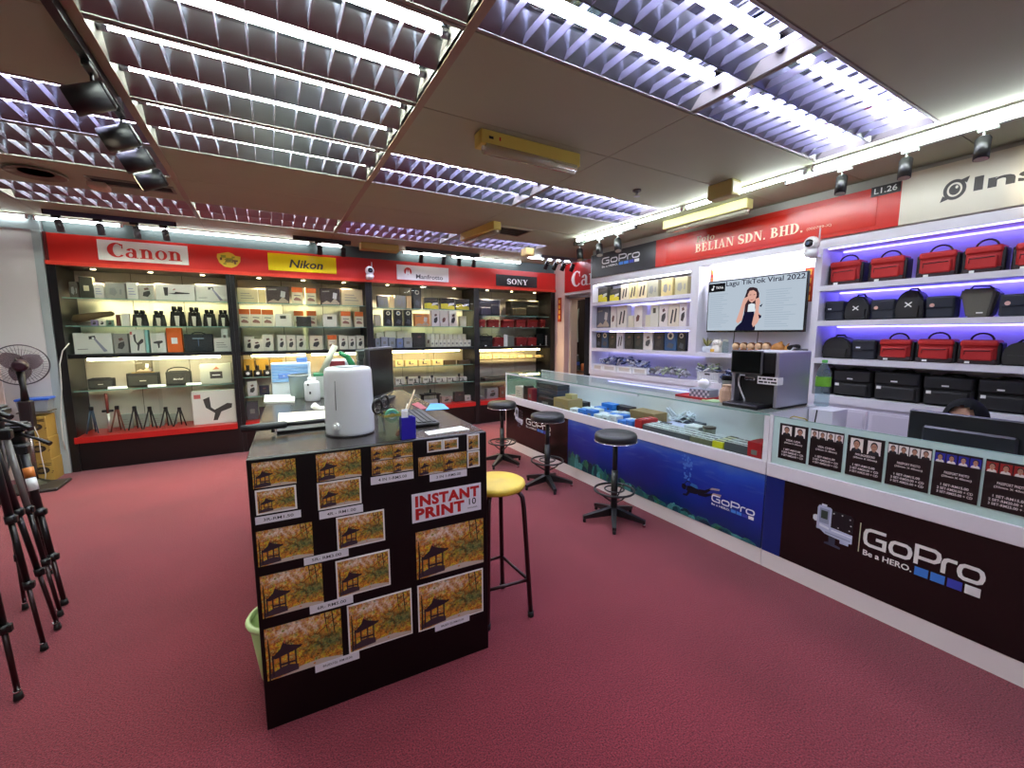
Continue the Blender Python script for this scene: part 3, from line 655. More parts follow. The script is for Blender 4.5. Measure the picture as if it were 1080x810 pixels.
m = MB(); m.box(xg+.16, xi-.14, -.022, -.018, 2.33, 2.575, M('#cb2b1f', .25), .003); m.build('raised_panel', p)
m = MB(); a = sx(733.5, 262); b = sx(847, 243)
serif(m, 'BELIAN SDN. BHD.', a, b, 2.385, 2.475, M('#f4e3c2', .4), -.024); serif(m, 'Foto', sx(734.5, 253), sx(753.5, 250), 2.487, 2.553, M('#f4e3c2', .4), -.024, slant=.12)
m.text('(000789-X)', b+.03, b+.22, 2.385, 2.412, M('#f0cfae', .4), -.0235); m.build('lettering', p)
m = MB(); m.box(xi-.185, xi-.004, -.026, -.018, 2.55, 2.622, M('#151517', .3)); q = m.build('unit_plate', p); q['label'] = 'black plate with the white unit number'
m = MB(); m.text('L1.26', xi-.165, xi-.024, 2.566, 2.608, PAPER, -.0275, bold=.01); m.build('lettering', q)
m = MB(); m.box(xi, W, -.018, 0, 2.30, 2.665, M('#dcd6c4', .35)); p = m.build('sign_panel', t); p['label'] = 'cream sign panel with a round eye emblem'
ink = M('#3a3634', .5); cx, cz = sx(1008, 207), 2.478
q_ = (sx(1015, 205)-sx(988, 209))/2/.115; m = MB(); mt = Matrix.Translation((cx-.01, -.018, cz)) @ Matrix.Diagonal((q_*1.04, 1, .86, 1))
for q in band(0, 0, .098, .078, .066, .055, 0, 360, 30): m.prism(q, .002, ink, mt)
m.prism([(.045, .066), (.118, .083), (.098, .035)], .002, ink, mt); m.prism([(-.045, -.066), (-.118, -.083), (-.098, -.035)], .002, ink, mt)
m.prism([(.048*math.cos(R(k*18)), .041*math.sin(R(k*18))) for k in range(20)], .002, ink, mt); m.prism([(.018+.013*math.cos(R(k*30)), .017+.012*math.sin(R(k*30))) for k in range(12)], .003, M('#dcd6c4', .4), mt); m.build('emblem', p)
m = MB(); m.text('Insta360', sx(1026, 205), sx(1026, 205)+.92, 2.44, 2.535, ink, -.0195, bold=.03); m.build('lettering', p)

# red corner board over the doorway
t = thing('corner_sign', 'red board with white letters CA cut off over the doorway', 'sign board', (4.50, 6.02, 0), FACE_R)
m = MB(); m.box(0, 1.05, 0, .1, 2.19, 2.66, M('#b51a1c', .35)); m.build('board', t)
m = MB(); serif(m, 'Can', .20, .85, 2.27, 2.52, M('#f0e6e6', .4), -.002); m.build('lettering', t)
m = MB(); m.box(0, 1.04, .005, .1, 2.15, 2.19, M('#dad4d2', .4)); m.build('lower_trim', t)
# ================================================================= COUNTER
XC = 2.68; YE = 4.84; YP = 1.45
def cl(y): return YE-y          # world y to the counter's local x
def sea_mat():
    m = bpy.data.materials.new('underwater_print'); m.use_nodes = True; nt = m.node_tree; b = nt.nodes['Principled BSDF']; N = nt.nodes.new; L = nt.links.new
    tc = N('ShaderNodeTexCoord'); sp = N('ShaderNodeSeparateXYZ'); L(tc.outputs['Object'], sp.inputs[0])
    n = N('ShaderNodeTexNoise'); n.inputs['Scale'].default_value = 4; n.inputs['Detail'].default_value = 6; L(tc.outputs['Object'], n.inputs['Vector'])
    ma = N('ShaderNodeMath'); ma.operation = 'MULTIPLY_ADD'; ma.inputs[1].default_value = 0.16; L(n.outputs['Fac'], ma.inputs[0]); L(sp.outputs['Z'], ma.inputs[2])
    r = N('ShaderNodeValToRGB'); cr = r.color_ramp; cr.elements[0].position = 0.16; cr.elements[0].color = lin('#123050')
    cr.elements[1].position = 0.70; cr.elements[1].color = lin('#4a70b8')
    for p, c in ((0.28, '#0f2a70'), (0.42, '#102c92'), (0.56, '#143aa8'), (0.63, '#2450bc')):
        e = cr.elements.new(p); e.color = lin(c)
    L(ma.outputs[0], r.inputs[0])
    # soft streaks of light under the surface
    mp = N('ShaderNodeMapping'); mp.inputs['Scale'].default_value = (1.6, 1, 9); L(tc.outputs['Object'], mp.inputs[0])
    n2 = N('ShaderNodeTexNoise'); n2.inputs['Scale'].default_value = 2.2; n2.inputs['Detail'].default_value = 8; n2.inputs['Distortion'].default_value = 1.2; L(mp.outputs[0], n2.inputs['Vector'])
    r2 = N('ShaderNodeValToRGB'); r2.color_ramp.elements[0].position = 0.52; r2.color_ramp.elements[1].position = 0.8; L(n2.outputs['Fac'], r2.inputs[0])
    mr = N('ShaderNodeMapRange'); mr.inputs[1].default_value = 0.35; mr.inputs[2].default_value = 0.60; mr.inputs[3].default_value = 0; mr.inputs[4].default_value = 0.55; L(sp.outputs['Z'], mr.inputs[0])
    mm = N('ShaderNodeMath'); mm.operation = 'MULTIPLY'; L(r2.outputs[0], mm.inputs[0]); L(mr.outputs[0], mm.inputs[1])
    mx = N('ShaderNodeMix'); mx.data_type = 'RGBA'; mx.inputs[7].default_value = lin('#6f8fc4'); L(mm.outputs[0], mx.inputs[0]); L(r.outputs[0], mx.inputs[6]); L(mx.outputs[2], b.inputs['Base Color'])
    b.inputs['Roughness'].default_value = 0.3
    return m
CTW = M('#e2dfe6', .35); KICK = M('#e8e0e0', .4); PNL = M('#160f0e', .22); MINT = M('#bfe3dc', .25)
t = thing('glass_counter', 'long glass showcase counter with a blue underwater front panel', 'counter', (XC, YE, 0), FACE_R)
W = YE-YP; DP = 0.58
m = MB(); m.box(0, W, .02, DP, .0, .605, M('#d8d5dc', .5)); m.build('body', t)
m = MB(); m.box(0, 1.5, .006, .02, 0, .11, KICK); m.box(1.503, W, .006, .02, 0, .11, KICK); m.build('plinth', t)
m = MB(); m.box(-.012, .0, 0, DP, 0, .69, M('#cfa9a0', .3)); m.build('end_panel', t)
m = MB(); m.box(-.012, W, -.004, .03, .605, .69, CTW, .003); m.box(0, W, .03, DP, .64, .655, M('#dfe4e6', .4)); m.build('deck', t)
xb = cl(3.50)
m = MB(); m.box(0, xb, .004, .02, .11, .605, PNL); p = m.build('front_panel', t); p['label'] = 'black front panel with white camera logo'
# printed camera housing + wordmark on a black panel
def printed_camera(mb, x, z, s, y):
    pal = M('#b9c2dc', .4); drk = M('#1a1a1e', .3)
    mt = Matrix.Translation((x, y+.0005, z)) @ Matrix.Diagonal((s, 1, s, 1))
    def P(pts, m, d): mb.prism(pts, d, m, mt)
    lt = M('#dfe5f2', .4); md = M('#8f99b5', .4)
    P([(.40, .94), (.92, .94), (1.0, .86), (1.0, .42), (.40, .40)], drk, .0006)
    P([(.10, 1.0), (.40, 1.0), (.44, .96), (.44, .40), (1.0, .36), (1.0, .10), (.92, .08), (.92, .0), (.70, .0), (.70, .10), (.30, .14), (.16, .24), (.06, .24), (.06, .92)], pal, .0008)
    P([(.0, .66), (.06, .66), (.06, .46), (.0, .46), (-.05, .50), (-.05, .62)], lt, .0008); P([(.16, 1.0), (.30, 1.0), (.30, 1.06), (.16, 1.06)], lt, .0008)
    P([(.12, .92), (.38, .92), (.38, .46), (.12, .46)], md, .0012); P([(.16, .86), (.34, .86), (.34, .60), (.16, .60)], M('#2c3c34', .4), .0016)
    for q in ((.48, .84), (.70, .86), (.90, .80), (.93, .62), (.90, .46), (.62, .44)): mb.box(x+s*q[0], x+s*(q[0]+.03), y-.0018, y-.0008, z+s*q[1], z+s*(q[1]+.03), WHITE)
    P([(.46, .34), (.98, .31), (.98, .27), (.46, .29)], lt, .0014); P([(.30, .22), (.96, .18), (.96, .145), (.30, .18)], md, .0014); P([(.14, .42), (.40, .36), (.40, .30), (.14, .34)], lt, .0014)
    P([(.40, .12), (.58, .11), (.58, -.10), (.72, -.13), (.72, -.19), (.30, -.16), (.30, -.11), (.42, -.09)], M('#343a4c', .4), .0006)
m = MB(); printed_camera(m, .22, .36, .20, .004); xL = cl(4.42); gopro(m, .50, 1.02, .395, .47, M('#dcdce0', .4), .002)
m.build('printed_logo', p)
x1 = cl(1.455)
m = MB(); m.box(xb, x1, .004, .02, .11, .605, sea_mat()); p = m.build('front_panel', t); p['label'] = 'glossy blue underwater picture panel with a diver'
m = MB(); rk = random.Random(3); RC = [M(c, .4, noise=.7, nscale=35) for c in ('#123c4c', '#1f5a62', '#0e2c40', '#2b6f6a', '#2f6a50', '#4a8f92')]
for k in range(110):
    u = rk.random()**1.1; x = xb+.02+u*(x1-xb-.10); h = (.19-.16*u**.6)*(.35+.65*rk.random()); h = max(.02, h); w = .02+.055*rk.random(); n = 9
    w = min(w, x-xb-.004, x1-x-.004)
    if w < .02: continue
    m.prism([(x+w*math.cos(PI*q/n)*(1+.2*(rk.random()-.5)), .112+h*math.sin(PI*q/n)**.8*(1+.25*(rk.random()-.5))) for q in range(n+1)], .0005+k*.00003, RC[(k*7) % 6], Matrix.Translation((0, .004, 0)))
m.build('printed_reef', p)
m = MB(); dv = M('#0a0f1e', .4); mt = Matrix.Translation((xb+1.56, .0042, .33)) @ Matrix.Diagonal((.68, 1, .68, 1))
m.prism([(-.13, -.02), (-.12, .03), (-.06, .045), (.03, .03), (.05, .0), (.0, -.03), (-.08, -.04)], .001, dv, mt)
m.prism([(-.19, -.005), (-.185, .035), (-.15, .045), (-.125, .02), (-.14, -.02), (-.17, -.025)], .001, dv, mt)
m.stroke([(.03, .015), (.11, .035), (.17, .085)], [.045, .034, .02], dv, .001, mt); m.stroke([(.02, -.01), (.11, -.005), (.19, .035)], [.045, .034, .02], dv, .001, mt)
m.stroke([(-.09, -.02), (-.12, -.075), (-.17, -.085)], [.034, .026, .018], dv, .001, mt)
m.prism([(.155, .075), (.18, .10), (.27, .115), (.265, .095)], .0012, M('#a59a98', .4), mt); m.prism([(.18, .025), (.2, .05), (.29, .06), (.285, .04)], .0012, M('#b59a8c', .4), mt)
m.prism([(-.08, .045), (-.07, .075), (.0, .07), (.02, .045), (.0, .035)], .0014, M('#2f6fae', .4), mt)
m.stroke([(-.07, .07), (-.12, .085), (-.165, .03)], .008, M('#1a2438', .4), .001, mt)
for k in range(44):
    a = rk.random(); r_ = .004+.008*rk.random()*(1+a); cx, cz = -.13+.06*(rk.random()-.5)*(1+2*a), .09+a*.27
    m.prism([(cx+r_*math.cos(q*PI/4), cz+r_*math.sin(q*PI/4)) for q in range(8)], .0006+k*.00004, M('#4a78c8', .4), mt)
m.build('printed_diver', p)
m = MB(); gopro(m, x1-.36, x1-.05, .305, .355, M('#e6e8f0', .4), .002); m.build('lettering', p)
# glass case above
PST = M('#e6e6ea', .3)
m = MB(); m.box(W-.03, W+.0, 0, .03, .69, .985, PST); m.build('post', t)
m = MB(); m.box(W-.03, W, .03, DP, .655, .995, M('#dcdce0', .35)); m.build('case_end', t)
m = MB(); m.box(-.012, .004, 0, .012, .69, .985, PST); m.build('post', t)
for a, b in ((0.004, 1.30), (1.303, 2.35), (2.353, W-.03)):
    m = MB(); m.box(a, b, .006, .012, .69, .985, glass('#f8fcfa', .9)); m.build('front_glass', t)
m = MB(); m.box(-.012, W, 0, DP, .985, .995, glass('#f4faf8', .8)); m.box(-.012, W, -.002, .0, .985, .995, M('#8fb3a8', .2)); m.build('top_glass', t)
m = MB(); m.box(-.012, W, DP-.02, DP, .978, .998, M('#eef0f4', .3)); m.box(-.012, 2.3, -.003, .014, .966, .985, M('#e8eef2', .3)); m.build('top_rail', t)
m = MB(); m.box(0, W-.03, DP-.02, DP-.012, .655, .978, M('#f0f4f4', .3)); m.build('back_panel', t)
m = MB(); m.box(-.012, -.006, .012, DP, .69, .985, glass('#e4f4ee', 1.0, haze=.18)); m.build('end_glass', t)

# service desk with price cards
t = thing('service_desk', 'white service desk with mint glass front, price cards and a black logo panel', 'counter', (XC, YP-.004, 0), FACE_R)
W2 = 1.9
def sl(px, py): return (YP-.004)-atX(px, py, XC-.01).y
m = MB(); m.box(0, W2, .02, .06, 0, .605, M('#d8d5dc', .5)); m.box(0, .03, .06, DP, 0, .72, M('#d8d5dc', .5)); m.build('body', t)
m = MB(); m.box(0, W2, .006, .02, 0, .11, KICK); m.build('plinth', t)
m = MB(); m.box(.11, W2, .004, .02, .11, .605, PNL); m.box(0, .11, .004, .02, .11, .605, M('#0f2770', .3)); p = m.build('front_panel', t); p['label'] = 'black front panel with camera picture and wide white wordmark'
m = MB(); xa = sl(857, 560); printed_camera(m, xa, .335, .185, .004)
m.box(xa+.215, xa+.219, .002, .004, .33, .49, M('#c9c9a8', .4))
gopro(m, sl(909, 575), sl(1037, 610), .375, .475, M('#e8e6e4', .4), .0025)
m.build('printed_logo', p)
m = MB(); m.box(0, W2, -.004, .03, .605, .69, CTW, .003); m.box(0, W2, .03, .12, .64, .655, M('#dfe4e6', .4)); m.build('deck', t)
m = MB(); m.box(0, W2, .006, .012, .69, .985, glass('#eef8f5', 0.5, .05, haze=.90, hazecol='#def6f0')); m.box(0, W2, .005, .013, .985, .988, M('#9fc4ba', .2)); m.build('front_glass', t)
m = MB(); m.box(0, .02, -.002, .02, .69, .99, PST); m.build('post', t)
m = MB(); m.box(.0, W2, .10, DP, .72, .75, WHITE); m.build('worktop', t)
m = MB(); m.tube([(sl(835, 445)-.02, .009, .992), (sl(835, 445)+.0, .009, 1.004), (sl(835, 445)+.06, .009, 1.0), (sl(835, 445)+.075, .009, .99)], .004, M('#a89a4a', .3, .6), n=6); m.build('glass_clip', t)
def face(mb, x0, x1, z0, z1, y, bg, shirt, rim=False):
    w, h = x1-x0, z1-z0; cx = (x0+x1)/2
    mb.box(x0, x1, y-.0004, y, z0, z1, bg)
    def el(cz, rx, rz, m, d, a0=0, a1=360): mb.prism([(cx+rx*math.cos(R(a0+(a1-a0)*k/14)), cz+rz*math.sin(R(a0+(a1-a0)*k/14))) for k in range(14 if a1-a0 == 360 else 15)], d, m, Matrix.Translation((0, y, 0)))
    mb.prism([(x0+.08*w, z0), (x1-.08*w, z0), (x1-.14*w, z0+.2*h), (cx+.16*w, z0+.3*h), (cx-.16*w, z0+.3*h), (x0+.14*w, z0+.2*h)], .0008, shirt, Matrix.Translation((0, y, 0)))
    el(z0+.62*h, .27*w, .30*h, M('#2b2220', .5), .001); el(z0+.53*h, .22*w, .28*h, M('#b98a72', .5), .0014); mb.box(cx-.09*w, cx+.09*w, y-.0013, y, z0+.2*h, z0+.34*h, M('#a87a64', .5))
    mb.box(cx-.13*w, cx-.04*w, y-.0017, y-.001, z0+.58*h, z0+.61*h, M('#3a2a24', .5)); mb.box(cx+.04*w, cx+.13*w, y-.0017, y-.001, z0+.58*h, z0+.61*h, M('#3a2a24', .5)); mb.box(cx-.07*w, cx+.07*w, y-.0017, y-.001, z0+.4*h, z0+.42*h, M('#8a4a40', .5))
CARD = M('#1d1516', .35); TW = M('#e6dcdc', .5); PW_ = M('#efe9e4', .5)
cards = [  # pixel x-range, kind of heads, lines
 (819.4, 849.5, 2, 'w', ['VISA USA', '(50mm X 50mm)'], ['1 SET-RM15.00', '2 SET-RM20.00 + CD', '3 SET-RM25.00 + CD']),
 (851.5, 887, 4, 'w', ['VISA CHINA', '(33mm X 48mm)'], ['1 SET-RM15.00', '2 SET-RM20.00 + CD', '4 SET-RM25.00 + CD']),
 (890, 930, 2, 'W', ['PVVK BACKGROUND', '(35mm X 50mm)'], ['1 SET-RM15.00', '2 SET-RM20.00 + CD', '3 SET-RM25.00 + CD']),
 (932, 979.5, 4, 'w', ['PASSPORT PHOTO', '(35mm X 45mm)'], ['1 SET-RM15.00', '2 SET-RM20.00 + CD', '3 SET-RM25.00 + CD']),
 (980.5, 1032, 4, 'b', ['PASSPORT PHOTO', '(35mm X 45mm)'], ['1 SET-RM15.00', '2 SET-RM20.00 + CD', '3 SET-RM25.00 + CD']),
 (1033.5, 1096, 4, 'r', ['PASSPORT PHOTO', '(35mm X 45mm)'], ['1 SET-RM15.00', '2 SET-RM20.00 + CD', '3 SET-RM25.00 + CD'])]
for k, (pa, pb, nf, kind, l1, l2) in enumerate(cards):
    ym = 470+(pa-820)*.23; x0, x1 = max(.024, sl(pa, ym)+.004), sl(pb, ym)+.002
    z0, z1 = .735, .952; w = x1-x0
    m = MB(); m.box(x0, x1, .002, .006, z0, z1, CARD); p = m.build('price_card', t)
    p['label'] = ['black price card with two white portraits, beside the glass case', 'black price card with four white portraits, second along', 'black price card with two taller portraits', 'black price card with four white portraits, fourth along', 'black price card with blue portraits', 'black price card with red portraits'][k]
    m = MB(); bg = {'w': PW_, 'W': PW_, 'b': M('#2a2aa0', .5), 'r': M('#9a2420', .5)}[kind]; sh = M('#26262c', .5) if kind in 'wW' else M('#e8e2de', .5)
    if nf == 2:
        s = w*.35; zz = z1-.012
        for q in range(2): a = x0+w*.09+q*w*.47; face(m, a, a+s, zz-s*(1.05 if kind == 'w' else 1.3), zz, .002, bg, sh)
    else:
        s = w/4.0
        for q in range(4): a = x0+q*s+.002; face(m, a, a+s-.004, z1-.010-s*1.1, z1-.010, .002, bg, sh)
    m.build('portraits', p)
    m = MB(); zt = z1-.085
    for q, s in enumerate(l1): m.text(s, x0+w*(.2 if q else .25), x1-w*(.16 if q else .22), zt-.018*(q+1), zt-.018*(q+1)+.012, TW, .0012, bold=.02)
    for q, s in enumerate(l2): m.text(s, x0+w*(.2 if q == 0 else .13), x1-w*(.2 if q == 0 else .1), z0+.056-.018*q, z0+.056-.018*q+.0115, TW, .0012, bold=.02)
    m.build('lettering', p)
# ================================================================= PRINT DESK
KR = R(-2.35); KO = Vector((-.095, 1.715, 0)); KW, KH, KD = .922, 1.06, 1.62
kt = thing('print_desk', 'black desk covered with autumn photo prints and price strips', 'desk', KO, KR)
KM = kt.matrix_basis.copy()
def kloc(x, y, z=KH): return KM @ Vector((x, y, z))
def kpx(px, py, z=KH):           # desk coordinates of a point of the photograph on the desk top
    q = KM.inverted() @ atZ(px, py, z); return q.x, q.y
BK = M('#050506', .30, spec=.3)
m = MB(); m.box(0, KW, 0, .02, 0, KH, BK, .002); m.build('front_panel', kt)
m = MB(); m.box(0, .02, .62, KD-.02, 0, KH-.025, BK); m.build('side_panel', kt)
m = MB(); m.box(KW-.02, KW, .02, KD-.02, 0, KH-.025, BK); m.build('side_panel', kt)
m = MB(); m.box(0, KW, KD-.02, KD, 0, KH-.025, BK); m.build('back_panel', kt)
m = MB(); m.box(0, KW, .02, KD, KH-.025, KH, M('#2a2423', .22, noise=.15, nscale=5), .002); m.build('desk_top', kt)
m = MB(); m.box(.0, KW, .018, .0205, KH-.0008, KH+.0006, M('#3c3634', .3)); m.build('edge_strip', kt)

def autumn_mat():
    m = bpy.data.materials.new('autumn_foliage_print'); m.use_nodes = True; nt = m.node_tree; b = nt.nodes['Principled BSDF']; N = nt.nodes.new; L = nt.links.new
    uv = N('ShaderNodeUVMap')
    def noise(sc, det, loc, rough=.7, st=(1.5, 1, 1)):
        mp = N('ShaderNodeMapping'); mp.inputs['Scale'].default_value = st; mp.inputs['Location'].default_value = loc; L(uv.outputs[0], mp.inputs[0])
        n = N('ShaderNodeTexNoise'); n.inputs['Scale'].default_value = sc; n.inputs['Detail'].default_value = det; n.inputs['Roughness'].default_value = rough; L(mp.outputs[0], n.inputs['Vector'])
        r = N('ShaderNodeMapRange'); r.inputs[1].default_value = .33; r.inputs[2].default_value = .67; L(n.outputs['Fac'], r.inputs[0]); return r
    def ramp(src, st):
        r = N('ShaderNodeValToRGB'); cr = r.color_ramp; cr.elements[0].position = st[0][0]; cr.elements[0].color = lin(st[0][1]); cr.elements[1].position = st[-1][0]; cr.elements[1].color = lin(st[-1][1])
        for p, c in st[1:-1]: e = cr.elements.new(p); e.color = lin(c)
        L(src.outputs[0], r.inputs[0]); return r
    def mix(f, a_, b_, mode='MIX'):
        x = N('ShaderNodeMix'); x.data_type = 'RGBA'; x.blend_type = mode
        if isinstance(f, float): x.inputs[0].default_value = f
        else: L(f, x.inputs[0])
        L(a_, x.inputs[6]); L(b_, x.inputs[7]); return x.outputs[2]
    hue = ramp(noise(5.5, 4, (3.3, 1.7, 0)), [(.0, '#5f7030'), (.18, '#b8b040'), (.34, '#f0cc38'), (.46, '#c8582a'), (.58, '#e0a83a'), (.70, '#8a3a22'), (.82, '#e8d47a'), (1, '#6a7a3a')])
    leaf = ramp(noise(8, 8, (1.1, 4.2, 0), .8), [(.06, '#120c08'), (.22, '#6a5640'), (.36, '#d8c8b0'), (.5, '#ffffff'), (1, '#ffffff')])
    col = mix(1.0, hue.outputs[0], leaf.outputs[0], 'MULTIPLY')
    sp = N('ShaderNodeSeparateXYZ'); L(uv.outputs[0], sp.inputs[0])
    def blob(cx, cy, r0, r1, sx_, sy_, nz):
        mp = N('ShaderNodeMapping'); mp.vector_type = 'TEXTURE'; mp.inputs['Location'].default_value = (cx, cy, 0); mp.inputs['Scale'].default_value = (sx_, sy_, 1); L(uv.outputs[0], mp.inputs[0])
        ln = N('ShaderNodeVectorMath'); ln.operation = 'LENGTH'; L(mp.outputs[0], ln.inputs[0])
        ad = N('ShaderNodeMath'); ad.operation = 'MULTIPLY_ADD'; ad.inputs[1].default_value = nz; L(noise(9, 5, (cx*7, cy*5, 0)).outputs[0], ad.inputs[0]); L(ln.outputs['Value'], ad.inputs[2])
        r = N('ShaderNodeMapRange'); r.inputs[1].default_value = r0+nz; r.inputs[2].default_value = r1+nz*.3; L(ad.outputs[0], r.inputs[0]); return r.outputs[0]
    green = ramp(noise(10, 6, (5.1, .2, 0)), [(.15, '#18200f'), (.5, '#4c6038'), (1, '#a3ac62')])
    col = mix(blob(.82, .42, 1.0, .35, .34, .20, 1.0), col, green.outputs[0])
    sky = ramp(noise(9, 6, (.3, 8.2, 0)), [(.25, '#b0603a'), (.45, '#d8b088'), (.7, '#f0e8e0')])
    col = mix(blob(.40, .86, 1.0, .3, .30, .13, 1.2), col, sky.outputs[0])
    L(col, b.inputs['Base Color']); b.inputs['Roughness'].default_value = .35
    return m
AUT = autumn_mat(); LEAF = [M(c, .5) for c in ('#d8b22c', '#a8421c', '#e0c860', '#5a3a14', '#c87828', '#8a8a30', '#41522c', '#7d8c50')]; PAV = M('#2a1a26', .5); PAV2 = M('#3c2c38', .5); TRK = M('#1c120c', .5)
def print_mesh(x0, x1, z0, z1, tag_y=.0):
    """one autumn picture: foliage, a dark pavilion low at one side, a pale path and thin trunks"""
    m = MB(); w, h = x1-x0, z1-z0; uvl = m.bm.loops.layers.uv.new('UVMap'); y = tag_y
    vs = [m.bm.verts.new(p) for p in ((x0, y, z0), (x1, y, z0), (x1, y, z1), (x0, y, z1))]
    f = m.bm.faces.new(vs); f.material_index = m.mi(AUT)
    for l, u in zip(f.loops, ((0, 0), (1, 0), (1, 1), (0, 1))): l[uvl].uv = u
    mt = Matrix.Translation((x0, y, z0)) @ Matrix.Diagonal((w, 1, h, 1))
    def P(pts, mm, d): m.prism(pts, d, mm, mt)
    P([(.12, .0), (1, 0), (1, .05), (.7, .12), (.45, .1), (.3, .04)], M('#c9bcae', .5), .0003)
    for a, b, c in ((.90, .55, .014), (.80, .62, .010)): P([(a, b), (a+c, b), (a+c*.6-.02, 1), (a-.03, 1)], TRK, .0003)
    P([(.66, .62), (.99, .90), (.99, .912), (.66, .63)], TRK, .0004)
    P([(.06, .40), (.09, .45), (.18, .55), (.22, .67), (.245, .67), (.27, .60), (.40, .54), (.47, .52), (.44, .48), (.34, .44), (.12, .38)], PAV, .0006)
    P([(.222, .65), (.255, .62), (.25, .69), (.225, .70)], M('#a8563a', .5), .0007)
    for a in (.07, .16, .265, .36): P([(a, .06), (a+.022, .06), (a+.022, .46), (a, .46)], PAV, .0005)
    P([(.02, 0), (.045, 0), (.055, .45), (.04, .8), (.03, .8), (.03, .45)], TRK, .0004)
    rl = random.Random(21)
    for k in range(26):
        u_, v_ = .05+.9*rl.random(), .05+.9*rl.random(); r_ = .008+.014*rl.random()
        if .1 < u_ < .45 and .1 < v_ < .62: continue
        c_ = LEAF[k % 6] if not (u_ > .55 and .28 < v_ < .55) else LEAF[6+k % 2]
        P([(u_+r_*1.2*math.cos(q*1.05)*(.6+.8*rl.random()), v_+r_*math.sin(q*1.05)*(.6+.8*rl.random())) for q in range(6)], c_, .0003+k*.000004)
    P([(.03, .02), (.40, .05), (.40, .16), (.30, .2), (.18, .19), (.05, .12)], PAV2, .0005)
    P([(.16, .22), (.36, .22), (.36, .26), (.16, .26)], PAV, .0006)
    return m
def photo(x0, x1, z0, z1, border, lab):
    b = MB(); q = .006 if border else .0
    b.box(x0, x1, -.0022, 0, z0, z1, PAPER if border else M('#3a2f20', .4)); o = b.build('photo_print', kt); o['label'] = lab
    print_mesh(x0+q, x1-q, z0+q, z1-q, -.0028).build('picture', o)
def strip(x0, x1, z0, z1, txt):
    b = MB(); b.box(x0, x1, -.0040, -.0030, z0, z1, M('#e3e2ea', .5)); o = b.build('price_strip', kt); o['label'] = 'white price strip reading '+txt
    b = MB(); w = x1-x0; b.text(txt, x0+w*.17, x1-w*.17, z0+(z1-z0)*.32, z1-(z1-z0)*.3, M('#2a2a34', .5), -.0046, bold=.006); b.build('lettering', o)
photo(.016, .153, .953, 1.047, 0, 'small autumn photo print, borderless, at the top corner beside the bin')
photo(.019, .150, .854, .946, 1, 'small autumn photo print with white border above the 3R strip')
photo(.222, .381, .944, 1.050, 0, 'autumn photo print, borderless, second column top')
photo(.220, .377, .832, .939, 1, 'autumn photo print with white border above the 4R strip')
for k, (x, z) in enumerate(((.422, .996), (.505, .996), (.422, .936), (.505, .936))): photo(x, x+.081, z, z+.057, 0, 'tiny autumn print, one of the block of four above the 4 IN 1 strip')
photo(.648, .716, 1.0, 1.049, 1, 'tiny bordered autumn print at the top edge, first of a pair'); photo(.718, .787, 1.0, 1.049, 1, 'tiny bordered autumn print at the top edge, second of a pair')
photo(.609, .715, .905, .984, 0, 'autumn print, first of the pair above the 3 IN 1 strip'); photo(.717, .823, .905, .984, 0, 'autumn print, second of the pair above the 3 IN 1 strip')
photo(.828, .887, .983, 1.056, 1, 'tiny upright bordered autumn print at the desk corner, upper'); photo(.828, .887, .906, .980, 1, 'tiny upright bordered autumn print at the desk corner, lower')
photo(.013, .195, .659, .793, 0, 'medium autumn photo print, borderless, beside the 5R strip'); photo(.280, .462, .656, .790, 1, 'medium autumn photo print with white border above the 5R strip')
photo(.014, .220, .456, .621, 0, 'medium large autumn photo print, borderless, beside the 6R strip'); photo(.269, .477, .456, .613, 1, 'medium large autumn photo print with white border above the 6R strip')
photo(.014, .278, .203, .413, 0, 'large autumn photo print, borderless, lowest beside the bin'); photo(.302, .562, .205, .415, 1, 'large autumn photo print with white border, lowest of the middle column')
photo(.588, .900, .445, .659, 0, 'largest autumn photo print, borderless, under the INSTANT PRINT sign'); photo(.588, .896, .200, .416, 1, 'largest autumn photo print with white border, lowest by the yellow stool')
strip(.014, .161, .820, .848, '3R-RM1.50'); strip(.222, .381, .796, .827, '4R - RM1.00'); strip(.415, .587, .899, .931, '4 IN 1-RM5.00'); strip(.655, .824, .872, .903, '3 IN 1-RM5.00')
strip(.160, .319, .626, .656, '5R- RM3.00'); strip(.169, .327, .424, .457, '6R- RM5.00'); strip(.175, .340, .173, .206, '8R(8X10)- RM10.00'); strip(.661, .825, .177, .209, '8R(8X12)-RM12.00')
b = MB(); b.box(.576, .891, -.0024, 0, .702, .829, M('#e9e9f2', .4)); o = b.build('instant_print_sign', kt); o['label'] = 'white sign with bold red letters INSTANT PRINT and 10'
b = MB(); RD = M('#c01c1c', .4)
b.text('INSTANT', .590, .882, .769, .819, RD, -.0030, bold=.05, spacing=1.1); b.text('PRINT', .590, .810, .713, .763, RD, -.0030, bold=.05, spacing=1.1); b.text('10', .832, .866, .735, .765, M('#22222a', .4), -.0030, bold=.01)
b.text('minutes', .826, .872, .718, .726, M('#33333c', .4), -.0030); b.build('lettering', o)

# ---------------------------------------------------------------- things on the desk
def on_desk(name, label, cat, px, py, rz=0.0, dx=0, dy=0, group=None):
    x, y = kpx(px, py); return thing(name, label, cat, kloc(x+dx, y+dy), KR+rz, group)
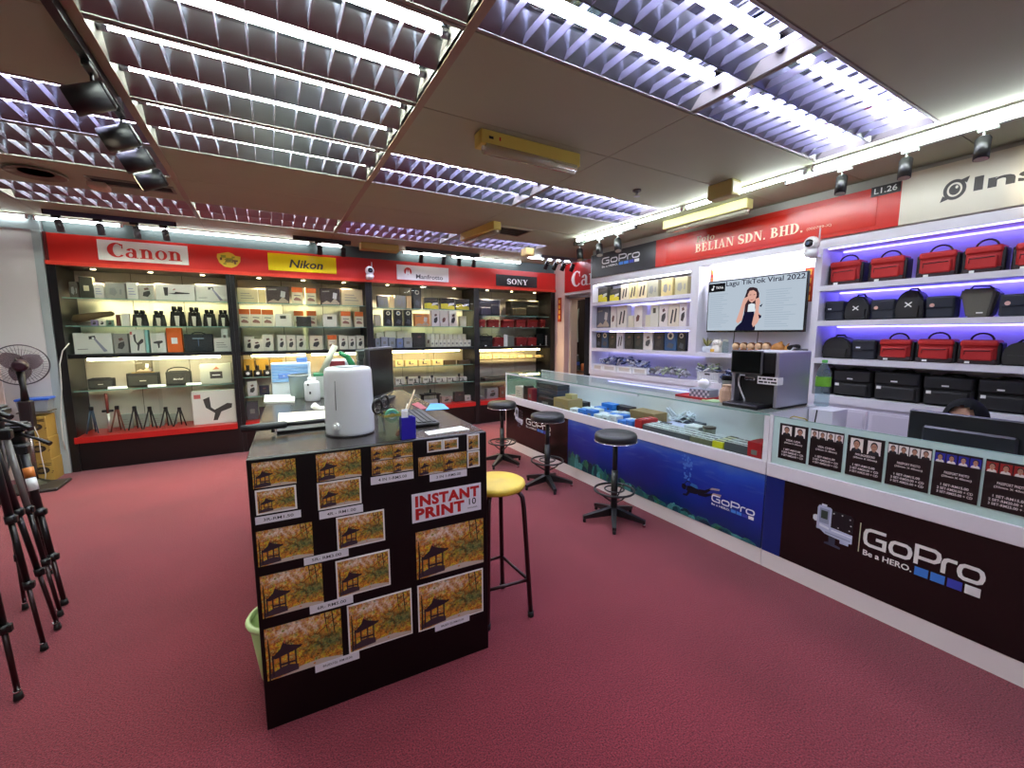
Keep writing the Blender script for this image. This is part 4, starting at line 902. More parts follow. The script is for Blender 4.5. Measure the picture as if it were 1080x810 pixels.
# humidifier
t = on_desk('humidifier', 'white round humidifier with a dial on the print desk', 'humidifier', 373, 461, 0, 0, .095)
t.scale = (1.02, 1.02, 1.04)
m = MB(); HW = M('#dfe3e8', .22)
m.lathe([(.085, .0), (.098, .004), (.1005, .012), (.1005, .02), (.1005, .10), (.0997, .15), (.0985, .20), (.097, .262), (.0955, .272), (.092, .279), (.086, .283), (.080, .2845), (.0, .285)], HW, n=48); m.build('tank', t)
m = MB(); m.lathe([(.092, -.0), (.1, .002), (.1, .006), (.092, .008)], M('#2a2a2c', .4), n=40); m.build('base_ring', t)
m = MB(); m.lathe([(.0, .285), (.05, .285), (.055, .288), (.0, .289)], M('#ccd2d8', .2), n=24, caps=False); m.build('mist_cap', t)
m = MB(); a = R(-128); c, s = math.cos(a), math.sin(a); m.cyl((.0985*c, .0985*s, .048), (.113*c, .113*s, .048), .0165, WHITEP, .0150, n=22); m.cyl((.112*c, .112*s, .048), (.118*c, .118*s, .048), .010, WHITEP, .006, n=16); m.build('dial', t)
m = MB(); a = R(-128); m.tube([(.1003*math.cos(a), .1003*math.sin(a), .115), (.0985*math.cos(a), .0985*math.sin(a), .235)], .0018, M('#6a6e74', .3), n=6); m.build('level_window', t)
# pen cup of clear plastic with scissors, brush and sticks
t = on_desk('pen_cup', 'clear square pen cup on the desk edge beside the humidifier', 'pen cup', 415, 464, R(10), 0, .045)
m = MB(); cg = glass('#eef2e6', 1.0, .05, haze=.25, hazecol='#c9ccb8')
for x0, x1, y0, y1 in ((-.04, .04, -.04, -.037), (-.04, .04, .037, .04), (-.04, -.037, -.037, .037), (.037, .04, -.037, .037)): m.box(x0, x1, y0, y1, .0, .105, cg)
m.box(-.037, .037, -.037, .037, 0, .004, cg); m.build('cup', t)
m = MB(); m.box(-.043, .043, -.043, -.040, .098, .108, M('#8f8a3a', .4)); m.box(-.043, .043, .04, .043, .098, .108, M('#8f8a3a', .4)); m.box(-.043, -.04, -.04, .04, .098, .108, M('#8f8a3a', .4)); m.box(.04, .043, -.04, .04, .098, .108, M('#8f8a3a', .4)); m.build('rim', t)
C0 = t.matrix_basis.copy()
def incup(name, label, cat, loc, rot):
    q = thing(name, label, cat); q.matrix_basis = C0 @ Matrix.Translation(loc) @ Euler(rot).to_matrix().to_4x4(); return q
t = incup('scissors', 'black handled scissors standing in the clear pen cup', 'scissors', (-.026, -.005, .01), (R(3), R(-9), R(20)))
m = MB(); m.box(-.006, .006, -.001, .001, .0, .10, STEEL); m.build('blade', t)
m = MB(); m.tube([(-.02+.024*math.cos(R(k*24)), 0, .14+.03*math.sin(R(k*24))) for k in range(15)], .005, BLACK, closed=True); m.tube([(.024+.020*math.cos(R(k*24)), .006, .145+.027*math.sin(R(k*24))) for k in range(15)], .005, BLACK, closed=True); m.tube([(0, 0, .1), (-.005, 0, .115)], .006, BLACK); m.build('handle', t)
t = incup('brush', 'pale wooden brush with a reddish tip leaning in the pen cup', 'brush', (.012, -.03, .01), (R(2), R(24), 0))
m = MB(); m.tube([(0, 0, .02), (0, 0, .09), (0, 0, .21)], [.006, .0055, .003], M('#d8c3a0', .5)); m.build('handle', t)
m = MB(); m.tube([(0, 0, .0), (0, 0, .012), (0, 0, .03)], [.008, .010, .006], M('#9a4a3a', .7)); m.build('bristle_tip', t)
t = incup('tape_roll', 'green and teal tape roll poking out of the pen cup', 'tape', (.012, .012, .092), (R(90), 0, R(-10)))
m = MB(); m.lathe([(.018, -.008), (.030, -.008), (.030, .008), (.018, .008), (.018, -.008)], M('#5fae8a', .4), n=26, caps=False); m.build('tape', t)
m = MB(); m.lathe([(.015, -.009), (.018, -.009), (.018, .009), (.015, .009), (.015, -.009)], M('#3a9ac0', .4), n=26, caps=False); m.build('core', t)
t = incup('wooden_stick', 'thin white stick leaning in the pen cup', 'stick', (.026, -.022, .01), (R(4), R(16), 0)); m = MB(); m.tube([(0, 0, 0), (0, 0, .14)], .0028, M('#e6e2d8', .5), n=6); m.build('shaft', t)
# blue holder with white cards
t = on_desk('card_holder', 'blue upright holder with white cards on the desk edge', 'card holder', 429, 464, R(4), 0.012, .03)
m = MB(); bl = M('#2018a8', .35); m.box(-.030, .030, -.018, .018, 0, .004, bl)
for x0, x1, y0, y1 in ((-.03, .03, -.018, -.015), (-.03, .03, .015, .018), (-.03, -.027, -.015, .015), (.027, .03, -.015, .015)): m.box(x0, x1, y0, y1, .004, .092, bl)
m.build('holder', t)
m = MB(); m.box(-.026, .0, -.010, -.004, .006, .118, PAPER); m.box(-.022, .004, .0, .006, .006, .124, M('#dfe3ea', .6)); m.build('card', t)
# keyboard
t = thing('keyboard', 'black keyboard lying along the print desk', 'keyboard'); x0, y0 = kpx(472, 447); x1, y1 = kpx(440, 424)
t.location = kloc(x0-.115, y0+.165); t.rotation_euler = (0, 0, KR+R(90)-R(2))
m = MB(); m.box(-.19, .19, -.075, .075, .003, .020, BLACK, .004); m.build('case', t)
m = MB(); kk = M('#1a1a1c', .5)
for r_ in range(5):
    for c_ in range(15): m.box(-.178+c_*.0238, -.178+c_*.0238+.0205, -.062+r_*.024, -.062+r_*.024+.020, .020, .0265, kk, .0025)
m.build('keys', t)
# monitor seen from behind/side
t = on_desk('monitor', 'dark grey monitor seen side on at the back of the print desk', 'monitor', 413, 420, 0, -.075, -.0)
t.scale = (1.0, 1.0, 1.10)
mo = Matrix.Rotation(R(58), 4, 'Z')
MC = M('#2b2c2b', .45)
m = MB(); m.box(-.21, .21, -.022, .010, .02, .32, MC, .012, 3, mtx=mo); m.box(-.15, .15, .010, .045, .06, .27, MC, .02, 3, mtx=mo); m.build('case', t)
m = MB(); m.box(-.195, .195, -.0235, -.0222, .035, .305, BLACKG, mtx=mo); m.build('screen', t)
m = MB(); m.box(-.02, .02, .005, .03, .0, .05, MC, mtx=mo); m.box(-.11, .11, -.07, .09, .0, .010, MC, .004, mtx=mo); m.build('stand', t)
m = MB(); m.box(-.155, -.14, .0445, .0465, .13, .17, M('#d8dcd4', .5), mtx=mo); m.build('label_sticker', t)
m = MB(); m.box(-.12, .12, .030, .046, .262, .268, BLACK, mtx=mo); m.build('vent_slot', t)
# papers and sheets
def sheet(name, label, cat, pts, m_, th=.002):
    c = [kpx(*p) for p in pts]; cx = sum(p[0] for p in c)/4; cy = sum(p[1] for p in c)/4
    mb = MB()
    lo = [mb.bm.verts.new((p[0]-cx, p[1]-cy, 0)) for p in c]; hi = [mb.bm.verts.new((p[0]-cx, p[1]-cy, th)) for p in c]
    fs = [mb.bm.faces.new(hi), mb.bm.faces.new(lo[::-1])]+[mb.bm.faces.new((lo[k], lo[(k+1) % 4], hi[(k+1) % 4], hi[k])) for k in range(4)]
    mb._fin(fs, m_); bmesh.ops.recalc_face_normals(mb.bm, faces=mb.bm.faces); return tag(mb.build(name, None, kloc(cx, cy, KH+.0008), (0, 0, KR)), label, cat)
sheet('paper_note', 'white paper note on the desk edge by the keyboard', 'paper', [(448, 456), (486, 450), (495, 453), (452, 459)], PAPER)
sheet('blue_card', 'bright blue card lying at the far side of the desk beyond the keyboard', 'card', [(449, 433), (454, 426), (467, 426), (474, 431.5)], M('#3f9ad8', .5))
sheet('red_card', 'dark red card beside the blue card on the desk', 'card', [(434, 426.5), (441, 424.5), (451, 431), (444, 432)], M('#8a2430', .5))
sheet('calendar_base', 'narrow white printed slip in front of the face mask box', 'paper', [(278.5, 426), (311, 425), (311, 417.5), (279, 418.5)], M('#dfe0d6', .6), .012)
sheet('paper_pad', 'cream paper pad beside the humidifier', 'paper', [(293.5, 449), (346, 443), (344, 435), (294, 438)], M('#e4dcc0', .6), .012)
t = sheet('tablet', 'flat black tablet in front of the cream pad', 'tablet', [(292, 458), (346, 452), (347, 445), (294, 450)], M('#141416', .3), .012)
# black gimbal handle that sticks out over the desk edge
t = thing('selfie_grip', 'black telescopic grip sticking out over the desk edge', 'selfie grip'); a = atZ(254, 452.5, KH+.04); b_ = atZ(347, 443, KH+.04); t.location = b_
d = a-b_; L = d.length; u = d.normalized(); z_ = Vector((0, 0, 0))
m = MB(); m.tube([z_, u*(L*.30), u*(L*.50)], [.010, .010, .009], BLACK, n=12); m.build('tube', t)
m = MB(); m.tube([u*(L*.50), u*(L*.53), u*(L*.8), u*L], [.012, .016, .017, .014], M('#1d1e20', .6), n=14); m.build('handle', t)
m = MB(); m.tube([u*(L*.66)+Vector((0, 0, -.012)), u*(L*.66)+Vector((.0, -.006, -.029))], .008, BLACK, n=10); m.build('thumb_knob', t)
m = MB(); m.box(-.02, .05, -.03, .03, -.020, .006, BLACK, .006); m.build('phone_clamp', t)
# face mask box (blue mask on white card), standing
t = on_desk('mask_box', 'white box with a pleated pale blue face mask picture', 'box', 310, 417, R(-2), 0, .02)
m = MB(); m.box(-.135, .12, 0, .10, 0, .235, M('#dfe8ea', .5), .003); m.build('carton', t)
m = MB(); q = M('#8db9e6', .6)
for k in range(6): m.box(-.130, .100, -.006-.0012*(k % 2), -.0, .098+k*.021, .117+k*.021, q)
m.build('mask_picture', t)
m = MB(); m.box(-.09, .03, -.012, -.006, .125, .160, M('#7aa4ee', .5), .003)
for k in range(3): m.box(-.06+k*.04, -.05+k*.04, -.013, -.012, .14, .146, WHITE)
m.build('blue_tag', t)
m = MB(); m.box(.03, .10, .01, .06, .2355, .27, M('#6f9ae8', .5), .004); b_ = m.build('blue_flap', t)
# white medicine-like bottle and clear tub
t = on_desk('bottle', 'white squat bottle with a cap before the face mask box', 'bottle', 330, 422.5, 0, 0, 0)
m = MB(); m.lathe([(.0, 0), (.045, 0), (.047, .008), (.047, .115), (.042, .128), (.024, .134)], M('#e6e8ea', .3), n=24, caps=False); m.build('body', t)
m = MB(); m.lathe([(.026, .13), (.026, .155), (.0, .156)], WHITEP, n=20, caps=False); m.build('cap', t)
m = MB(); m.box(-.020, -.010, -.048, -.044, .05, .066, DARK); m.box(-.030, -.020, -.044, -.040, .105, .118, DARK); m.build('mark', t)
t = on_desk('plastic_tub', 'clear ribbed plastic tub beside the white bottle', 'tub', 316, 419, 0, 0, .02)
m = MB(); cg2 = glass('#d2dcd8', 1.0, .1, haze=.45, hazecol='#aeb8b2'); m.lathe([(.0, 0), (.055, 0), (.062, .15), (.064, .155)], cg2, n=20, caps=False); m.build('body', t)
m = MB(); m.lathe([(.061, .148), (.066, .150), (.066, .158), (.061, .160)], M('#b9bdb6', .4), n=20, caps=False); m.build('rim', t)
# tape dispenser / white roll
t = on_desk('paper_roll', 'small curled white paper roll beside the humidifier', 'paper roll', 342, 434, R(20))
m = MB(); m.tube([(-.06, 0, .045), (-.03, 0, .018), (.01, 0, .012), (.05, 0, .03), (.06, 0, .06)], .018, M('#e6e6e2', .6), n=10); m.build('roll', t)
m = MB(); m.box(.035, .07, -.03, .03, 0, .05, BLACK, .006); m.build('holder', t)
# green handled sealing device
t = on_desk('hand_sealer', 'pale lever device with a green frame standing behind the humidifier', 'tool', 350, 418.5, 0)
m = MB(); GR = M('#2c8a58', .4)
m.box(-.11, .16, -.04, .05, 0, .16, M('#c9d2cc', .4), .01, 2); m.box(-.11, -.02, -.042, .05, .152, .172, GR, .003); m.build('body', t)
m = MB(); v = Vector((.105, 0, .24)); m.tube([(-.055, 0, .17), (.04, 0, .36)], .021, M('#cbcdb8', .4), n=8); m.build('lever', t)
m = MB(); m.tube([(.06, 0, .31), (.115, 0, .28), (.145, 0, .22), (.15, 0, .16)], [.014, .02, .022, .024], GR, n=10); m.build('green_arm', t)
m = MB(); m.box(.0, .10, .02, .03, .16, .25, M('#8a2a34', .5), .003); m.build('red_plate', t)
x, y = kpx(368, 415.5); m = MB(); m.box(-.11, .05, 0, .05, 0, .26, M('#e2e6ea', .4), .02, 2); tag(m.build('white_carton', None, kloc(x, y), (0, 0, KR)), 'tall white carton with rounded edges behind the green lever device', 'box')
t = on_desk('receipt_printer', 'dark green black stacked box beside the monitor', 'printer', 388, 416, 0, .0, .0)
m = MB(); m.box(-.06, .07, -.06, .06, 0, .25, M('#2a332e', .5), .006); m.build('body', t)
m = MB(); m.box(-.064, .075, -.066, .06, .25, .325, M('#333d37', .5), .006); m.box(-.062, .073, -.0665, -.06, .285, .29, BLACK); m.build('lid', t)
# black cable behind the cup
m = MB(); c0 = Vector(kloc(*kpx(408, 452)))-Vector((0, 0, 0)); pts = []
for k in range(26): a = R(k*38); pts.append((.018*math.sin(a*1.0)+.004*k*.3, .03*math.sin(a*.7)+.02, .012+.05*abs(math.sin(a*.5))+.002*k))
m.tube(pts, .0028, BLACK, n=6); t = m.build('cable', None, c0+Vector((-.012, .12, 0))); tag(t, 'tangle of black cable between humidifier and monitor', 'cable')

# ================================================================= STOOLS
def bar_stool(loc, rz, label):
    t = thing('bar_stool', label, 'stool', loc, rz, 'black round bar stools at the glass counter')
    m = MB(); m.lathe([(.0, .655), (.146, .655), (.160, .662), (.164, .675), (.164, .700), (.157, .716), (.14, .724), (.0, .727)], M('#1f2123', .42), n=36, caps=False); m.build('seat', t)
    m = MB(); m.lathe([(.153, .652), (.166, .656), (.166, .660), (.153, .657)], CHROME, n=36, caps=False); m.build('seat_trim', t)
    m = MB(); m.cyl((0, 0, .30), (0, 0, .655), .020, BLACK, n=14); m.cyl((0, 0, .09), (0, 0, .42), .0265, BLACK, n=14); m.lathe([(.03, .642), (.075, .655)], BLACK, n=16, caps=False); m.build('column', t)
    m = MB(); m.tube([(.155*math.cos(k*PI/18), .155*math.sin(k*PI/18), .255) for k in range(36)], .009, BLACK, n=8, closed=True); m.tube([(.075*math.cos(k*PI/12), .075*math.sin(k*PI/12), .262) for k in range(24)], .006, BLACK, n=8, closed=True)
    for k in range(3): a = R(k*120+20); m.tube([(.026*math.cos(a), .026*math.sin(a), .16), (.11*math.cos(a), .11*math.sin(a), .215), (.152*math.cos(a), .152*math.sin(a), .255)], .006, BLACK, n=6)
    m.build('foot_ring', t)
    for k in range(5):
        a = R(k*72+12); c, s = math.cos(a), math.sin(a); m = MB()
        q = Matrix.Rotation(a, 4, 'Z'); V = [(.02, -.022, .05), (.02, .022, .05), (.02, .022, .115), (.02, -.022, .115), (.25, -.015, .028), (.25, .015, .028), (.25, .015, .052), (.25, -.015, .052)]
        V = [m.bm.verts.new(q @ Vector(v)) for v in V]
        m._fin([m.bm.faces.new([V[i] for i in f]) for f in ((0, 1, 2, 3), (7, 6, 5, 4), (0, 4, 5, 1), (1, 5, 6, 2), (2, 6, 7, 3), (3, 7, 4, 0))], BLACK)
        o = m.build('leg', t); m = MB(); m.cyl((.24*c, .24*s, 0), (.24*c, .24*s, .03), .013, CHROME if k == 4 else RUBBER, n=10); m.build('foot_cap', o)
    return t
s1 = bar_stool((2.325, 2.42, 0), R(0), 'black bar stool nearest the camera, before the underwater picture panel')
copy_thing(s1, (2.31, 3.34, 0), R(25), 'black bar stool in the middle of the three, before the black logo panel')
copy_thing(s1, (2.27, 4.20, 0), R(-10), 'black bar stool farthest from the camera, at the end of the glass counter')
# yellow seated stool
t = thing('round_stool', 'round yellow seated stool with dark red metal legs beside the print desk', 'stool', (.995, 1.915, 0))
m = MB(); ym = M('#d8b93c', .4, noise=.28, nscale=9); m.lathe([(.0, .690), (.135, .690), (.152, .697), (.158, .710), (.155, .724), (.14, .732), (.0, .734)], ym, n=36, caps=False); m.build('seat', t)
LG = M('#2a0f10', .35); lp = [(.13, -.145), (.12, .155), (-.115, -.12), (-.115, .15)]
for x, y in lp:
    m = MB(); m.tube([(x*.45, y*.45, .682), (x*.66, y*.66, .680), (x*.76, y*.76, .655), (x*.80, y*.80, .60), (x, y, .012)], .0125, LG, n=10); o = m.build('leg', t)
    m = MB(); m.cyl((x, y, 0), (x*.995, y*.995, .03), .016, RUBBER, n=10); m.build('foot_cap', o)
m = MB(); m.tube([(x*.45, y*.45, .683) for x, y in (lp[0], lp[1], lp[3], lp[2])], .010, LG, n=6, closed=True); m.build('seat_frame', t)
f = .93; zz = .205
for a, b_ in ((0, 1), (1, 3), (3, 2), (2, 0)):
    m = MB(); m.tube([(lp[a][0]*f, lp[a][1]*f, zz), (lp[b_][0]*f, lp[b_][1]*f, zz)], .0085, LG, n=8); m.build('stretcher', t)
# green waste bin behind the desk
t = thing('waste_bin', 'pale green plastic waste bin half hidden behind the print desk', 'bin', (-.03, 2.02, 0))
m = MB(); gb = M('#b9cf8a', .4); m.lathe([(.0, .004), (.085, .0), (.088, .01), (.118, .262), (.114, .262), (.084, .014), (.0, .012)], gb, n=32, caps=False); m.build('bucket', t)
m = MB(); m.lathe([(.113, .258), (.128, .262), (.132, .272), (.126, .282), (.113, .283), (.113, .258)], M('#c3d898', .35), n=32, caps=False); m.build('rim', t)
# ================================================================= GOODS: helpers
YI, XI = 6.44, 4.28
def art(m, kind, w, h, y, c=None):
    """print on the front face (local x,z) of a carton"""
    mt = Matrix.Translation((0, y, 0)); D = M('#3a3634', .5); G = M('#77746e', .5)
    def P(pts, mm, d=.0012): m.prism([(a*w, b*h) for a, b in pts], d, mm, mt)
    if kind == 'gimbal': P([(-.1, .85), (.06, .88), (.08, .74), (-.1, .7)], D); P([(0, .78), (.08, .72), (.36, .12), (.26, .08)], M('#8b8a9a', .5), .0016); P([(-.02, .8), (.04, .8), (.04, .73), (-.02, .73)], PAPER, .002); P([(-.42, .2), (-.15, .22), (-.15, .25), (-.42, .23)], G)
    elif kind == 'mic': P([(-.28, .3), (-.2, .3), (-.18, .8), (-.3, .8)], D); P([(-.2, .45), (-.05, .4), (0, .55), (.36, .5), (.36, .44), (-.02, .44)], D, .0016); P([(-.08, .62), (-.02, .75), (.02, .7)], M('#a05a4a', .5), .002)
    elif kind == 'orange': m.box(-w/2+.0005, w/2-.0005, y-.001, y, h*.70, h, M('#dd6a22', .5)); P([(-.36, .3), (-.1, .42), (.2, .35), (.36, .25), (.3, .2), (-.3, .22)], M('#9a6a5a', .5)); P([(-.3, .5), (.3, .48), (.3, .53), (-.3, .55)], G)
    elif kind == 'window': m.box(-w*.18, w*.18, y-.001, y, h*.62, h*.85, M('#4a4a3c', .4))
    elif kind == 'photo': P([(-.45, .1), (-.2, .25), (0, .15), (.2, .4), (.45, .15), (.45, .05), (-.45, .05)], M('#b7a58c', .5)); P([(.1, .4), (.3, .35), (.35, .7), (.15, .75)], M('#c9c4bc', .5), .0016); P([(-.42, .75), (-.05, .78), (-.05, .85), (-.42, .82)], M('#8a8378', .5))
    elif kind == 'yellow': P([(-.48, .08), (.48, .02), (.48, .3), (-.1, .55), (-.48, .5)], M('#d6c62a', .5)); P([(.0, .3), (.46, .45), (.46, .6), (.1, .55)], M('#c9c8c0', .5), .0016); P([(-.4, .72), (.4, .78), (.4, .86), (-.4, .8)], M('#4a3a34', .5), .0016)
    elif kind == 'ring': m.prism([(.26*w*math.cos(R(k*24)), h*.8+.26*w*math.sin(R(k*24))) for k in range(15)], .0012, M('#d6cdb4', .5), mt); m.prism([(.14*w*math.cos(R(k*24)), h*.8+.14*w*math.sin(R(k*24))) for k in range(15)], .002, c or M('#33322e', .5), mt); P([(-.3, .2), (.2, .12), (.3, .35), (-.1, .45)], M('#4a4d55', .5))
    elif kind == 'lens': P([(-.25, .25), (.05, .2), (.25, .4), (.22, .6), (-.05, .55), (-.2, .48)], D); P([(-.1, .62), (.2, .68), (.1, .8), (-.15, .75)], M('#6a4a42', .5), .0014)
    elif kind == 'pods': P([(-.22, .25), (.1, .3), (.2, .52), (-.05, .58), (-.25, .45)], M('#6a4538', .5))
    elif kind == 'sticks': P([(-.3, .15), (-.15, .12), (.02, .7), (-.12, .74)], D); P([(.05, .2), (.2, .18), (.34, .75), (.2, .78)], M('#4a403a', .5), .0016)
    elif kind == 'ell': P([(-.2, .3), (.2, .3), (.2, .42), (-.08, .42), (-.08, .8), (-.2, .8)], D)
    elif kind == 'stand': P([(-.1, .1), (.25, .1), (.25, .2), (.12, .22), (.1, .75), (.0, .75), (.02, .22), (-.1, .2)], D); m.box(-w*.4, -w*.12, y-.001, y, h*.5, h*.8, G)
    elif kind == 'mount': P([(-.25, .75), (-.1, .82), (-.08, .5), (.0, .42), (.3, .6), (.42, .58), (.4, .45), (.15, .35), (.05, .1), (-.05, .1), (.0, .32), (-.2, .5)], D); P([(-.45, .9), (-.3, .9), (-.3, .78), (-.45, .78)], M('#c0605a', .5), .0016)
    elif kind == 'drone': P([(-.3, .55), (-.05, .6), (.3, .62), (.32, .52), (.1, .45), (.08, .25), (-.02, .22), (-.05, .45), (-.3, .48)], D)
    elif kind == 'speaker': m.box(-w*.2, w*.2, y-.001, y, h*.25, h*.6, D); m.box(-w*.13, w*.13, y-.002, y, h*.4, h*.44, PAPER); P([(-.1, .7), (.02, .86), (.12, .72)], M('#b56a4a', .5))
    elif kind == 'lines':
        for k in range(3): m.box(-w*.35, w*(.3-.1*k), y-.001, y, h*(.3+.16*k), h*(.34+.16*k), c or G)
    elif kind == 'tag': m.box(-w*.2, w*.2, y-.001, y, h*.35, h*.6, c or G)
    elif kind == 'shape': P([(-.3, .3), (-.05, .2), (.1, .4), (.0, .7), (-.25, .65)], M('#8d8d88', .5)); P([(.2, .3), (.32, .28), (.34, .6), (.24, .62)], M('#8d8d88', .5))
def headroom(side, mid, z):
    if side == 'back':
        up, so, lo = CSH[max([ci for ci, c in enumerate(CB) if c[0] <= mid] or [0])]; lv = [2.19]+[v_-.012 for v_ in up+lo]+[so-.082]
    else: lv = [2.17]+[v_-.062 for v_ in ((1.945, 1.575, 1.28) if mid > 3.14 else (1.90, 1.60, 1.275))]
    return min([v_ for v_ in lv if v_ > z+.03] or [9])-z-.004
def place(px0, px1, pyt, z, side, depth_off=0.0):
    """turns a picture span on a shelf into x (or y) centre, width and height at that shelf's real distance"""
    if side == 'back':
        Y = YI+depth_off; a, b = atY(px0, pyt, Y), atY(px1, pyt, Y); mid = (a.x+b.x)/2
        for ci, (l_, r_) in enumerate(CB):        # keep goods clear of the cabinet sides
            if l_ <= mid < r_: lo, hi = l_+(.076 if ci == 0 else .052), r_-(.098 if ci == 3 else .054); a.x = min(max(a.x, lo), hi); b.x = max(min(b.x, hi), lo)
        return (a.x+b.x)/2, abs(b.x-a.x), min(headroom(side, mid, z), max(.02, (a.z+b.z)/2-z)), Y
    X = XI+depth_off; a, b = atX(px0, pyt, X), atX(px1, pyt, X); mid = (a.y+b.y)/2
    for lo, hi in ((3.250, 4.920), (2.0, 3.13), (-.28, 1.915)):
        if lo-.03 <= mid < hi+.03: a.y = min(a.y, hi); b.y = max(b.y, lo)
    return (a.y+b.y)/2, abs(b.y-a.y), min(headroom(side, mid, z), max(.02, (a.z+b.z)/2-z)), X
def carton(label, px0, px1, pyt, z, side, col, kind=None, depth=.09, off=0.0, group=None, name='product_box', tilt=0, cat='box', c=None, trim=0.004, hmax=None):
    p, w, h, q = place(px0, px1, pyt, z, side, off); w -= trim; h = min(h, hmax) if hmax else h
    m = MB(); bm_ = col if not isinstance(col, str) else M(col, .5)
    m.box(-w/2, w/2, 0, depth, 0, h, bm_, .002)
    if kind: art(m, kind, w, h, 0.0, c)
    o = m.build(name); o.location = (p, q, z+.001) if side == 'back' else (q, p, z+.001); o.rotation_euler = (0, 0, (0 if side == 'back' else FACE_R)+R(tilt))
    return tag(o, label, cat, group)
def row(shelf, z, side, items, group=None, off=0.0, ref=None):
    """items: (px0, px1, pytop, colour, picture, words)"""
    for k, it in enumerate(items):
        px0, px1, pyt, col, kind, words = it[:6]; kw = it[6] if len(it) > 6 else {}
        carton('%s, %s on the %s' % (words, ORD[k] if k < 16 else 'last', shelf), px0, px1, pyt, z, side, col, kind, group=group or 'goods on the '+shelf, off=kw.pop('off', off), **kw)
WB, CRM, DKB, LGY = '#dedace', '#d9c79a', '#2b2622', '#a3a196'

# ================================================================= CABINET WITH THE BINOCULARS
row('binocular cabinet top shelf', 1.895, 'back', [
 (71.5, 81.5, 297, '#4a4438', 'shape', 'dark box with a pale pattern'), (82, 97, 292, '#3a3a2e', 'tag', 'dark olive box with a pale band', {'c': CREAM}), (98, 108.8, 299, WB, 'lines', 'small plain white box', {'c': M('#7d8ab0', .5)}),
 (109.5, 131, 298, LGY, 'shape', 'grey box with two dark shapes'), (132.5, 144.5, 298, WB, 'lines', 'small white box', {'c': M('#8a90b4', .5)}), (145, 162, 300, '#b7b3a6', 'lens', 'grey clear fronted box'),
 (163, 204.8, 300, WB, 'mic', 'long white box with a microphone picture'), (205.4, 241, 300.5, WB, 'gimbal', 'long white box with a phone grip picture')])
def binoculars(label, px0, px1, pyt, z):
    p, w, h, q = place(px0, px1, pyt, z, 'back', .03); t = thing('binoculars', label, 'binoculars', (p, q, z+.001), 0, 'black binoculars on the second shelf'); g = M('#17170f', .5)
    for s in (-1, 1):
        m = MB(); x = s*w*.26; m.lathe([(w*.215, 0), (w*.215, h*.16), (w*.17, h*.45), (w*.13, h*.68), (w*.13, h*.74)], g, c=(x, .05, 0), n=16); o = m.build('barrel', t)
        m = MB(); m.lathe([(w*.12, h*.74), (w*.12, h*.80), (w*.145, h*.82), (w*.145, h*.98), (w*.11, h)], BLACK, c=(s*w*.17, .05, 0), n=14); m.build('eyepiece', t)
    m = MB(); m.box(-w*.16, w*.16, .02, .08, h*.45, h*.72, g, .004); m.cyl((0, .05, h*.5), (0, .05, h*.86), w*.06, DARK, n=10); m.build('bridge', t)
    m = MB(); m.prism([(-w*.14, h*.52), (w*.14, h*.52), (w*.09, h*.02), (-w*.09, h*.02)], .001, M('#d8d2bc', .6), Matrix.Translation((0, -.012, 0))); m.build('price_tag', t)
for k, (a, b, c) in enumerate(((136, 155, 327), (158, 174, 327.5), (176, 195, 323), (195.5, 211.5, 324), (212, 227.5, 326.5), (228, 244, 327))):
    binoculars('pair of black binoculars with a white tag, %s of six along the shelf' % ORD[k], a, b, c, 1.595)
p, w, h, q = place(76, 120, 327, 1.595, 'back', .1)
m = MB(); m.tube([(-w*.5, 0, .055), (-w*.42, -.01, .075), (-w*.1, -.02, .10), (w*.2, -.02, .125), (w*.45, 0, .14), (w*.5, 0, .14)], [.02, .05, .045, .032, .028, .012], M('#6a5638', .8, noise=.3), n=10)
m.box(-w*.45, w*.4, .0, .10, 0, .045, M('#8f8674', .8), .01); t = m.build('strap_pouch', None, (p, q, 1.597)); tag(t, 'long brown cloth pouch lying at the end of the binocular shelf', 'pouch')
for k, (a, b, c_) in enumerate(((95, 103, '#8a7aa0'), (103.5, 111, '#d8d2c8'), (111.5, 119.5, '#6f8a78'))): carton('small %s packet before the brown pouch' % ('purplish', 'white', 'greenish')[k], a, b, 337.5, 1.595, 'back', c_, 'lens', .03, -.02, 'small packets before the pouch', 'packet', cat='packet')
carton('small dark red box beside the binoculars', 121.5, 126, 332, 1.595, 'back', '#5a2a20', None, .04); carton('plain white box beside the first binoculars', 127, 135.8, 331, 1.595, 'back', WB, None, .05)
row('binocular cabinet middle shelf', 1.285, 'back', [
 (76, 117.5, 351.5, WB, 'gimbal', 'long white box with a phone grip picture'), (118.5, 134.3, 352, '#96928a', 'lens', 'grey blister box'), (135.3, 151.5, 347.5, WB, 'mount', 'white box with red squares and a grip picture'), (151.8, 155.5, 348, '#8fc0b8', None, 'narrow teal box'),
 (157.5, 174, 351.5, WB, 'drone', 'white box with a small drone like picture'), (174.3, 191, 346, '#e0641e', 'tag', 'orange box with a white label', {'c': PAPER}), (224.8, 244.3, 356.5, WB, 'lines', 'white box with a notice'),
])
p, w, h, q = place(193, 223.5, 351, 1.285, 'back'); t = thing('camera_bag', 'dark boxy camera bag on the middle shelf beside the orange box', 'bag', (p, q, 1.286), 0)
m = MB(); m.box(-w/2, w/2, 0, .12, 0, h*.94, M('#1c2024', .6), .012, 2); m.build('body', t); m = MB(); m.tube([(-w*.25, .05, h*.93), (-w*.1, .05, h*1.02), (w*.1, .05, h*1.02), (w*.25, .05, h*.93)], .006, BLACK); m.build('handle', t)
m = MB(); m.box(-w*.2, w*.2, -.002, 0, h*.68, h*.72, M('#8fa0b0', .5)); m.box(-.004, .004, -.002, 0, h*.3, h*.68, M('#4a5a78', .5)); m.build('emblem', t)
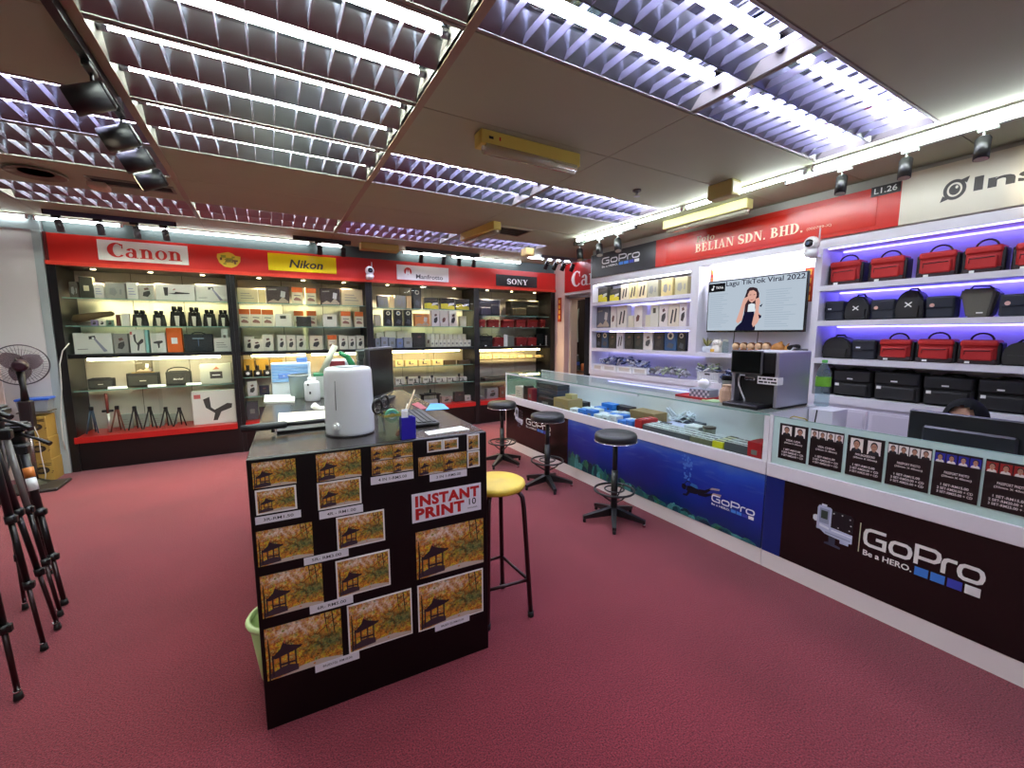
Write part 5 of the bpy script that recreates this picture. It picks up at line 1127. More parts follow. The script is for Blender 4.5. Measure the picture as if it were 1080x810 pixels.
t = carton('small white tag card standing on the notice box', 232.5, 240, 347, 1.285+.09, 'back', PAPER, 'tag', .004, .02, name='tag_card', cat='card'); 
# lower part
def stand_wedge(label, px0, px1, py, z):
    p, w, h, q = place(px0, px1, py, z, 'back', -.05); m = MB(); m.prism([(0, 0), (.06, 0), (.02, .025)], w, WHITEP, Matrix.Translation((w/2, 0, 0)) @ Matrix.Rotation(R(90), 4, 'Z')); o = m.build('price_stand', None, (p, q+.0, z+.001)); return tag(o, label, 'price stand', 'white price wedges under the speakers')
SPK = []
def boxspeaker(label, px0, px1, pyt, z, col, gold=False, handle=False):
    p, w, h, q = place(px0, px1, pyt, z, 'back', .03); SPK.append(h); t = thing('speaker', label, 'speaker', (p, q, z+.001), 0, 'portable speakers on the lower glass shelf')
    m = MB(); m.box(-w/2, w/2, 0, .10, 0, h, M(col, .6), .008, 2); m.build('body', t); m = MB(); m.box(-w*.44, w*.44, -.004, 0, h*.1, h*.8, M('#3b3a34', .8, noise=.3, nscale=200)); m.build('grille', t)
    m = MB()
    if handle: m.text('Marshall', -w*.2, w*.2, h*.38, h*.52, M('#d8d6c8', .4), -.006, bold=.02, shear=.2)
    else: m.box(-w*.1, w*.1, -.006, -.004, h*.4, h*.47, M('#c9c4b0', .4))
    m.build('badge', t)
    m = MB(); m.box(-w*.35, w*.35, .03, .07, h, h+.008, M('#b5904a', .4, .4) if gold else DARK); m.build('top_panel', t)
    if handle: m = MB(); m.tube([(-w*.46, .05, h*.9)]+[(w*.46*-math.cos(R(k*18)), .05, h+.05*math.sin(R(k*18))) for k in range(11)]+[(w*.46, .05, h*.9)], .006, BLACK); m.build('handle', t)
boxspeaker('small black speaker at the wall end of the lower glass shelf', 91.6, 119, 399.5, .885, '#161412')
boxspeaker('wide black speaker with coppery controls under the gold topped box', 132.5, 167, 393.5, .885, '#161412', True)
boxspeaker('dark speaker with a loop handle and white script badge', 174, 200.5, 392, .885, '#2f2e28', False, True)
carton('small box with gold picture standing on the wide speaker', 141.5, 159.5, 380.5, .885+SPK[1]+.012, 'back', '#4a4230', 'photo', .06, .05); carton('pale box with a speaker picture at the end of the lower glass shelf', 210, 243.5, 383.5, .885, 'back', '#b9bba8', 'speaker', .09)
for k, (a, b) in enumerate(((92, 113), (136, 155.5), (180, 196.5))): stand_wedge(('white wedge before the small black speaker', 'white wedge before the wide speaker', 'white wedge before the loop handled speaker')[k], a, b, 407, .885)
carton('large white box with a camera stabiliser picture on the red ledge', 201, 250.5, 412, .38, 'back', '#d6d0c8', 'mount', .12, -.03)
def mini_tripod(label, px, pyt, spread, col, z=.38):
    a = atY(px, pyt, 6.47); h = a.z-z; t = thing('mini_tripod', label, 'mini tripod', (a.x, 6.47, z), 0, 'table tripods on the red ledge')
    for s in (-1, 0, 1):
        m = MB(); m.tube([(s*.008, 0, h*.9), (s*spread, -.05 if s else .06, .006)], [.010, .007], col, n=6); m.build('leg', t)
    m = MB(); m.box(-.018, .018, -.014, .014, h*.86, h, BLACK, .003); m.build('head', t)
for k, (px, c) in enumerate(((123, '#6a3a2a'), (141.5, '#181412'), (157.5, '#181412'), (174.5, '#181412'), (189, '#181412'))):
    mini_tripod('small %s table tripod, %s of the row on the red ledge' % ('brownish' if not k else 'black', ORD[k]), px, 428+.4*k, .062, M(c, .5))
mini_tripod('small bluish table tripod at the wall end of the red ledge', 96, 429, .05, M('#3a4a5c', .4))
a = atY(111.5, 415, 6.45); t = thing('selfie_stick', 'silver and red upright selfie stick among the table tripods', 'selfie stick', (a.x, 6.45, .381))
m = MB(); m.tube([(0, 0, 0), (0, 0, .22)], .016, M('#c9c2ba', .3, .5), n=12); m.build('tube', t); m = MB(); m.tube([(0, 0, .22), (0, 0, min(a.z, .866)-.38)], .014, M('#7a3028', .5), n=10); m.build('grip', t); m = MB(); m.box(-.05, .05, -.012, .012, .235, .262, DARK, .004); m.build('clamp', t)
for k, (a, b) in enumerate(((127, 139), (143, 156), (160, 172), (176, 186))): carton('clear grey box behind the table tripods, %s of four' % ORD[k], a, b, 437, .38, 'back', '#8d938c', 'lines', .05, .15, 'clear boxes behind the table tripods')

# ================================================================= CABINET BEHIND THE PRINT DESK
row('yellow sign cabinet top shelf', 1.895, 'back', [
 (247.7, 271.5, 304, '#c9b98c', 'lines', 'beige patterned box'), (272, 279.5, 304.5, '#dcc68c', None, 'narrow cream box'), (280, 304.5, 302, '#40302a', 'photo', 'dark brown box with a photo'), (307, 319, 303, '#e0d4a8', 'orange', 'cream box with an orange top'),
 (321.5, 333.5, 304, '#e0d4a8', 'orange', 'cream box with an orange top'), (337.5, 358.4, 304, '#40302a', 'photo', 'dark brown box with a photo'), (359.5, 383, 305, '#c9b98c', 'lines', 'beige patterned box')])
row('yellow sign cabinet second shelf', 1.595, 'back', [
 (251, 263, 326, '#e4dab8', 'orange', 'cream box with an orange top'), (263.3, 275.3, 326, '#e4dab8', 'orange', 'cream box with an orange top'), (275.6, 288, 326.5, '#e4dab8', 'orange', 'cream box with an orange top'), (289.4, 307, 331, '#e6e0cc', 'window', 'white box with a dark window'),
 (309.5, 320, 328, '#e4dab8', 'orange', 'cream box with an orange top', {'off': .14}), (323, 333.5, 328, '#e4dab8', 'orange', 'cream box with an orange top', {'off': .14}), (312.7, 328, 334, '#33312a', None, 'small black box before two cream ones'),
 (340, 355, 332, '#e6e0cc', 'window', 'white box with a dark window'), (359, 369.7, 328.5, '#e4dab8', 'orange', 'cream box with an orange top'), (373.7, 383, 329, '#e4dab8', 'orange', 'cream box with an orange top')])
row('yellow sign cabinet middle shelf', 1.28, 'back', [
 (257, 268, 355, '#d9d2bc', 'lens', 'white box with a dark picture'), (264, 277, 358, '#d9d2bc', 'lens', 'white box with a dark picture', {'off': -.095}), (276, 288, 353, '#d9d2bc', 'lens', 'white box with a dark picture', {'off': .0}), (292, 301, 353.5, '#d9d2bc', 'lens', 'white box with a dark picture'),
 (301.5, 311.5, 354, '#d9cfb8', 'lens', 'white box with a reddish picture'), (312, 322, 354, '#d9d2bc', 'lens', 'white box with a dark picture'), (326, 340, 354, '#dccdb0', 'lens', 'cream box with a dark picture'), (345, 355, 353.5, '#dcc8a8', 'orange', 'cream box with an orange top'),
 (357, 366.5, 354, '#d9d2bc', 'lens', 'white box with a dark picture'), (367, 375, 354.5, '#d9d2bc', 'lens', 'white box with a dark picture'), (375.5, 384, 354, '#d9d2bc', 'lens', 'white box with a dark picture')])
def action_cam(label, px, py, z):
    a = atY(px, py, 6.46); h = a.z-z; t = thing('camera', label, 'camera', (a.x, 6.46, z+.001), 0, 'black cameras behind the print desk')
    m = MB(); m.box(-.05, .05, 0, .07, 0, h*.55, BLACK, .008); m.build('body', t); m = MB(); m.cyl((0, .0, h*.3), (0, -.05, h*.3), .033, DARK, n=16); m.build('lens', t); m = MB(); m.box(-.02, .02, .01, .05, h*.55, h*.72, BLACK, .006); m.cyl((.0, .03, h*.72), (0, .03, h), .02, BLACK, n=10); m.build('flash_mount', t)
    m = MB(); m.cyl((0, -.0502, h*.3), (0, -.052, h*.3), .02, M('#d8d8dc', .1), n=12); m.build('glass', t)
for k, (px, py) in enumerate(((261, 385.5), (271.5, 385.5), (281.5, 385))): action_cam('black camera on the glass shelf behind the print desk, %s of three' % ORD[k], px, py, .95)
for k, (a, b) in enumerate(((254, 268), (269, 283), (284, 298))): carton('yellow box behind the black cameras, %s of three' % ORD[k], a, b, 379, .95, 'back', '#b9963a', None, .05, .17, 'yellow boxes behind the cameras')
row('low glass shelf behind the print desk', .70, 'back', [(260, 271, 402.5, '#c9c2c0', 'lens', 'white box with black pictures'), (273, 284, 407, '#23263a', 'lens', 'dark blue box'), (286, 297, 405, '#2b2622', 'tag', 'black box'), (300, 316, 404, '#2b2622', 'lens', 'black box')])
row('red ledge behind the print desk', .38, 'back', [(257, 272, 424, '#4a454c', 'tag', 'dark grey box'), (273, 282, 430, '#3a3038', None, 'dark box'), (285, 300, 428, '#2b2622', 'tag', 'black box')])

# ================================================================= CABINET UNDER THE RED EMBLEM SIGN
row('top shelf under the red emblem sign', 1.875, 'back', [
 (398, 409.7, 311.7, '#8d8c7c', 'shape', 'grey square box'), (410.2, 415.5, 312, '#d9c08a', None, 'narrow cream box'), (416, 428, 311.7, '#8d8c7c', 'shape', 'grey square box'), (428.5, 434, 312, '#d9b87c', None, 'narrow cream box'), (435, 444.2, 303, '#3a3a38', 'ring', 'tall dark box'),
 (447, 462.4, 314, '#2a2822', 'yellow', 'black and yellow box'), (464.6, 479.5, 314.5, '#2a2822', 'yellow', 'black and yellow box'), (480.5, 495, 315.5, '#2a2a26', 'yellow', 'black and yellow box')])
row('second shelf under the red emblem sign', 1.61, 'back', [
 (395, 402, 332, '#d8cfb0', None, 'small cream box'), (405, 413.4, 327, '#23221e', 'ring', 'tall black box'), (415.5, 424.5, 327, '#23221e', 'ring', 'black bluish picture box', {'c': M('#3a5a78', .5)}), (426, 434.5, 327, '#23221e', 'ring', 'tall black box'),
 (437, 453, 331, '#d98a4a', 'photo', 'orange picture box'), (455, 463.5, 327, '#dcd0c4', 'lens', 'tall white box'), (464, 472.5, 327, '#dcd0c4', 'pods', 'tall white box'), (473.6, 482, 327.5, '#dcd0c4', 'lens', 'tall white box'), (485, 491.7, 333.5, '#d0c8a8', None, 'small beige box')])
row('red emblem cabinet middle shelf front row', 1.29, 'back', [(395.5, 401, 357, '#8c8f98', 'tag', 'small greyish box'), (401.7, 409.2, 355.5, '#8c8f98', 'tag', 'small greyish box'), (410, 417.2, 356, '#8c8f98', 'tag', 'small greyish box'), (418.2, 425.2, 357, '#6f7a98', 'tag', 'small bluish box'), (425.7, 434.7, 356, '#9a9a98', 'tag', 'small greyish box'),
 (435.5, 448.6, 351, '#34302c', 'lens', 'black box with a photo front')], off=-.04)
row('red emblem cabinet middle shelf back row', 1.29, 'back', [(397, 405, 351.5, '#d9cfae', 'pods', 'small cream box'), (405.5, 417.5, 349.5, '#d9cfae', 'pods', 'small cream box'), (418.5, 431.5, 349.5, '#d9cfae', 'pods', 'small cream box')], off=.08)
for k in range(9): carton('slim white box in the back row of slim boxes, %s from the black photo box' % ORD[k], 449.5+k*4.7, 453.9+k*4.7, 352.5, 1.29, 'back', '#e0d6bc', 'pods', .05, .06, 'slim white boxes, back row')
for k in range(10): carton('slim white box in the front row of slim boxes, %s from the black photo box' % ORD[k], 454+k*4.3, 458+k*4.3, 358.5, 1.29, 'back', '#e4dcc6', 'tag', .05, -.04, 'slim white boxes, front row')
row('red emblem cabinet upper low shelf', 1.0, 'back', [(416.5, 425, 380, '#dcc88c', 'ell', 'small cream box with a black bracket'), (427.5, 440, 380, '#dcc88c', 'ell', 'small cream box with a black bracket'), (441.7, 454, 380, '#dcc88c', 'ell', 'small cream box with a black bracket'), (456, 467.5, 379.5, '#dcc88c', 'ell', 'small cream box with a black bracket'),
 (468.5, 481, 380, '#4a3a20', None, 'dark flat box'), (484, 497, 380, '#4a3a24', None, 'dark flat box')])
row('red emblem cabinet lowest glass shelf', .72, 'back', [(417, 426.5, 398.5, '#b9b4ae', 'stand', 'white box with a small black stand'), (430, 444, 398, '#b9b4ae', 'stand', 'white box with a small black stand'), (446, 458.5, 398, '#b9b4ae', 'stand', 'white box with a small black stand'), (460, 471, 398, '#b9b4ae', 'stand', 'white box with a small black stand'),
 (472, 481.5, 397.5, '#b9b4ae', 'stand', 'white box with a small black stand'), (482.5, 492.5, 397.5, '#b9b4ae', 'stand', 'white box with a small black stand')])
for k, (a, b) in enumerate(((424, 435), (437, 448), (450, 462), (478, 491))):
    p, w, h, q = place(a, b, 404, .72, 'back', -.08); m = MB(); m.box(-w/2, w/2, -.02, .05, 0, .012, BLACK, .004); m.cyl((0, .01, .012), (0, .01, .10), .008, BLACK, n=8); m.box(-.02, .02, 0, .02, .09, .13, DARK, .004); o = m.build('phone_stand', None, (p, q, .721)); tag(o, 'black phone stand on the low glass shelf, %s of four' % ORD[k], 'phone stand', 'black phone stands')
def tray(label, px0, px1, py, z, col=BLACK):
    p, w, h, q = place(px0, px1, py, z, 'back', -.02); t = thing('gadget_tray', label, 'tray', (p, q, z+.001)); m = MB(); m.box(-w/2, w/2, 0, .14, h*.6, h*.68, col); 
    for s in (-1, 1): m.box(s*w*.42-.01, s*w*.42+.01, .02, .12, 0, h*.6, col)
    m.build('rack', t); m = MB(); m.cyl((0, .06, h*.68), (0, .06, h), .016, DARK, n=10); m.box(-w*.3, w*.3, .04, .1, h*.68, h*.76, M('#4a4a50', .5), .004); m.build('gadget', t); m = MB(); m.box(-w*.36, w*.36, .03, .11, 0.002, h*.3, M('#b8b8b4', .5), .004); m.build('box_below', t)
tray('black wire rack with a gadget on the ledge under the red emblem sign', 445, 465, 411, .38)
row('red ledge under the red emblem sign', .38, 'back', [(466, 476, 418, '#9a8a86', 'lens', 'clear pinkish box'), (479.5, 490, 413.5, '#3a302e', 'lens', 'black box'), (490.5, 498.5, 417, '#c4b8b4', 'tag', 'white box'), (428, 441, 417, '#b0aca8', 'tag', 'grey white box', {'off': .05})])

# ================================================================= CABINET WITH THE SMALL RED BAGS
def small_bag(label, px0, px1, pyt, z, col, off=0.0, side='back', group=None):
    p, w, h, q = place(px0, px1, pyt, z, side, off); t = thing('camera_pouch', label, 'bag', (p, q, z+.001), 0, group)
    m = MB(); m.box(-w/2, w/2, 0, .10, 0, h*.80, M(col, .65), .014, 2); m.build('body', t); m = MB(); m.box(-w*.5, w*.5, -.008, .06, h*.46, h*.84, M(col, .55), .01, 2); m.build('flap', t)
    m = MB(); m.tube([(-w*.3, .04, h*.82), (-w*.15, .04, h*.97), (w*.15, .04, h*.97), (w*.3, .04, h*.82)], .005, BLACK, n=6); m.build('handle', t)
    m = MB(); m.box(-w*.12, w*.02, -.012, -.008, h*.02, h*.12, PAPER); m.build('tag', t); return t
for k, (a, b) in enumerate(((503.5, 512.2), (514.8, 526.5), (530.5, 542), (544.5, 554.8), (557, 567.2), (570, 581))): small_bag('small red camera pouch, %s of six on the second shelf under the dark sign' % ORD[k], a, b, 335.5, 1.60, '#9a2426', group='small red pouches on the second shelf')
for k, (a, b) in enumerate(((521.4, 532), (544.5, 555.3), (556.6, 566))): small_bag('small red camera pouch, %s of three on the middle shelf under the dark sign' % ORD[k], a, b, 354, 1.275, '#9a2426', group='small red pouches on the middle shelf')
small_bag('black camera pouch at the end of the middle shelf under the dark sign', 505.5, 519.5, 352, 1.275, '#1a1c1e'); small_bag('black bag beside the patterned keyring on the middle shelf', 566.5, 574.5, 350, 1.275, '#161a18', .06)
carton('small white bottle like box between the red pouches', 531.8, 535.5, 353, 1.275, 'back', PAPER, None, .03, -.03); carton('dull grey box between the red pouches', 535.8, 542.5, 354.5, 1.275, 'back', '#77766c', None, .06)
p, w, h, q = place(575.8, 580, 352, 1.275, 'back', -.03); m = MB()
for k in range(6): m.ball((0, 0, .0172+k*.03), .016, M('#c9ccca', .4), 8)
t = m.build('keyring', None, (p, q, 1.276)); tag(t, 'pale beaded keyring standing at the end of the middle shelf', 'keyring')
def big_bag(label, px0, px1, pyt, z, col, pocket):
    p, w, h, q = place(px0, px1, pyt, z, 'back'); t = thing('camera_bag', label, 'bag', (p, q, z+.001)); m = MB(); m.box(-w/2, w/2, 0, .2, 0, h*.92, M(col, .7, noise=.3, nscale=20), .03, 3); m.build('body', t)
    m = MB(); m.box(-w*.45, w*.0, -.03, .0, .01, h*.45, M(pocket, .7), .012, 2); m.box(w*.04, w*.42, -.02, .0, .02, h*.6, M(col, .7), .01, 2); m.build('pocket', t); m = MB(); m.tube([(-w*.2, .1, h*.9), (-w*.1, .1, h), (w*.1, .1, h), (w*.2, .1, h*.9)], .009, BLACK); m.build('handle', t)
big_bag('dark blue grey camera bag on the top shelf under the dark sign', 505, 528, 314, 1.795, '#3a3a48', '#4a4658'); big_bag('bulky olive brown camera bag on the top shelf under the dark sign', 538.5, 569, 315, 1.795, '#33301e', '#5c5030')
for k, (a, b) in enumerate(((565, 600), (607, 650), (660, 700), (710, 755), (765, 810), (820, 860), (870, 910), (925, 965), (970, 1010))):
    carton('small white packet hanging in the lit row under the dark sign, %s of nine' % ORD[k], 410+a/6, 410+b/6, 374.2, 1.062, 'back', '#e6d2a0', 'tag', .02, .05, 'white packets in the lit row', 'hanging_packet', cat='packet', c=M('#caa060', .5))
m = MB(); m.box(3.03, 4.33, 6.47, 6.62, 1.048, 1.060, M('#6a5238', .5)); t = m.build('packet_rail'); tag(t, 'narrow brown rail carrying the lit white packets', 'rail')
p, w, h, q = place(514, 526, 409, .38, 'back'); 
row('red ledge under the dark sign', .38, 'back', [(513.5, 525.5, 409.5, '#8f8a90', 'lens', 'grey clear box'), (527, 533, 408, '#7a4a3a', 'tag', 'brownish box'), (507, 511.5, 418, '#8d8d92', None, 'small grey box')])
m = MB(); m.box(-.55, .55, 0, .2, 0, .05, M('#2b2a2c', .5), .006); t = m.build('black_case', None, (3.72, 6.46, .692)); tag(t, 'long flat black case on the low glass shelf under the dark sign', 'case')
# ================================================================= PRODUCT SHELF BY THE DOORWAY
def rrow(shelf, z, items, group=None):
    row(shelf, z, 'right', items, group)
s_ = 8.31
def u(x): return 615+x/s_
def v(y): return 280+y/s_
rrow('top row of the product shelf', 1.945, [(u(118), u(222), v(195), '#2a2822', 'yellow', 'black and yellow box', {'tilt': -8}), (u(225), u(326), v(205), '#2a2822', 'yellow', 'black and yellow box', {'tilt': -8}), (u(331), u(400), v(165), '#e2d6b8', 'sticks', 'slim cream box'), (u(405), u(473), v(152), '#e6d89c', 'sticks', 'slim cream box'), (u(478), u(560), v(140), '#e0cfa4', 'sticks', 'slim cream box'),
 (u(564), u(658), v(130), '#a9a58e', 'shape', 'greyish box'), (u(686), u(785), v(112), '#cfbd84', 'shape', 'beige box'), (u(806), u(920), v(100), '#b3aa84', 'shape', 'greyish beige box')])
rrow('middle row of the product shelf', 1.575, [(u(112), u(236), v(352), '#5a5c66', 'photo', 'dark photo box'), (u(243), u(292), v(352), '#e2dcd2', 'pods', 'slim white box'), (u(300), u(386), v(350), '#ded8cc', 'sticks', 'white box with two dark sticks'), (u(395), u(440), v(440), '#dcd6b8', None, 'small cream box'),
 (u(450), u(522), v(350), '#e0d8cc', 'pods', 'white box'), (u(545), u(590), v(435), '#dcd6b8', None, 'small cream box'), (u(592), u(662), v(345), '#dedac8', 'window', 'white box with a yellow base'), (u(670), u(747), v(335), '#e2d8ce', 'lens', 'white box'), (u(750), u(842), v(330), '#dccfb8', 'sticks', 'cream box with two dark sticks'), (u(845), u(912), v(320), '#e2dad4', 'lens', 'white box')])
rrow('bottom row of the product shelf', 1.28, [(u(112), u(160), v(568), '#1c1b1a', 'ring', 'black box'), (u(162), u(222), v(570), '#2a4a68', 'ring', 'blue fronted box'), (u(225), u(290), v(568), '#1c1c1e', 'lens', 'black box'), (u(294), u(355), v(568), '#d8d4d8', 'sticks', 'white box'), (u(366), u(444), v(570), '#1f1d1e', 'lens', 'black box'), (u(448), u(526), v(572), '#1c2422', 'lens', 'black box'),
 (u(528), u(612), v(587), '#dcd6cc', 'lens', 'white box'), (u(622), u(712), v(570), '#1e1d20', 'lens', 'black box'), (u(715), u(824), v(566), '#274c74', 'ring', 'blue fronted box'), (u(828), u(902), v(560), '#201e1c', 'ring', 'black box')])
# baskets with plastic packets
def basket(label, px0, px1, pyt, z, h=None, holes=False, col=WHITEP, d=.16):
    p, w, hh, q = place(px0, px1, pyt, z, 'right', -.05); h = h or hh; t = thing('basket', label, 'basket', (q, p, z+.001), FACE_R, 'white plastic baskets')
    m = MB(); th = .005
    m.box(-w/2, w/2, 0, d, 0, th, col)
    if holes:
        nx = 14; nz = 6
        for (axis, a0, a1, fix) in (('x', -w/2, w/2, 0), ('x', -w/2, w/2, d-th), ('y', 0, d, -w/2), ('y', 0, d, w/2-th)):
            n = nx if axis == 'x' else 8
            for k in range(n+1):
                c = a0+(a1-a0)*k/n
                if axis == 'x': m.box(max(a0, c-.004), min(a1, c+.004), fix, fix+th, th, h, col)
                else: m.box(fix, fix+th, max(a0, c-.004), min(a1, c+.004), th, h, col)
            for k in range(nz+1):
                z_ = th+(h-th-.006)*k/nz
                if axis == 'x': m.box(a0, a1, fix-.0005, fix+th+.0005, z_, z_+.006, col)
                else: m.box(fix-.0005, fix+th+.0005, a0, a1, z_, z_+.006, col)
    else:
        m.box(-w/2, w/2, 0, th, th, h, col); m.box(-w/2, w/2, d-th, d, th, h, col); m.box(-w/2, -w/2+th, th, d-th, th, h, col); m.box(w/2-th, w/2, th, d-th, th, h, col)
        m.box(-w*.36, w*.36, -.0015, 0, h*.2, h*.75, M('#cfc9c2', .5))
    m.build('shell', t); m = MB(); r_ = .006; m.box(-w/2-r_, w/2+r_, -r_, 0, h-.012, h, col); m.box(-w/2-r_, w/2+r_, d, d+r_, h-.012, h, col); m.box(-w/2-r_, -w/2, 0, d, h-.012, h, col); m.box(w/2, w/2+r_, 0, d, h-.012, h, col); m.build('rim', t)
    if holes: m = MB(); m.box(-.03, .03, -.008, .0, h*.72, h*.86, BLACK); m.build('handle_slot', t)
    return p, w, q, h
zb = .956
for k, (a, b) in enumerate(((70, 165), (172, 287), (297, 425), (432, 560))): basket('low white tray basket under the product shelf, %s from the doorway' % ORD[k], 615+a/s_, 615+b/s_, 383.5+k*1.2, zb, .085)
rg = random.Random(5)
def heap(name, label, px0, px1, n, z, hmax, cols):
    p, w, h, q = place(px0, px1, 380, z, 'right', -.05); m = MB()
    for k in range(n):
        x = (rg.random()-.5)*w; y = .03+rg.random()*.06; zz = z+.02+hmax*(1-abs(2*x/w)**2)*rg.random(); s = .022+.025*rg.random()
        mt = Matrix.Translation((x, y, zz-z)) @ Euler((rg.uniform(-.9, .9), rg.uniform(-.9, .9), rg.uniform(0, 3))).to_matrix().to_4x4()
        c = M(rg.choice(cols), .25, noise=.5, nscale=40); v8 = [m.bm.verts.new(mt @ Vector((sx_*s*(1+.3*rg.random()), sy_*s*.8*(1+.3*rg.random()), .008*rg.random()+.006*sz_))) for sz_ in (-1, 1) for sy_, sx_ in ((-1, -1), (-1, 1), (1, 1), (1, -1))]
        m._fin([m.bm.faces.new([v8[i] for i in f]) for f in ((3, 2, 1, 0), (4, 5, 6, 7), (0, 1, 5, 4), (1, 2, 6, 5), (2, 3, 7, 6), (3, 0, 4, 7))], c)
    o = m.build(name, None, (q, p, z), (0, 0, FACE_R)); tag(o, label, 'packets', None, 'stuff')
heap('plastic_packets', 'heap of bluish plastic packets piled over the low white baskets', 632, 682, 90, 1.055, .07, ['#8a94c0', '#c6cbe0', '#4a5478', '#aeb6d6', '#dfe2ee', '#3a4468'])
heap('plastic_packets', 'low heap of grey plastic packets between the baskets', 686, 722, 60, .99, .05, ['#a9a9b0', '#8a8c92', '#c9cbd4', '#6a7078', '#9aa78f'])
basket('white basket with square holes under the lucky cat', 724.5, 758.5, 386, .956, .105, True, d=.15)
heap('plastic_packets', 'packets heaped in the white basket with square holes', 730, 754, 40, 1.075, .03, ['#c9cfe6', '#5a648c', '#8a9a78', '#dfe2ea'])
heap('plastic_packets', 'bluish packets behind the jar with the black lid', 762, 786, 30, .99, .09, ['#5a648c', '#3a4468', '#9aa2c8'])

# ================================================================= TELEVISION BAY
XT = 4.30
c = [atX(747, 296.5, XT), atX(852.5, 286.5, XT), atX(745, 350.5, XT), atX(848.5, 350, XT)]
y0 = (c[0].y+c[2].y)/2; y1 = (c[1].y+c[3].y)/2; z1 = (c[0].z+c[1].z)/2; z0 = (c[2].z+c[3].z)/2; w = y0-y1; h = z1-z0
t = thing('television', 'wall television showing a song list with a smiling woman', 'television', (XT, (y0+y1)/2, z0), FACE_R)
m = MB(); m.box(-w/2, w/2, .0, .035, 0, h, BLACKG, .004); m.box(-w*.3, w*.3, .035, .08, h*.1, h*.6, BLACK, .01); m.build('case', t)
m = MB(); m.box(-.12, .12, .08, .098, h*.25, h*.55, DARK); m.build('wall_bracket', t)
TVE = 0.6
def scr(c, s=1.0): return emis(c, TVE*s)
m = MB(); b = .012; X0, X1, Z0, Z1 = -w/2+b, w/2-b, b*1.6, h-b; m.box(X0, X1, -.0012, 0, Z0, Z1, scr('#a6b2be')); sc = m.build('screen', t)
m = MB(); SW, SH = X1-X0, Z1-Z0; mt = Matrix.Translation((X0, -.0012, Z0)) @ Matrix.Diagonal((SW, 1, SH, 1))
def P(pts, mm, d=.0006): m.prism(pts, d, mm, mt)
P([(.0, .80), (.195, .80), (.195, .97), (.0, .97)], scr('#141418'))
hair = scr('#33242a'); skin = scr('#c99a8c'); nav = scr('#14142c'); wh = scr('#c9d2d8')
P([(.44, .76), (.46, .82), (.50, .83), (.545, .80), (.57, .70), (.57, .58), (.55, .52), (.54, .40), (.50, .42), (.47, .40), (.44, .30), (.42, .26), (.43, .5), (.42, .64)], hair)
P([(.33, .0), (.345, .07), (.40, .16), (.42, .30), (.43, .36), (.53, .36), (.535, .16), (.55, .05), (.545, 0)], nav, .0009)
P([(.46, .36), (.465, .50), (.50, .52), (.535, .50), (.54, .36)], wh, .0011)
P([(.452, .70), (.46, .77), (.50, .785), (.54, .75), (.545, .66), (.53, .57), (.50, .53), (.47, .57), (.455, .64)], skin, .0013)
P([(.44, .78), (.47, .83), (.52, .82), (.55, .76), (.56, .66), (.545, .72), (.51, .77), (.47, .76), (.455, .70), (.435, .66)], hair, .0015)
P([(.47, .595), (.50, .575), (.525, .60), (.50, .59)], scr('#8a3a40'), .0017); P([(.472, .685), (.49, .69), (.49, .68), (.472, .675)], hair, .0017); P([(.512, .685), (.53, .69), (.53, .68), (.512, .675)], hair, .0017)
P([(.41, .62), (.455, .66), (.46, .60), (.43, .50), (.415, .36), (.405, .20), (.36, .14), (.34, .18), (.375, .38), (.395, .52)], skin, .0016)
P([(.535, .60), (.57, .62), (.585, .54), (.575, .44), (.575, .34), (.60, .28), (.57, .14), (.53, .06), (.515, .12), (.525, .24), (.545, .40), (.54, .50)], skin, .0016)
P([(.575, .30), (.605, .28), (.605, .24), (.585, .22)], nav, .0018); P([(.58, .46), (.61, .50), (.6, .44)], nav, .0018)
m.build('screen_picture', sc)
m = MB(); m.text('Lagu TikTok Viral 2022', X0+SW*.205, X1-SW*.01, Z0+SH*.865, Z0+SH*.99, scr('#2a2a3c'), -.0019, bold=.015)
m.text('TikTok', X0+SW*.085, X0+SW*.175, Z0+SH*.86, Z0+SH*.905, scr('#e6e6ea'), -.0022, bold=.02); m.stroke([(X0+SW*.055, Z0+SH*.93), (X0+SW*.055, Z0+SH*.86)], SW*.008, scr('#e6e6ea'), .0006, Matrix.Translation((0, -.0016, 0)))
m.ball((X0+SW*.045, -.0018, Z0+SH*.855), (SW*.014, .0004, SH*.022), scr('#e6e6ea'), 10); m.stroke([(X0+SW*.055, Z0+SH*.93), (X0+SW*.068, Z0+SH*.905)], SW*.008, scr('#e6e6ea'), .0006, Matrix.Translation((0, -.0016, 0)))
ln = scr('#8d9dac')
for k in range(17):
    zz = Z0+SH*(.74-k*.042); m.box(X0+SW*.02, X0+SW*(.16+.12*rg.random()), -.0018, -.0012, zz, zz+SH*.009, ln); m.box(X0+SW*.64, X0+SW*(.8+.15*rg.random()), -.0018, -.0012, zz, zz+SH*.009, ln)
m.build('screen_lettering', sc)
for k, (px, dx) in enumerate(((775, 0), (800, 0))):
    p_ = atX(px, 352, XT+.06); q_ = atX(px-2, 369, XT+.06); m = MB(); m.tube([p_+Vector((0, 0, .06)), (p_+q_)/2+Vector((.01, .01, 0)), q_-Vector((0, 0, .0))], .004, BLACK, n=6); o = m.build('cable'); tag(o, ('thin black cable hanging under the television over the small jar', 'thin black cable hanging under the television over the brown dolls')[k], 'cable')
m = MB(); m.tube([Vector((4.385, 2.06, 1.80)), Vector((4.38, 2.02, 1.62)), Vector((4.36, 2.0, 1.40))], .004, BLACK, n=6); o = m.build('cable'); tag(o, 'black cable running down beside the television to the telephone', 'cable')
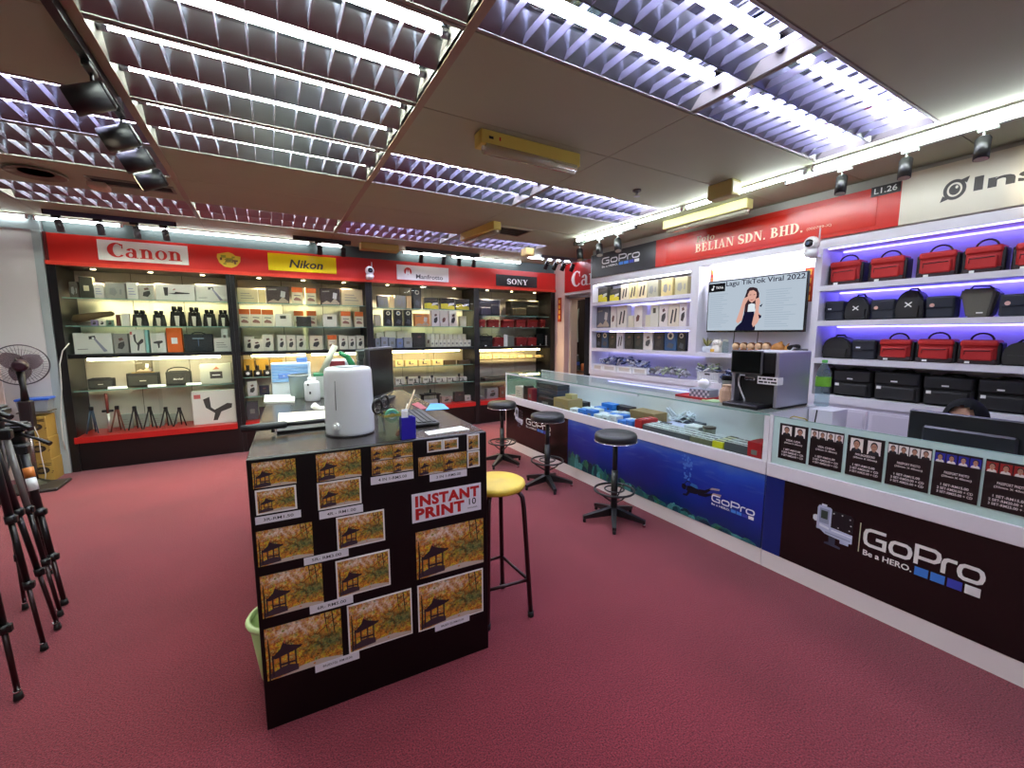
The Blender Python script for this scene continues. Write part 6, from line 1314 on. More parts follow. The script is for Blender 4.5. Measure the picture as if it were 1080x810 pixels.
def couplet(label, px0, px1, py0, py1, X):
    a = atX(px0, py0, X); b = atX(px1, py1, X); a.y = min(a.y, 3.132); b.y = max(b.y, 1.99); m = MB(); m.box(0, .003, b.y, a.y, b.z, a.z, M('#b8381c', .5)); n = 4; hh = (a.z-b.z)/n; g = M('#e0a83a', .4)
    for k in range(n): cy = (a.y+b.y)/2; ww = (a.y-b.y)*.26; m.box(-.0015, 0, cy-ww, cy+ww, b.z+hh*(k+.2), b.z+hh*(k+.8), g); m.box(-.0025, -.001, cy-ww*.3, cy+ww*.3, b.z+hh*(k+.35), b.z+hh*(k+.65), M('#b8381c', .5))
    o = m.build('festive_banner', None, (X, 0, 0)); tag(o, label, 'banner', 'red and gold festive banners')
couplet('red and gold paper banner on the wall, far side of the television', 742, 751, 285, 314, 4.396); couplet('red and gold paper banner half hidden at the near side of the television', 849.5, 856, 283, 318, 4.386)
# figures on the narrow shelf
ZS = 1.281
def rp(px, py=369, X=4.33): a = atX(px, py, X); return a
def fig(name, label, px, pyt, build_, group=None, cat='figurine'):
    a = rp(px, pyt); h = max(.04, a.z-ZS); t = thing(name, label, cat, (4.33, a.y, ZS), FACE_R, group); build_(t, h); return t
def f_cat(t, h):
    w_ = M('#e9e4d8', .3); m = MB(); m.lathe([(0, 0), (h*.42, .0), (h*.46, h*.12), (h*.38, h*.36), (h*.26, h*.55), (.0, h*.58)], w_, n=18, caps=False); m.build('body', t)
    m = MB(); m.ball((0, -.005, h*.70), (h*.34, h*.28, h*.27), w_, 16)
    for s in (-1, 1): m.cyl((s*h*.2, 0, h*.85), (s*h*.24, 0, h*1.02), h*.09, w_, .002, n=8)
    m.build('head', t)
    m = MB(); m.tube([(h*.28, -.01, h*.42), (h*.42, -.015, h*.62), (h*.40, -.02, h*.82)], h*.09, w_, n=8); m.build('paw', t)
    m = MB(); m.box(-h*.22, h*.1, -h*.46, -h*.40, h*.06, h*.26, M('#d8a83a', .4)); m.tube([(h*.24*math.cos(k*PI/6), h*.24*math.sin(k*PI/6), h*.54) for k in range(12)], h*.03, RED, closed=True, n=6); m.build('collar', t)
    m = MB()
    for s in (-1, 1): m.ball((s*h*.12, -h*.27, h*.73), h*.03, BLACK, 8)
    m.ball((0, -h*.29, h*.66), h*.03, M('#c05a5a', .4), 8); m.build('face', t)
fig('lucky_cat', 'cream and red lucky cat figurine on the narrow television shelf', 756.5, 357.5, f_cat)
def f_pot(t, h):
    m = MB(); m.lathe([(0, 0), (h*.32, 0), (h*.36, h*.2), (h*.28, h*.4), (0, h*.42)], M('#dfe4ee', .3), n=16, caps=False); m.build('pot', t); m = MB(); r2 = random.Random(2)
    for k in range(16): a = r2.random()*6.3; m.tube([(0, 0, h*.4), (h*.2*math.cos(a), h*.2*math.sin(a), h*(.6+.2*r2.random())), (h*.34*math.cos(a), h*.34*math.sin(a), h*(.7+.3*r2.random()))], [.006, .008, .002], M(r2.choice(['#4a4a2a', '#8a8a3a', '#c9c28a']), .6), n=5)
    m.build('foliage', t)
fig('potted_plant', 'small olive plant in a white pot at the far end of the television shelf', 746.5, 356, f_pot, None, 'plant')
def f_jar(t, h):
    m = MB(); m.lathe([(0, 0), (.03, 0), (.034, .01), (.034, h*.75), (.024, h*.85)], glass('#e4ecec', 1, haze=.2, hazecol='#c9d4d0'), n=18, caps=False); m.build('jar', t); m = MB(); m.lathe([(.026, h*.84), (.027, h), (0, h)], M('#b9b8a8', .4), n=16, caps=False); m.build('lid', t)
fig('small_jar', 'small clear jar between the lucky cat and the brown dolls', 765.5, 358, f_jar, None, 'jar')
def f_doll(t, h):
    m = MB(); m.lathe([(0, 0), (h*.30, 0), (h*.34, h*.15), (h*.22, h*.45), (0, h*.48)], M('#8a5a34', .5), n=14, caps=False); m.build('body', t); m = MB(); m.ball((0, 0, h*.66), h*.32, M('#d8b48c', .5), 12); m.build('head', t); m = MB(); m.ball((0, h*.06, h*.76), (h*.34, h*.30, h*.26), M('#6a4424', .6), 12); m.build('hair', t)
for k, px in enumerate((776.5, 784.5, 792.5, 800.5, 808.5)): fig('doll', 'small brown haired doll on the television shelf, %s of five from the jar' % ORD[k], px, 361+.0*k, f_doll, 'small brown dolls under the television')
def f_fish(t, h):
    m = MB(); m.ball((0, 0, h*.5), (.07, .035, h*.45), M('#b5793a', .5, noise=.3, nscale=30), 14); m.build('body', t); m = MB(); m.prism([(.05, h*.5), (.10, h*.95), (.085, h*.5), (.10, h*.15)], .02, M('#c48a44', .5), Matrix.Translation((0, .01, 0))); m.prism([(-.02, h*.9), (.03, h*1.08), (.04, h*.88)], .012, M('#c48a44', .5), Matrix.Translation((0, .006, 0))); m.build('fin', t)
fig('wooden_fish', 'orange brown carved fish ornament beside the dolls', 821, 361, f_fish, None, 'ornament')
a = rp(847, 366); t = thing('telephone', 'black desk telephone on the narrow television shelf', 'telephone', (4.305, 2.10, ZS), FACE_R)
m = MB(); q = Matrix.Rotation(R(12), 4, 'X'); m.box(-.085, .085, -.08, .08, .022, .050, BLACK, .008, mtx=q); m.build('base', t); m = MB(); m.tube([(-.06, -.07, .075), (-.06, -.03, .09), (-.06, .05, .095), (-.06, .085, .085)], [.022, .014, .014, .022], BLACK, n=10); m.build('handset', t)
m = MB()
for i in range(3):
    for j in range(4): m.box(-.01+i*.026, .008+i*.026, -.06+j*.026, -.042+j*.026, .050, .055, M('#5a5a5e', .5), mtx=q)
m.build('keypad', t)

# ================================================================= BAG SHELF
RB = '#a81a1c'
def bag_place(px0, px1, pyt, z): p, w, h, q = place(px0, px1, pyt, z, 'right', -.0); return p, w, h, q
def red_bag(label, px0, px1, pyt, z):
    p, w, h, q = bag_place(px0, px1, pyt, z); d = .15; w *= .955; t = thing('camera_bag', label, 'bag', (q, p, z+.001), FACE_R, 'red and black camera bags on the white shelves'); rm = M(RB, .6)
    m = MB(); m.box(-w*.44, w*.44, 0, d, .0, h, rm, .018, 2); m.build('body', t)
    m = MB(); m.box(-w*.45, w*.45, -.010, d*.9, h*.74, h*1.0+.004, M('#b8201e', .55), .014, 2); m.build('lid', t)
    m = MB(); m.box(-w*.36, w*.36, -.022, .0, h*.16, h*.66, M('#b01c1c', .55), .012, 2); m.build('front_pocket', t)
    m = MB(); m.tube([(-w*.30, -.024, h*.40), (-w*.30, -.024, h*.56), (w*.30, -.024, h*.58)], .003, M('#2a1214', .5), n=6); m.build('zip', t)
    for s in (-1, 1): m = MB(); m.box(s*w*.455-.014, s*w*.455+.014, .01, d*.85, .0, h*.92, BLACK, .01, 2); m.build('side_pocket', t)
    m = MB(); m.box(-w*.47, w*.47, -.012, d, -.0, h*.21, M('#241013', .6), .01, 2); m.build('base', t)
    m = MB(); n = 10; m.tube([(-w*.27*math.cos(PI*k/n), d*.45, h+.30*h*math.sin(PI*k/n)) for k in range(n+1)], .0065, M('#301416', .5), n=8); m.build('handle', t)
    m = MB(); m.box(-w*.28, -w*.16, -.018, -.012, h*.03, h*.12, PAPER); m.build('tag', t); return t
for k, (a, b, c) in enumerate(((873, 911, 276), (916, 957.5, 271.5), (967, 1013, 265.8), (1015.5, 1062.5, 260), (1069, 1119, 255))): red_bag('red camera bag, %s along the top shelf from the television' % ORD[k], a, b, c, 1.90)
for k, (a, b, c) in enumerate(((925.5, 965, 358.5), (965.5, 1010, 358.3), (1010, 1057.5, 359.3))): red_bag('red camera bag, %s of three between dark bags on the third shelf' % ORD[k], a, b, c, 1.275)
def pouch(label, px0, px1, pyt, z, col, mark=None, top=False):
    p, w, h, q = bag_place(px0, px1, pyt, z); d = .13; t = thing('camera_pouch', label, 'bag', (q, p, z+.001), FACE_R, 'dark camera pouches on the second shelf')
    w *= .96; m = MB(); m.box(-w/2, w/2, 0, d, 0, h, M(col, .6), .016, 2); m.build('body', t); m = MB(); m.box(-w*.49, w*.49, -.010, d*.6, h*.45, h*1.005, M(col, .5), .012, 2); m.build('flap', t)
    if mark: m = MB(); mt = Matrix.Translation((0, -.0105, 0)); m.prism([(-w*.25+.014*math.cos(R(a*30)), h*.60+.014*math.sin(R(a*30))) for a in range(12)] if mark == 'dot' else [(-w*.3, h*.57), (-w*.12, h*.57), (-w*.12, h*.64), (-w*.3, h*.64)], .001, M('#d8aa9a' if mark == 'dot' else '#dfe2ea', .5), mt); m.build('badge', t)
def sling(label, px0, px1, pyt, z, col, mark=True):
    p, w, h, q = bag_place(px0, px1, pyt, z); d = .14; t = thing('sling_bag', label, 'bag', (q, p, z+.001), FACE_R, 'dark rounded bags on the white shelves'); m = MB(); n = 14
    pts = [(-w*.47, 0), (w*.47, 0), (w*.49, h*.25)]+[(w*.47*math.cos(PI*k/n), h*.55+h*.42*math.sin(PI*k/n)) for k in range(n+1)]+[(-w*.49, h*.25)]
    m.prism(pts, d, M(col, .6), Matrix.Translation((0, d, 0))); bmesh.ops.bevel(m.bm, geom=[e for e in m.bm.edges if abs(e.verts[0].co.y-e.verts[1].co.y) < 1e-5], offset=.012, segments=2, affect='EDGES'); m.build('body', t)
    m = MB(); m.tube([(-w*.22, d*.5, h*.9), (-w*.12, d*.5, h*1.03), (w*.12, d*.5, h*1.03), (w*.22, d*.5, h*.9)], .007, BLACK, n=8); m.build('handle', t)
    m = MB(); m.prism([(-w*.34, h*.06), (w*.34, h*.06), (w*.36, h*.42), (-w*.36, h*.42)], .018, M(col, .5)); m.build('front_pocket', t)
    if mark: m = MB(); mt = Matrix.Translation((0, -.019, 0)); m.stroke([(-.020, h*.40), (.020, h*.56)], .008, PAPER, .001, mt); m.stroke([(-.020, h*.56), (.020, h*.40)], .008, PAPER, .001, mt); m.build('cross_badge', t)
    else: m = MB(); m.tube([(w*.0, -.001, h*.93), (w*.3, -.002, h*.8), (w*.40, -.002, h*.5)], .003, M('#3a3a3c', .5), n=5); m.build('zip', t)
pouch('navy camera pouch at the television end of the second shelf', 868.5, 891.5, 318, 1.60, '#181d2c', 'tag'); sling('tall black sling bag with a white cross, next to the end pouch', 892, 918, 311.5, 1.60, '#17181a')
pouch('navy pouch with two pale badges between the two cross marked bags', 918.5, 945.5, 316, 1.60, '#1a1f2a', 'dot'); sling('rounded black bag with a white cross, middle of the second shelf', 946, 976, 305, 1.60, '#1c1b1a')
pouch('boxy navy pouch with a pink dot beside the grey holster bag', 976.5, 1009, 312.5, 1.60, '#181e2a', 'dot'); pouch('navy pouch with an orange dot beyond the grey holster bag', 1054, 1096, 310, 1.60, '#171d2a', 'dot')
p, w, h, q = bag_place(1012, 1054.5, 303, 1.60); t = thing('holster_bag', 'grey wedge shaped holster bag on the second shelf', 'bag', (q, p, 1.601), FACE_R); m = MB(); gm = M('#5c584e', .75, noise=.15, nscale=120)
m.prism([(-w*.26, 0), (w*.30, 0), (w*.42, h*.9), (w*.3, h*.97), (-w*.42, h*.97), (-w*.46, h*.85)], .14, gm, Matrix.Translation((0, .14, 0))); bmesh.ops.bevel(m.bm, geom=m.bm.edges[:], offset=.01, segments=2, affect='EDGES'); m.build('body', t)
m = MB(); m.prism([(w*.26, 0), (w*.36, .02), (w*.5, h*.78), (w*.36, h*.92)], .10, BLACK, Matrix.Translation((0, .13, 0))); m.build('side_pocket', t)
m = MB(); m.prism([(-w*.5, h*.65), (-w*.40, h*.62), (-w*.36, h*.9), (-w*.46, h*.92)], .10, BLACK, Matrix.Translation((0, .13, 0))); m.build('side_pocket', t)
m = MB(); m.tube([(-w*.3, .06, h*.95), (-w*.2, .06, h*1.06), (w*.2, .06, h*1.03), (w*.32, .06, h*.93)], .006, BLACK); m.build('handle', t); m = MB(); m.box(w*.0, w*.17, -.002, 0, h*.13, h*.17, PAPER); m.build('badge', t)
sling('dark dome shaped bag at the television end of the third shelf', 868, 899, 354.5, 1.275, '#1e1d1c', False); pouch('plain navy pouch beside the dome shaped bag', 898.5, 925.5, 358.5, 1.275, '#171b26', 'tag'); sling('dark grey dome shaped bag at the near end of the third shelf', 1058, 1106, 360, 1.275, '#24231f', False)
def shoulder(label, px0, px1, pyt, z):
    p, w, h, q = bag_place(px0, px1, pyt, z); d = .2; t = thing('shoulder_bag', label, 'bag', (q, p, z+.001), FACE_R, 'large black shoulder bags on the lowest shelf'); bk = M('#0e0e0f', .6)
    m = MB(); m.box(-w*.49, w*.49, 0, d, 0, h*.98, bk, .02, 2); m.build('body', t); m = MB(); m.box(-w*.49, w*.46, -.014, d*.8, h*.55, h, M('#131314', .5), .016, 2); m.build('flap', t); m = MB(); m.box(-w*.44, w*.40, -.026, 0, h*.06, h*.5, bk, .014, 2); m.build('front_pocket', t)
    m = MB(); m.tube([(-w*.25, d*.4, h*.97), (-w*.1, d*.4, h*1.05), (w*.2, d*.4, h*1.05), (w*.3, d*.4, h*.97)], .008, BLACK); m.build('handle', t)
    m = MB(); m.box(-w*.12, w*.02, -.016, -.014, h*.66, h*.71, PAPER); m.box(-w*.40, -w*.30, -.028, -.026, h*.40, h*.5, PAPER); m.build('tag', t)
for k, (a, b, c) in enumerate(((868, 879, 390), (879.5, 922, 391), (922.5, 974, 393), (974.5, 1031, 397.5), (1032, 1092, 401))): shoulder(('narrow black bag end seen beside the water bottle', 'large black shoulder bag beside the water bottle end', 'large black shoulder bag in the middle of the lowest shelf', 'large black shoulder bag above the head of the shop assistant', 'black bag with a top handle at the near end of the lowest shelf')[k], a, b, c, .955)

# ================================================================= ON AND IN THE GLASS COUNTER
ZT = .996; ZF = .657
t = thing('coffee_machine', 'black and silver coffee machine on the glass counter', 'coffee machine', (2.83, 1.655, ZT), FACE_R)
m = MB(); m.box(-.135, .155, .06, .40, 0, .375, BLACK, .006); m.box(.135, .157, .0, .40, 0.012, .378, SILVER, .006); m.box(-.157, -.135, .0, .40, 0.012, .378, SILVER, .006); m.box(-.135, .135, .03, .40, .365, .378, SILVER, .004); m.build('body', t)
m = MB(); m.box(-.135, .135, -.002, .06, .235, .372, M('#1a1a1c', .25), .006); m.build('head', t); m = MB(); m.box(-.155, .06, -.020, -.002, .225, .385, M('#74757a', .3, .6), .004); m.box(-.147, .052, -.022, -.0195, .233, .377, M('#101311', .12)); m.build('touch_screen', t)
m = MB(); m.box(-.150, .10, -.11, .06, .0, .028, BLACK, .006)
for k in range(8): m.box(-.13+k*.028, -.115+k*.028, -.10, .0, .028, .032, STEEL)
m.build('drip_tray', t); m = MB(); m.box(-.05, .03, -.012, .03, .195, .235, M('#2c2c2e', .4), .004); m.box(-.045, .02, -.03, -.012, .185, .205, CHROME, .003); m.build('spout', t)
m = MB(); m.tube([(-.05, -.02, .215), (-.085, -.012, .215), (-.105, .0, .185), (-.10, .0, .14), (-.075, .0, .085), (-.055, .0, .05), (-.050, -.005, .03)], .0055, M('#c9cacc', .4), n=8); m.build('milk_hose', t)
m = MB(); m.box(.03, .158, -.0055, -.002, .165, .215, PAPER); m.box(.1575, .1585, -.002, .06, .165, .213, PAPER); nb = m.build('notice', t)
m = MB()
for z_, ws in ((.195, (.018, .024, .038, .014)), (.174, (.030, .020, .012, .036))):
    x = .038
    for w_ in ws: m.box(x, x+w_, -.0062, -.0056, z_, z_+.011, BLACK); x += w_+.006
m.build('printed_lines', nb)
t = thing('serving_tray', 'flat red tray under the tissue box on the counter', 'tray', (2.90, 2.12, ZT), FACE_R); m = MB(); m.box(-.13, .13, -.09, .09, 0, .006, M('#b8323a', .35), .002); m.build('base', t); m = MB(); rd = M('#b8323a', .35)
m.box(-.14, .14, -.10, -.09, 0, .018, rd); m.box(-.14, .14, .09, .10, 0, .018, rd); m.box(-.14, -.13, -.09, .09, 0, .018, rd); m.box(.13, .14, -.09, .09, 0, .018, rd); m.build('rim', t)
t = thing('tissue_box', 'grey patterned tissue box with a tissue pulled up', 'tissue box', (2.91, 2.085, ZT+.0065), FACE_R); m = MB(); m.box(-.11, .11, -.06, .06, 0, .075, M('#8a90a0', .6), .004); t.scale = (.82, .9, .9)
for i in range(9):
    for j in range(3):
        cx = -.096+i*.024; cz = .012+j*.024; m.prism([(cx, cz-.009), (cx+.009, cz), (cx, cz+.009), (cx-.009, cz)], .001, M('#dfe2ea' if (i+j) % 2 else '#3a4050', .6), Matrix.Translation((0, -.06, 0)))
m.build('carton', t); m = MB(); r3 = random.Random(9)
rings = []
for j, (r_, z_) in enumerate(((.022, .072), (.035, .095), (.05, .115), (.03, .14), (.006, .155))): rings.append([m.bm.verts.new((r_*math.cos(k*PI/6)*(1+.4*r3.random())*1.2, r_*math.sin(k*PI/6)*(1+.4*r3.random())*.6, z_+.012*r3.random())) for k in range(12)])
m._fin([m.bm.faces.new((a[k], a[(k+1) % 12], b[(k+1) % 12], b[k])) for a, b in zip(rings, rings[1:]) for k in range(12)], M('#eef1f6', .8), True); m.build('tissue', t)
t = thing('green_sheet', 'pale green folded sheet beside the tan bag on the counter', 'paper', (2.84, 1.945, ZT), FACE_R+.2); m = MB(); m.box(-.07, .05, -.06, .05, 0, .004, M('#9cc48a', .6)); m.build('sheet', t); m = MB(); m.box(-.07, .0, -.05, .05, .004, .007, M('#aed29a', .6), mtx=Matrix.Rotation(R(2), 4, 'Y')); m.build('fold', t)
m = MB(); m.lathe([(0, 0), (.045, .0), (.05, .03), (.045, .09), (.03, .115), (.034, .13), (.0, .125)], M('#c9a78c', .8, noise=.15, nscale=40), n=10, caps=False, smooth=False)
for vv in m.bm.verts: vv.co.x *= 1+.12*math.sin(vv.co.z*90+vv.co.y*60)
tag(m.build('paper_bag', None, (2.86, 1.86, ZT), (0, 0, FACE_R)), 'tan crumpled paper bag against the coffee machine', 'bag')
t = thing('coffee_jar', 'tall clear jar with a black lid behind the tan bag', 'jar', (3.06, 1.98, ZT)); m = MB(); m.lathe([(0, 0), (.045, 0), (.048, .006), (.048, .145)], glass('#dfe4dc', 1, haze=.35, hazecol='#c2c0b2'), n=24, caps=False); m.build('jar', t); m = MB(); m.lathe([(.05, .142), (.051, .172), (0, .174)], M('#060606', .8, spec=.1), n=24, caps=False); m.build('lid', t); m = MB(); m.lathe([(0, .004), (.043, .004), (.043, .05), (0, .05)], M('#a59a84', .8), n=20, caps=False); m.build('contents', t)
m = MB(); m.box(-.10, .10, -.07, .07, 0, .995-.751, M('#e2e2e6', .4), .003); t = m.build('carton', None, (3.22, 1.368, .751)); tag(t, 'white carton behind the first price card, under the water bottle', 'box'); m = MB(); m.tube([(-.103, .02, .24), (-.104, .03, .12), (-.104, .02, .01)], .004, BLACK, n=5); m.build('cord', t)
t = thing('water_bottle', 'large clear water bottle with a green label beside the coffee machine', 'bottle', (3.285, 1.440, .9985)); m = MB(); bt = glass('#dfeef0', 1.2, haze=.12, hazecol='#d2e6ea')
m.lathe([(0, 0), (.040, 0), (.044, .01)]+[(.044-.003*(k % 2), .02+k*.009) for k in range(12)]+[(.045, .135), (.045, .20), (.040, .235), (.022, .275), (.014, .29), (.014, .30)], bt, n=24, caps=False); m.build('body', t); m = MB(); m.lathe([(.0455, .135), (.0457, .20)], M('#7cc43a', .4), n=24, caps=False); m.build('label', t); m = MB(); m.lathe([(.017, .296), (.017, .315), (0, .316)], M('#3fa83a', .4), n=16, caps=False); m.build('cap', t)
# inside the case
def cbox(label, px0, px1, y_in, d, h, col, kind=None, name='product_box', cat='box', group=None, z=ZF, rz=0, side=None):
    """box in the showcase: its span on the picture, how far in from the front glass, depth and height"""
    X = XC+y_in; a, b = atX(px0, 0, X), atX(px1, 0, X)
    def yat(px):
        lo = atX(px, 430, X); return lo.y
    ya, yb = yat(px0), yat(px1); w = abs(ya-yb)-.004; m = MB(); bm_ = M(col, .5); m.box(-w/2, w/2, 0, d, 0, h, bm_, .002)
    if kind: art(m, kind, w, h, 0)
    o = m.build(name, None, (X, (ya+yb)/2, z+.001), (0, 0, FACE_R+R(rz))); return tag(o, label, cat, group)
cbox('white and maroon box at the far end of the glass case', 543.5, 551, .05, .1, .17, '#d9cfc0', 'lines'); cbox('narrow dark box at the far end of the glass case', 552, 556, .06, .1, .19, '#241f20'); cbox('slim white and red box in the far end of the glass case', 556.5, 561, .05, .1, .17, '#8a2a34', 'tag')
for k in range(4):
    for j in range(2): cbox('dark hard case stacked in the glass case, %s stack, %s from the bottom' % (('front', 'rear')[j], ORD[k]), 566+j*2, 588+j*2, .12+j*.17, .15, .062, '#1d2733' if k % 2 else '#2a3a50', 'lines', z=ZF+k*.064, group='black blue hard cases stacked in the glass case', name='hard_case', cat='case')
cbox('black box with a white label before the hard case stack', 567, 583, .04, .07, .10, '#1b1a1c', 'tag'); cbox('khaki wooden looking box beside the hard case stack', 583.5, 599, .05, .20, .13, '#a08a5a', 'lines'); cbox('pale khaki soft packet on the khaki box', 596, 603, .12, .08, .05, '#b3a878', None, z=ZF+.132, cat='packet'); cbox('black lens cap box behind the khaki box', 608, 616, .26, .09, .09, '#1f1f22', 'tag')
n_ = 0
for j, (yin, px0, px1, cnt) in enumerate(((.05, 600.5, 668, 8), (.14, 613, 668, 6), (.235, 626, 660, 4))):
    for k in range(cnt):
        a = px0+(px1-px0)*k/cnt; b_ = px0+(px1-px0)*(k+1)/cnt; col = ('#d9dde2', '#c4d2d4', '#2f7fd8', '#cfd8da', '#2a70c8')[(k*2+j) % 5]
        cbox('%s card box in the %s row of card boxes, %s from the khaki box' % ('blue' if col[1] == '2' else 'pale', ('front', 'second', 'rear')[j], ORD[k]), a+.4, b_-.4, yin, .085, .055+.012*((k+j) % 3), col, 'lines' if k % 2 else 'tag', group='blue and pale card boxes in the glass case')
cbox('bright blue box standing behind the card boxes', 634, 646, .34, .1, .11, '#2f84dc', 'tag'); cbox('brown cardboard box behind the card boxes', 664, 690, .30, .18, .11, '#8c7448', None); cbox('black camera body box behind the card boxes', 648, 664, .40, .1, .10, '#1a1a1c', 'tag'); cbox('black flat case on the blue card boxes', 668.5, 680, .24, .05, .05, '#1d1d20', None)
def card_tray(label, px0, px1, col, h, ncard, cc='#dfe6e6'):
    X = XC+.045; ya, yb = atX(px0, 460, X).y, atX(px1, 460, X).y; w = abs(ya-yb)-.004; t = thing('card_tray', label, 'tray', (X, (ya+yb)/2, ZF+.001), FACE_R, 'trays of memory cards along the front of the glass case'); m = MB(); m.box(-w/2, w/2, 0, .20, 0, h, M(col, .45), .002); m.build('tray', t); r4 = random.Random(int(px0))
    m = MB(); n = max(1, int(w/.05))
    for i in range(n):
        for j in range(3): x = -w/2+w*(i+.5)/n; m.box(x-w/n*.44, x+w/n*.44, .012+j*.062, .064+j*.062, h, h+.006, M(cc, .5)); m.box(x-w/n*.44, x+w/n*.44, .012+j*.062, .028+j*.062, h+.006, h+.0068, M(('#2b2f36', '#8fa0a8', '#3a3f44')[(i+j) % 3], .5))
    m.build('memory_cards', t)
card_tray('small red topped card tray at the middle of the glass case', 668.8, 676.5, '#b81e22', .095, 1, '#c43034'); card_tray('long dark grey card tray along the front of the glass case', 677, 727, '#4a5054', .065, 6); card_tray('olive grey card tray along the front of the glass case', 727.3, 751, '#6a6a50', .065, 3); card_tray('short bright yellow card tray in the glass case', 751.3, 763.7, '#d8d21c', .072, 1, '#dfe0b8'); card_tray('dark grey card tray next to the red box in the glass case', 764, 790, '#4a4f54', .085, 3)
cbox('square red box at the near corner of the glass case', 790.5, 806.5, .045, .15, .125, '#b0181e', 'tag')
for j, (px0, px1, yin, d, h, col, lab) in enumerate(((676, 700, .25, .10, .05, '#dfe4ea', 'white card packs behind the long grey tray'), (700, 722, .25, .12, .07, '#c9cff0', 'lilac card packs behind the long grey tray'), (722, 738, .25, .12, .09, '#dfe6ea', 'white card pack block behind the olive tray'), (764, 790, .26, .10, .055, '#3f4a2a', 'flat green black box behind the yellow tray'), (793, 812, .27, .09, .075, '#7a8274', 'grey green box behind the dark tray'), (748, 764, .26, .08, .04, '#dfe2e2', 'white card pack behind the yellow tray'))):
    cbox(lab, px0, px1, yin, d, h, col, 'lines' if j % 2 else None)
cbox('black soft lens pouch behind the lilac card packs', 696, 706, .22, .05, .075, '#24242a', None, cat='pouch', name='lens_pouch'); cbox('dark navy pouch behind the card packs', 715, 740, .38, .08, .09, '#39404e', None, cat='pouch', name='lens_pouch')
t = thing('spool_jar', 'clear round jar with a brown lid in the glass case', 'jar', (XC+.30, atX(748, 455, XC+.30).y, ZF+.001)); m = MB(); m.lathe([(0, 0), (.045, 0), (.046, .095)], glass('#dfe4dc', 1, haze=.5, hazecol='#c9cdbe'), n=22, caps=False); m.build('jar', t); m = MB(); m.lathe([(.05, .092), (.05, .105), (.03, .108), (0, .108)], M('#4a3a2c', .4), n=22, caps=False); m.build('lid', t)
heap2 = MB(); r5 = random.Random(4)
for k in range(28):
    s = .02+.03*r5.random(); mt = Matrix.Translation(((r5.random()-.5)*.22, r5.random()*.09, .03+.07*r5.random())) @ Euler((r5.uniform(-1, 1), r5.uniform(-1, 1), r5.uniform(0, 3))).to_matrix().to_4x4(); heap2.box(-s, s, -s*.7, s*.7, -.004, .004, M('#d9e2ea', .3), mtx=mt)
o = heap2.build('plastic_wrap', None, (XC+.40, atX(714, 440, XC+.40).y, ZF+.04), (0, 0, FACE_R)); tag(o, 'crumpled clear plastic wrap behind the card trays in the glass case', 'plastic wrap', None, 'stuff')

# ================================================================= DOORWAY
t = thing('door_curtain', 'dark curtain bunched at the near side of the doorway', 'curtain', (4.56, atX(620.5, 350, 4.56).y, 0), FACE_R); m = MB(); n = 18; cm = M('#17141c', .85)
fr = [[m.bm.verts.new((-.10+.24*k/n, .018*math.sin(k*1.9)+o_, z_)) for k in range(n+1)] for o_ in (0, .012) for z_ in (.02, 2.08)]
f_ = []
for k in range(n): f_ += [m.bm.faces.new((fr[0][k], fr[0][k+1], fr[1][k+1], fr[1][k])), m.bm.faces.new((fr[2][k+1], fr[2][k], fr[3][k], fr[3][k+1]))]
m._fin(f_, cm, True); m.build('curtain', t); m = MB(); m.cyl((-.72, 0, 2.1), (.15, 0, 2.1), .011, STEEL, n=10); m.build('curtain_rod', t)
t = thing('hanging_cloth', 'pale green white cloth hanging in the doorway', 'cloth', (4.80, atX(606, 330, 4.80).y, 1.22), FACE_R); m = MB(); n = 12; cm = M('#c9d8cc', .85)
rows_ = [[m.bm.verts.new((-.16+.30*k/n*(1-.15*j/5), .025*math.sin(k*1.4+j*.6), .72-j*.12-.02*math.sin(k*.8))) for k in range(n+1)] for j in range(6)]
m._fin([m.bm.faces.new((a[k], a[k+1], b[k+1], b[k])) for a, b in zip(rows_, rows_[1:]) for k in range(n)], cm, True); m.build('cloth', t); m = MB(); m.tube([(-.02, 0, .70), (-.02, 0, .80), (.0, .0, .85)], .004, STEEL, n=6); m.build('hook', t)
t = thing('side_counter', 'low brown cupboard standing in the doorway', 'cupboard', (4.78, 5.70, 0), FACE_R); m = MB(); m.box(-.35, .35, 0, .4, 0, .80, M('#a5896c', .5), .004); m.build('body', t); m = MB(); m.box(-.36, .36, -.015, .41, .80, .83, M('#5a4634', .4)); m.build('top', t); m = MB(); m.box(-.33, .33, -.006, 0, .05, .76, M('#c2a684', .5)); m.cyl((-.28, -.02, .6), (-.28, 0, .6), .012, STEEL); m.build('door', t)
t = thing('water_bottle', 'small clear water bottle with a blue label in the doorway', 'bottle', (4.86, atX(609, 390, 4.86).y, .831)); m = MB(); m.lathe([(0, 0), (.036, 0), (.038, .01), (.037, .20), (.014, .25), (.014, .265)], glass('#dfeef4', 1, haze=.25, hazecol='#c9dce6'), n=18, caps=False); m.build('body', t); m = MB(); m.lathe([(.039, .09), (.039, .15)], M('#3a5ac0', .4), n=18, caps=False); m.build('label', t); m = MB(); m.lathe([(.016, .26), (.016, .28), (0, .281)], WHITEP, n=12, caps=False); m.build('cap', t)
for k, (y, c_) in enumerate(((atX(615, 390, 4.84).y, '#c0703a'), (atX(620, 390, 4.84).y-.02, '#b85a2c'))): m = MB(); m.lathe([(0, 0), (.04, 0), (.042, .11), (.03, .13), (0, .13)], M(c_, .4), n=16, caps=False); o = m.build('snack_jar', None, (4.84, y, .831)); tag(o, ('orange brown jar beside the water bottle in the doorway', 'reddish jar at the near side of the doorway cupboard')[k], 'jar')
t = thing('wall_fan', 'round pale fan cage poking out behind the product shelf', 'fan', (4.52, 5.06, 1.47), FACE_R); m = MB()
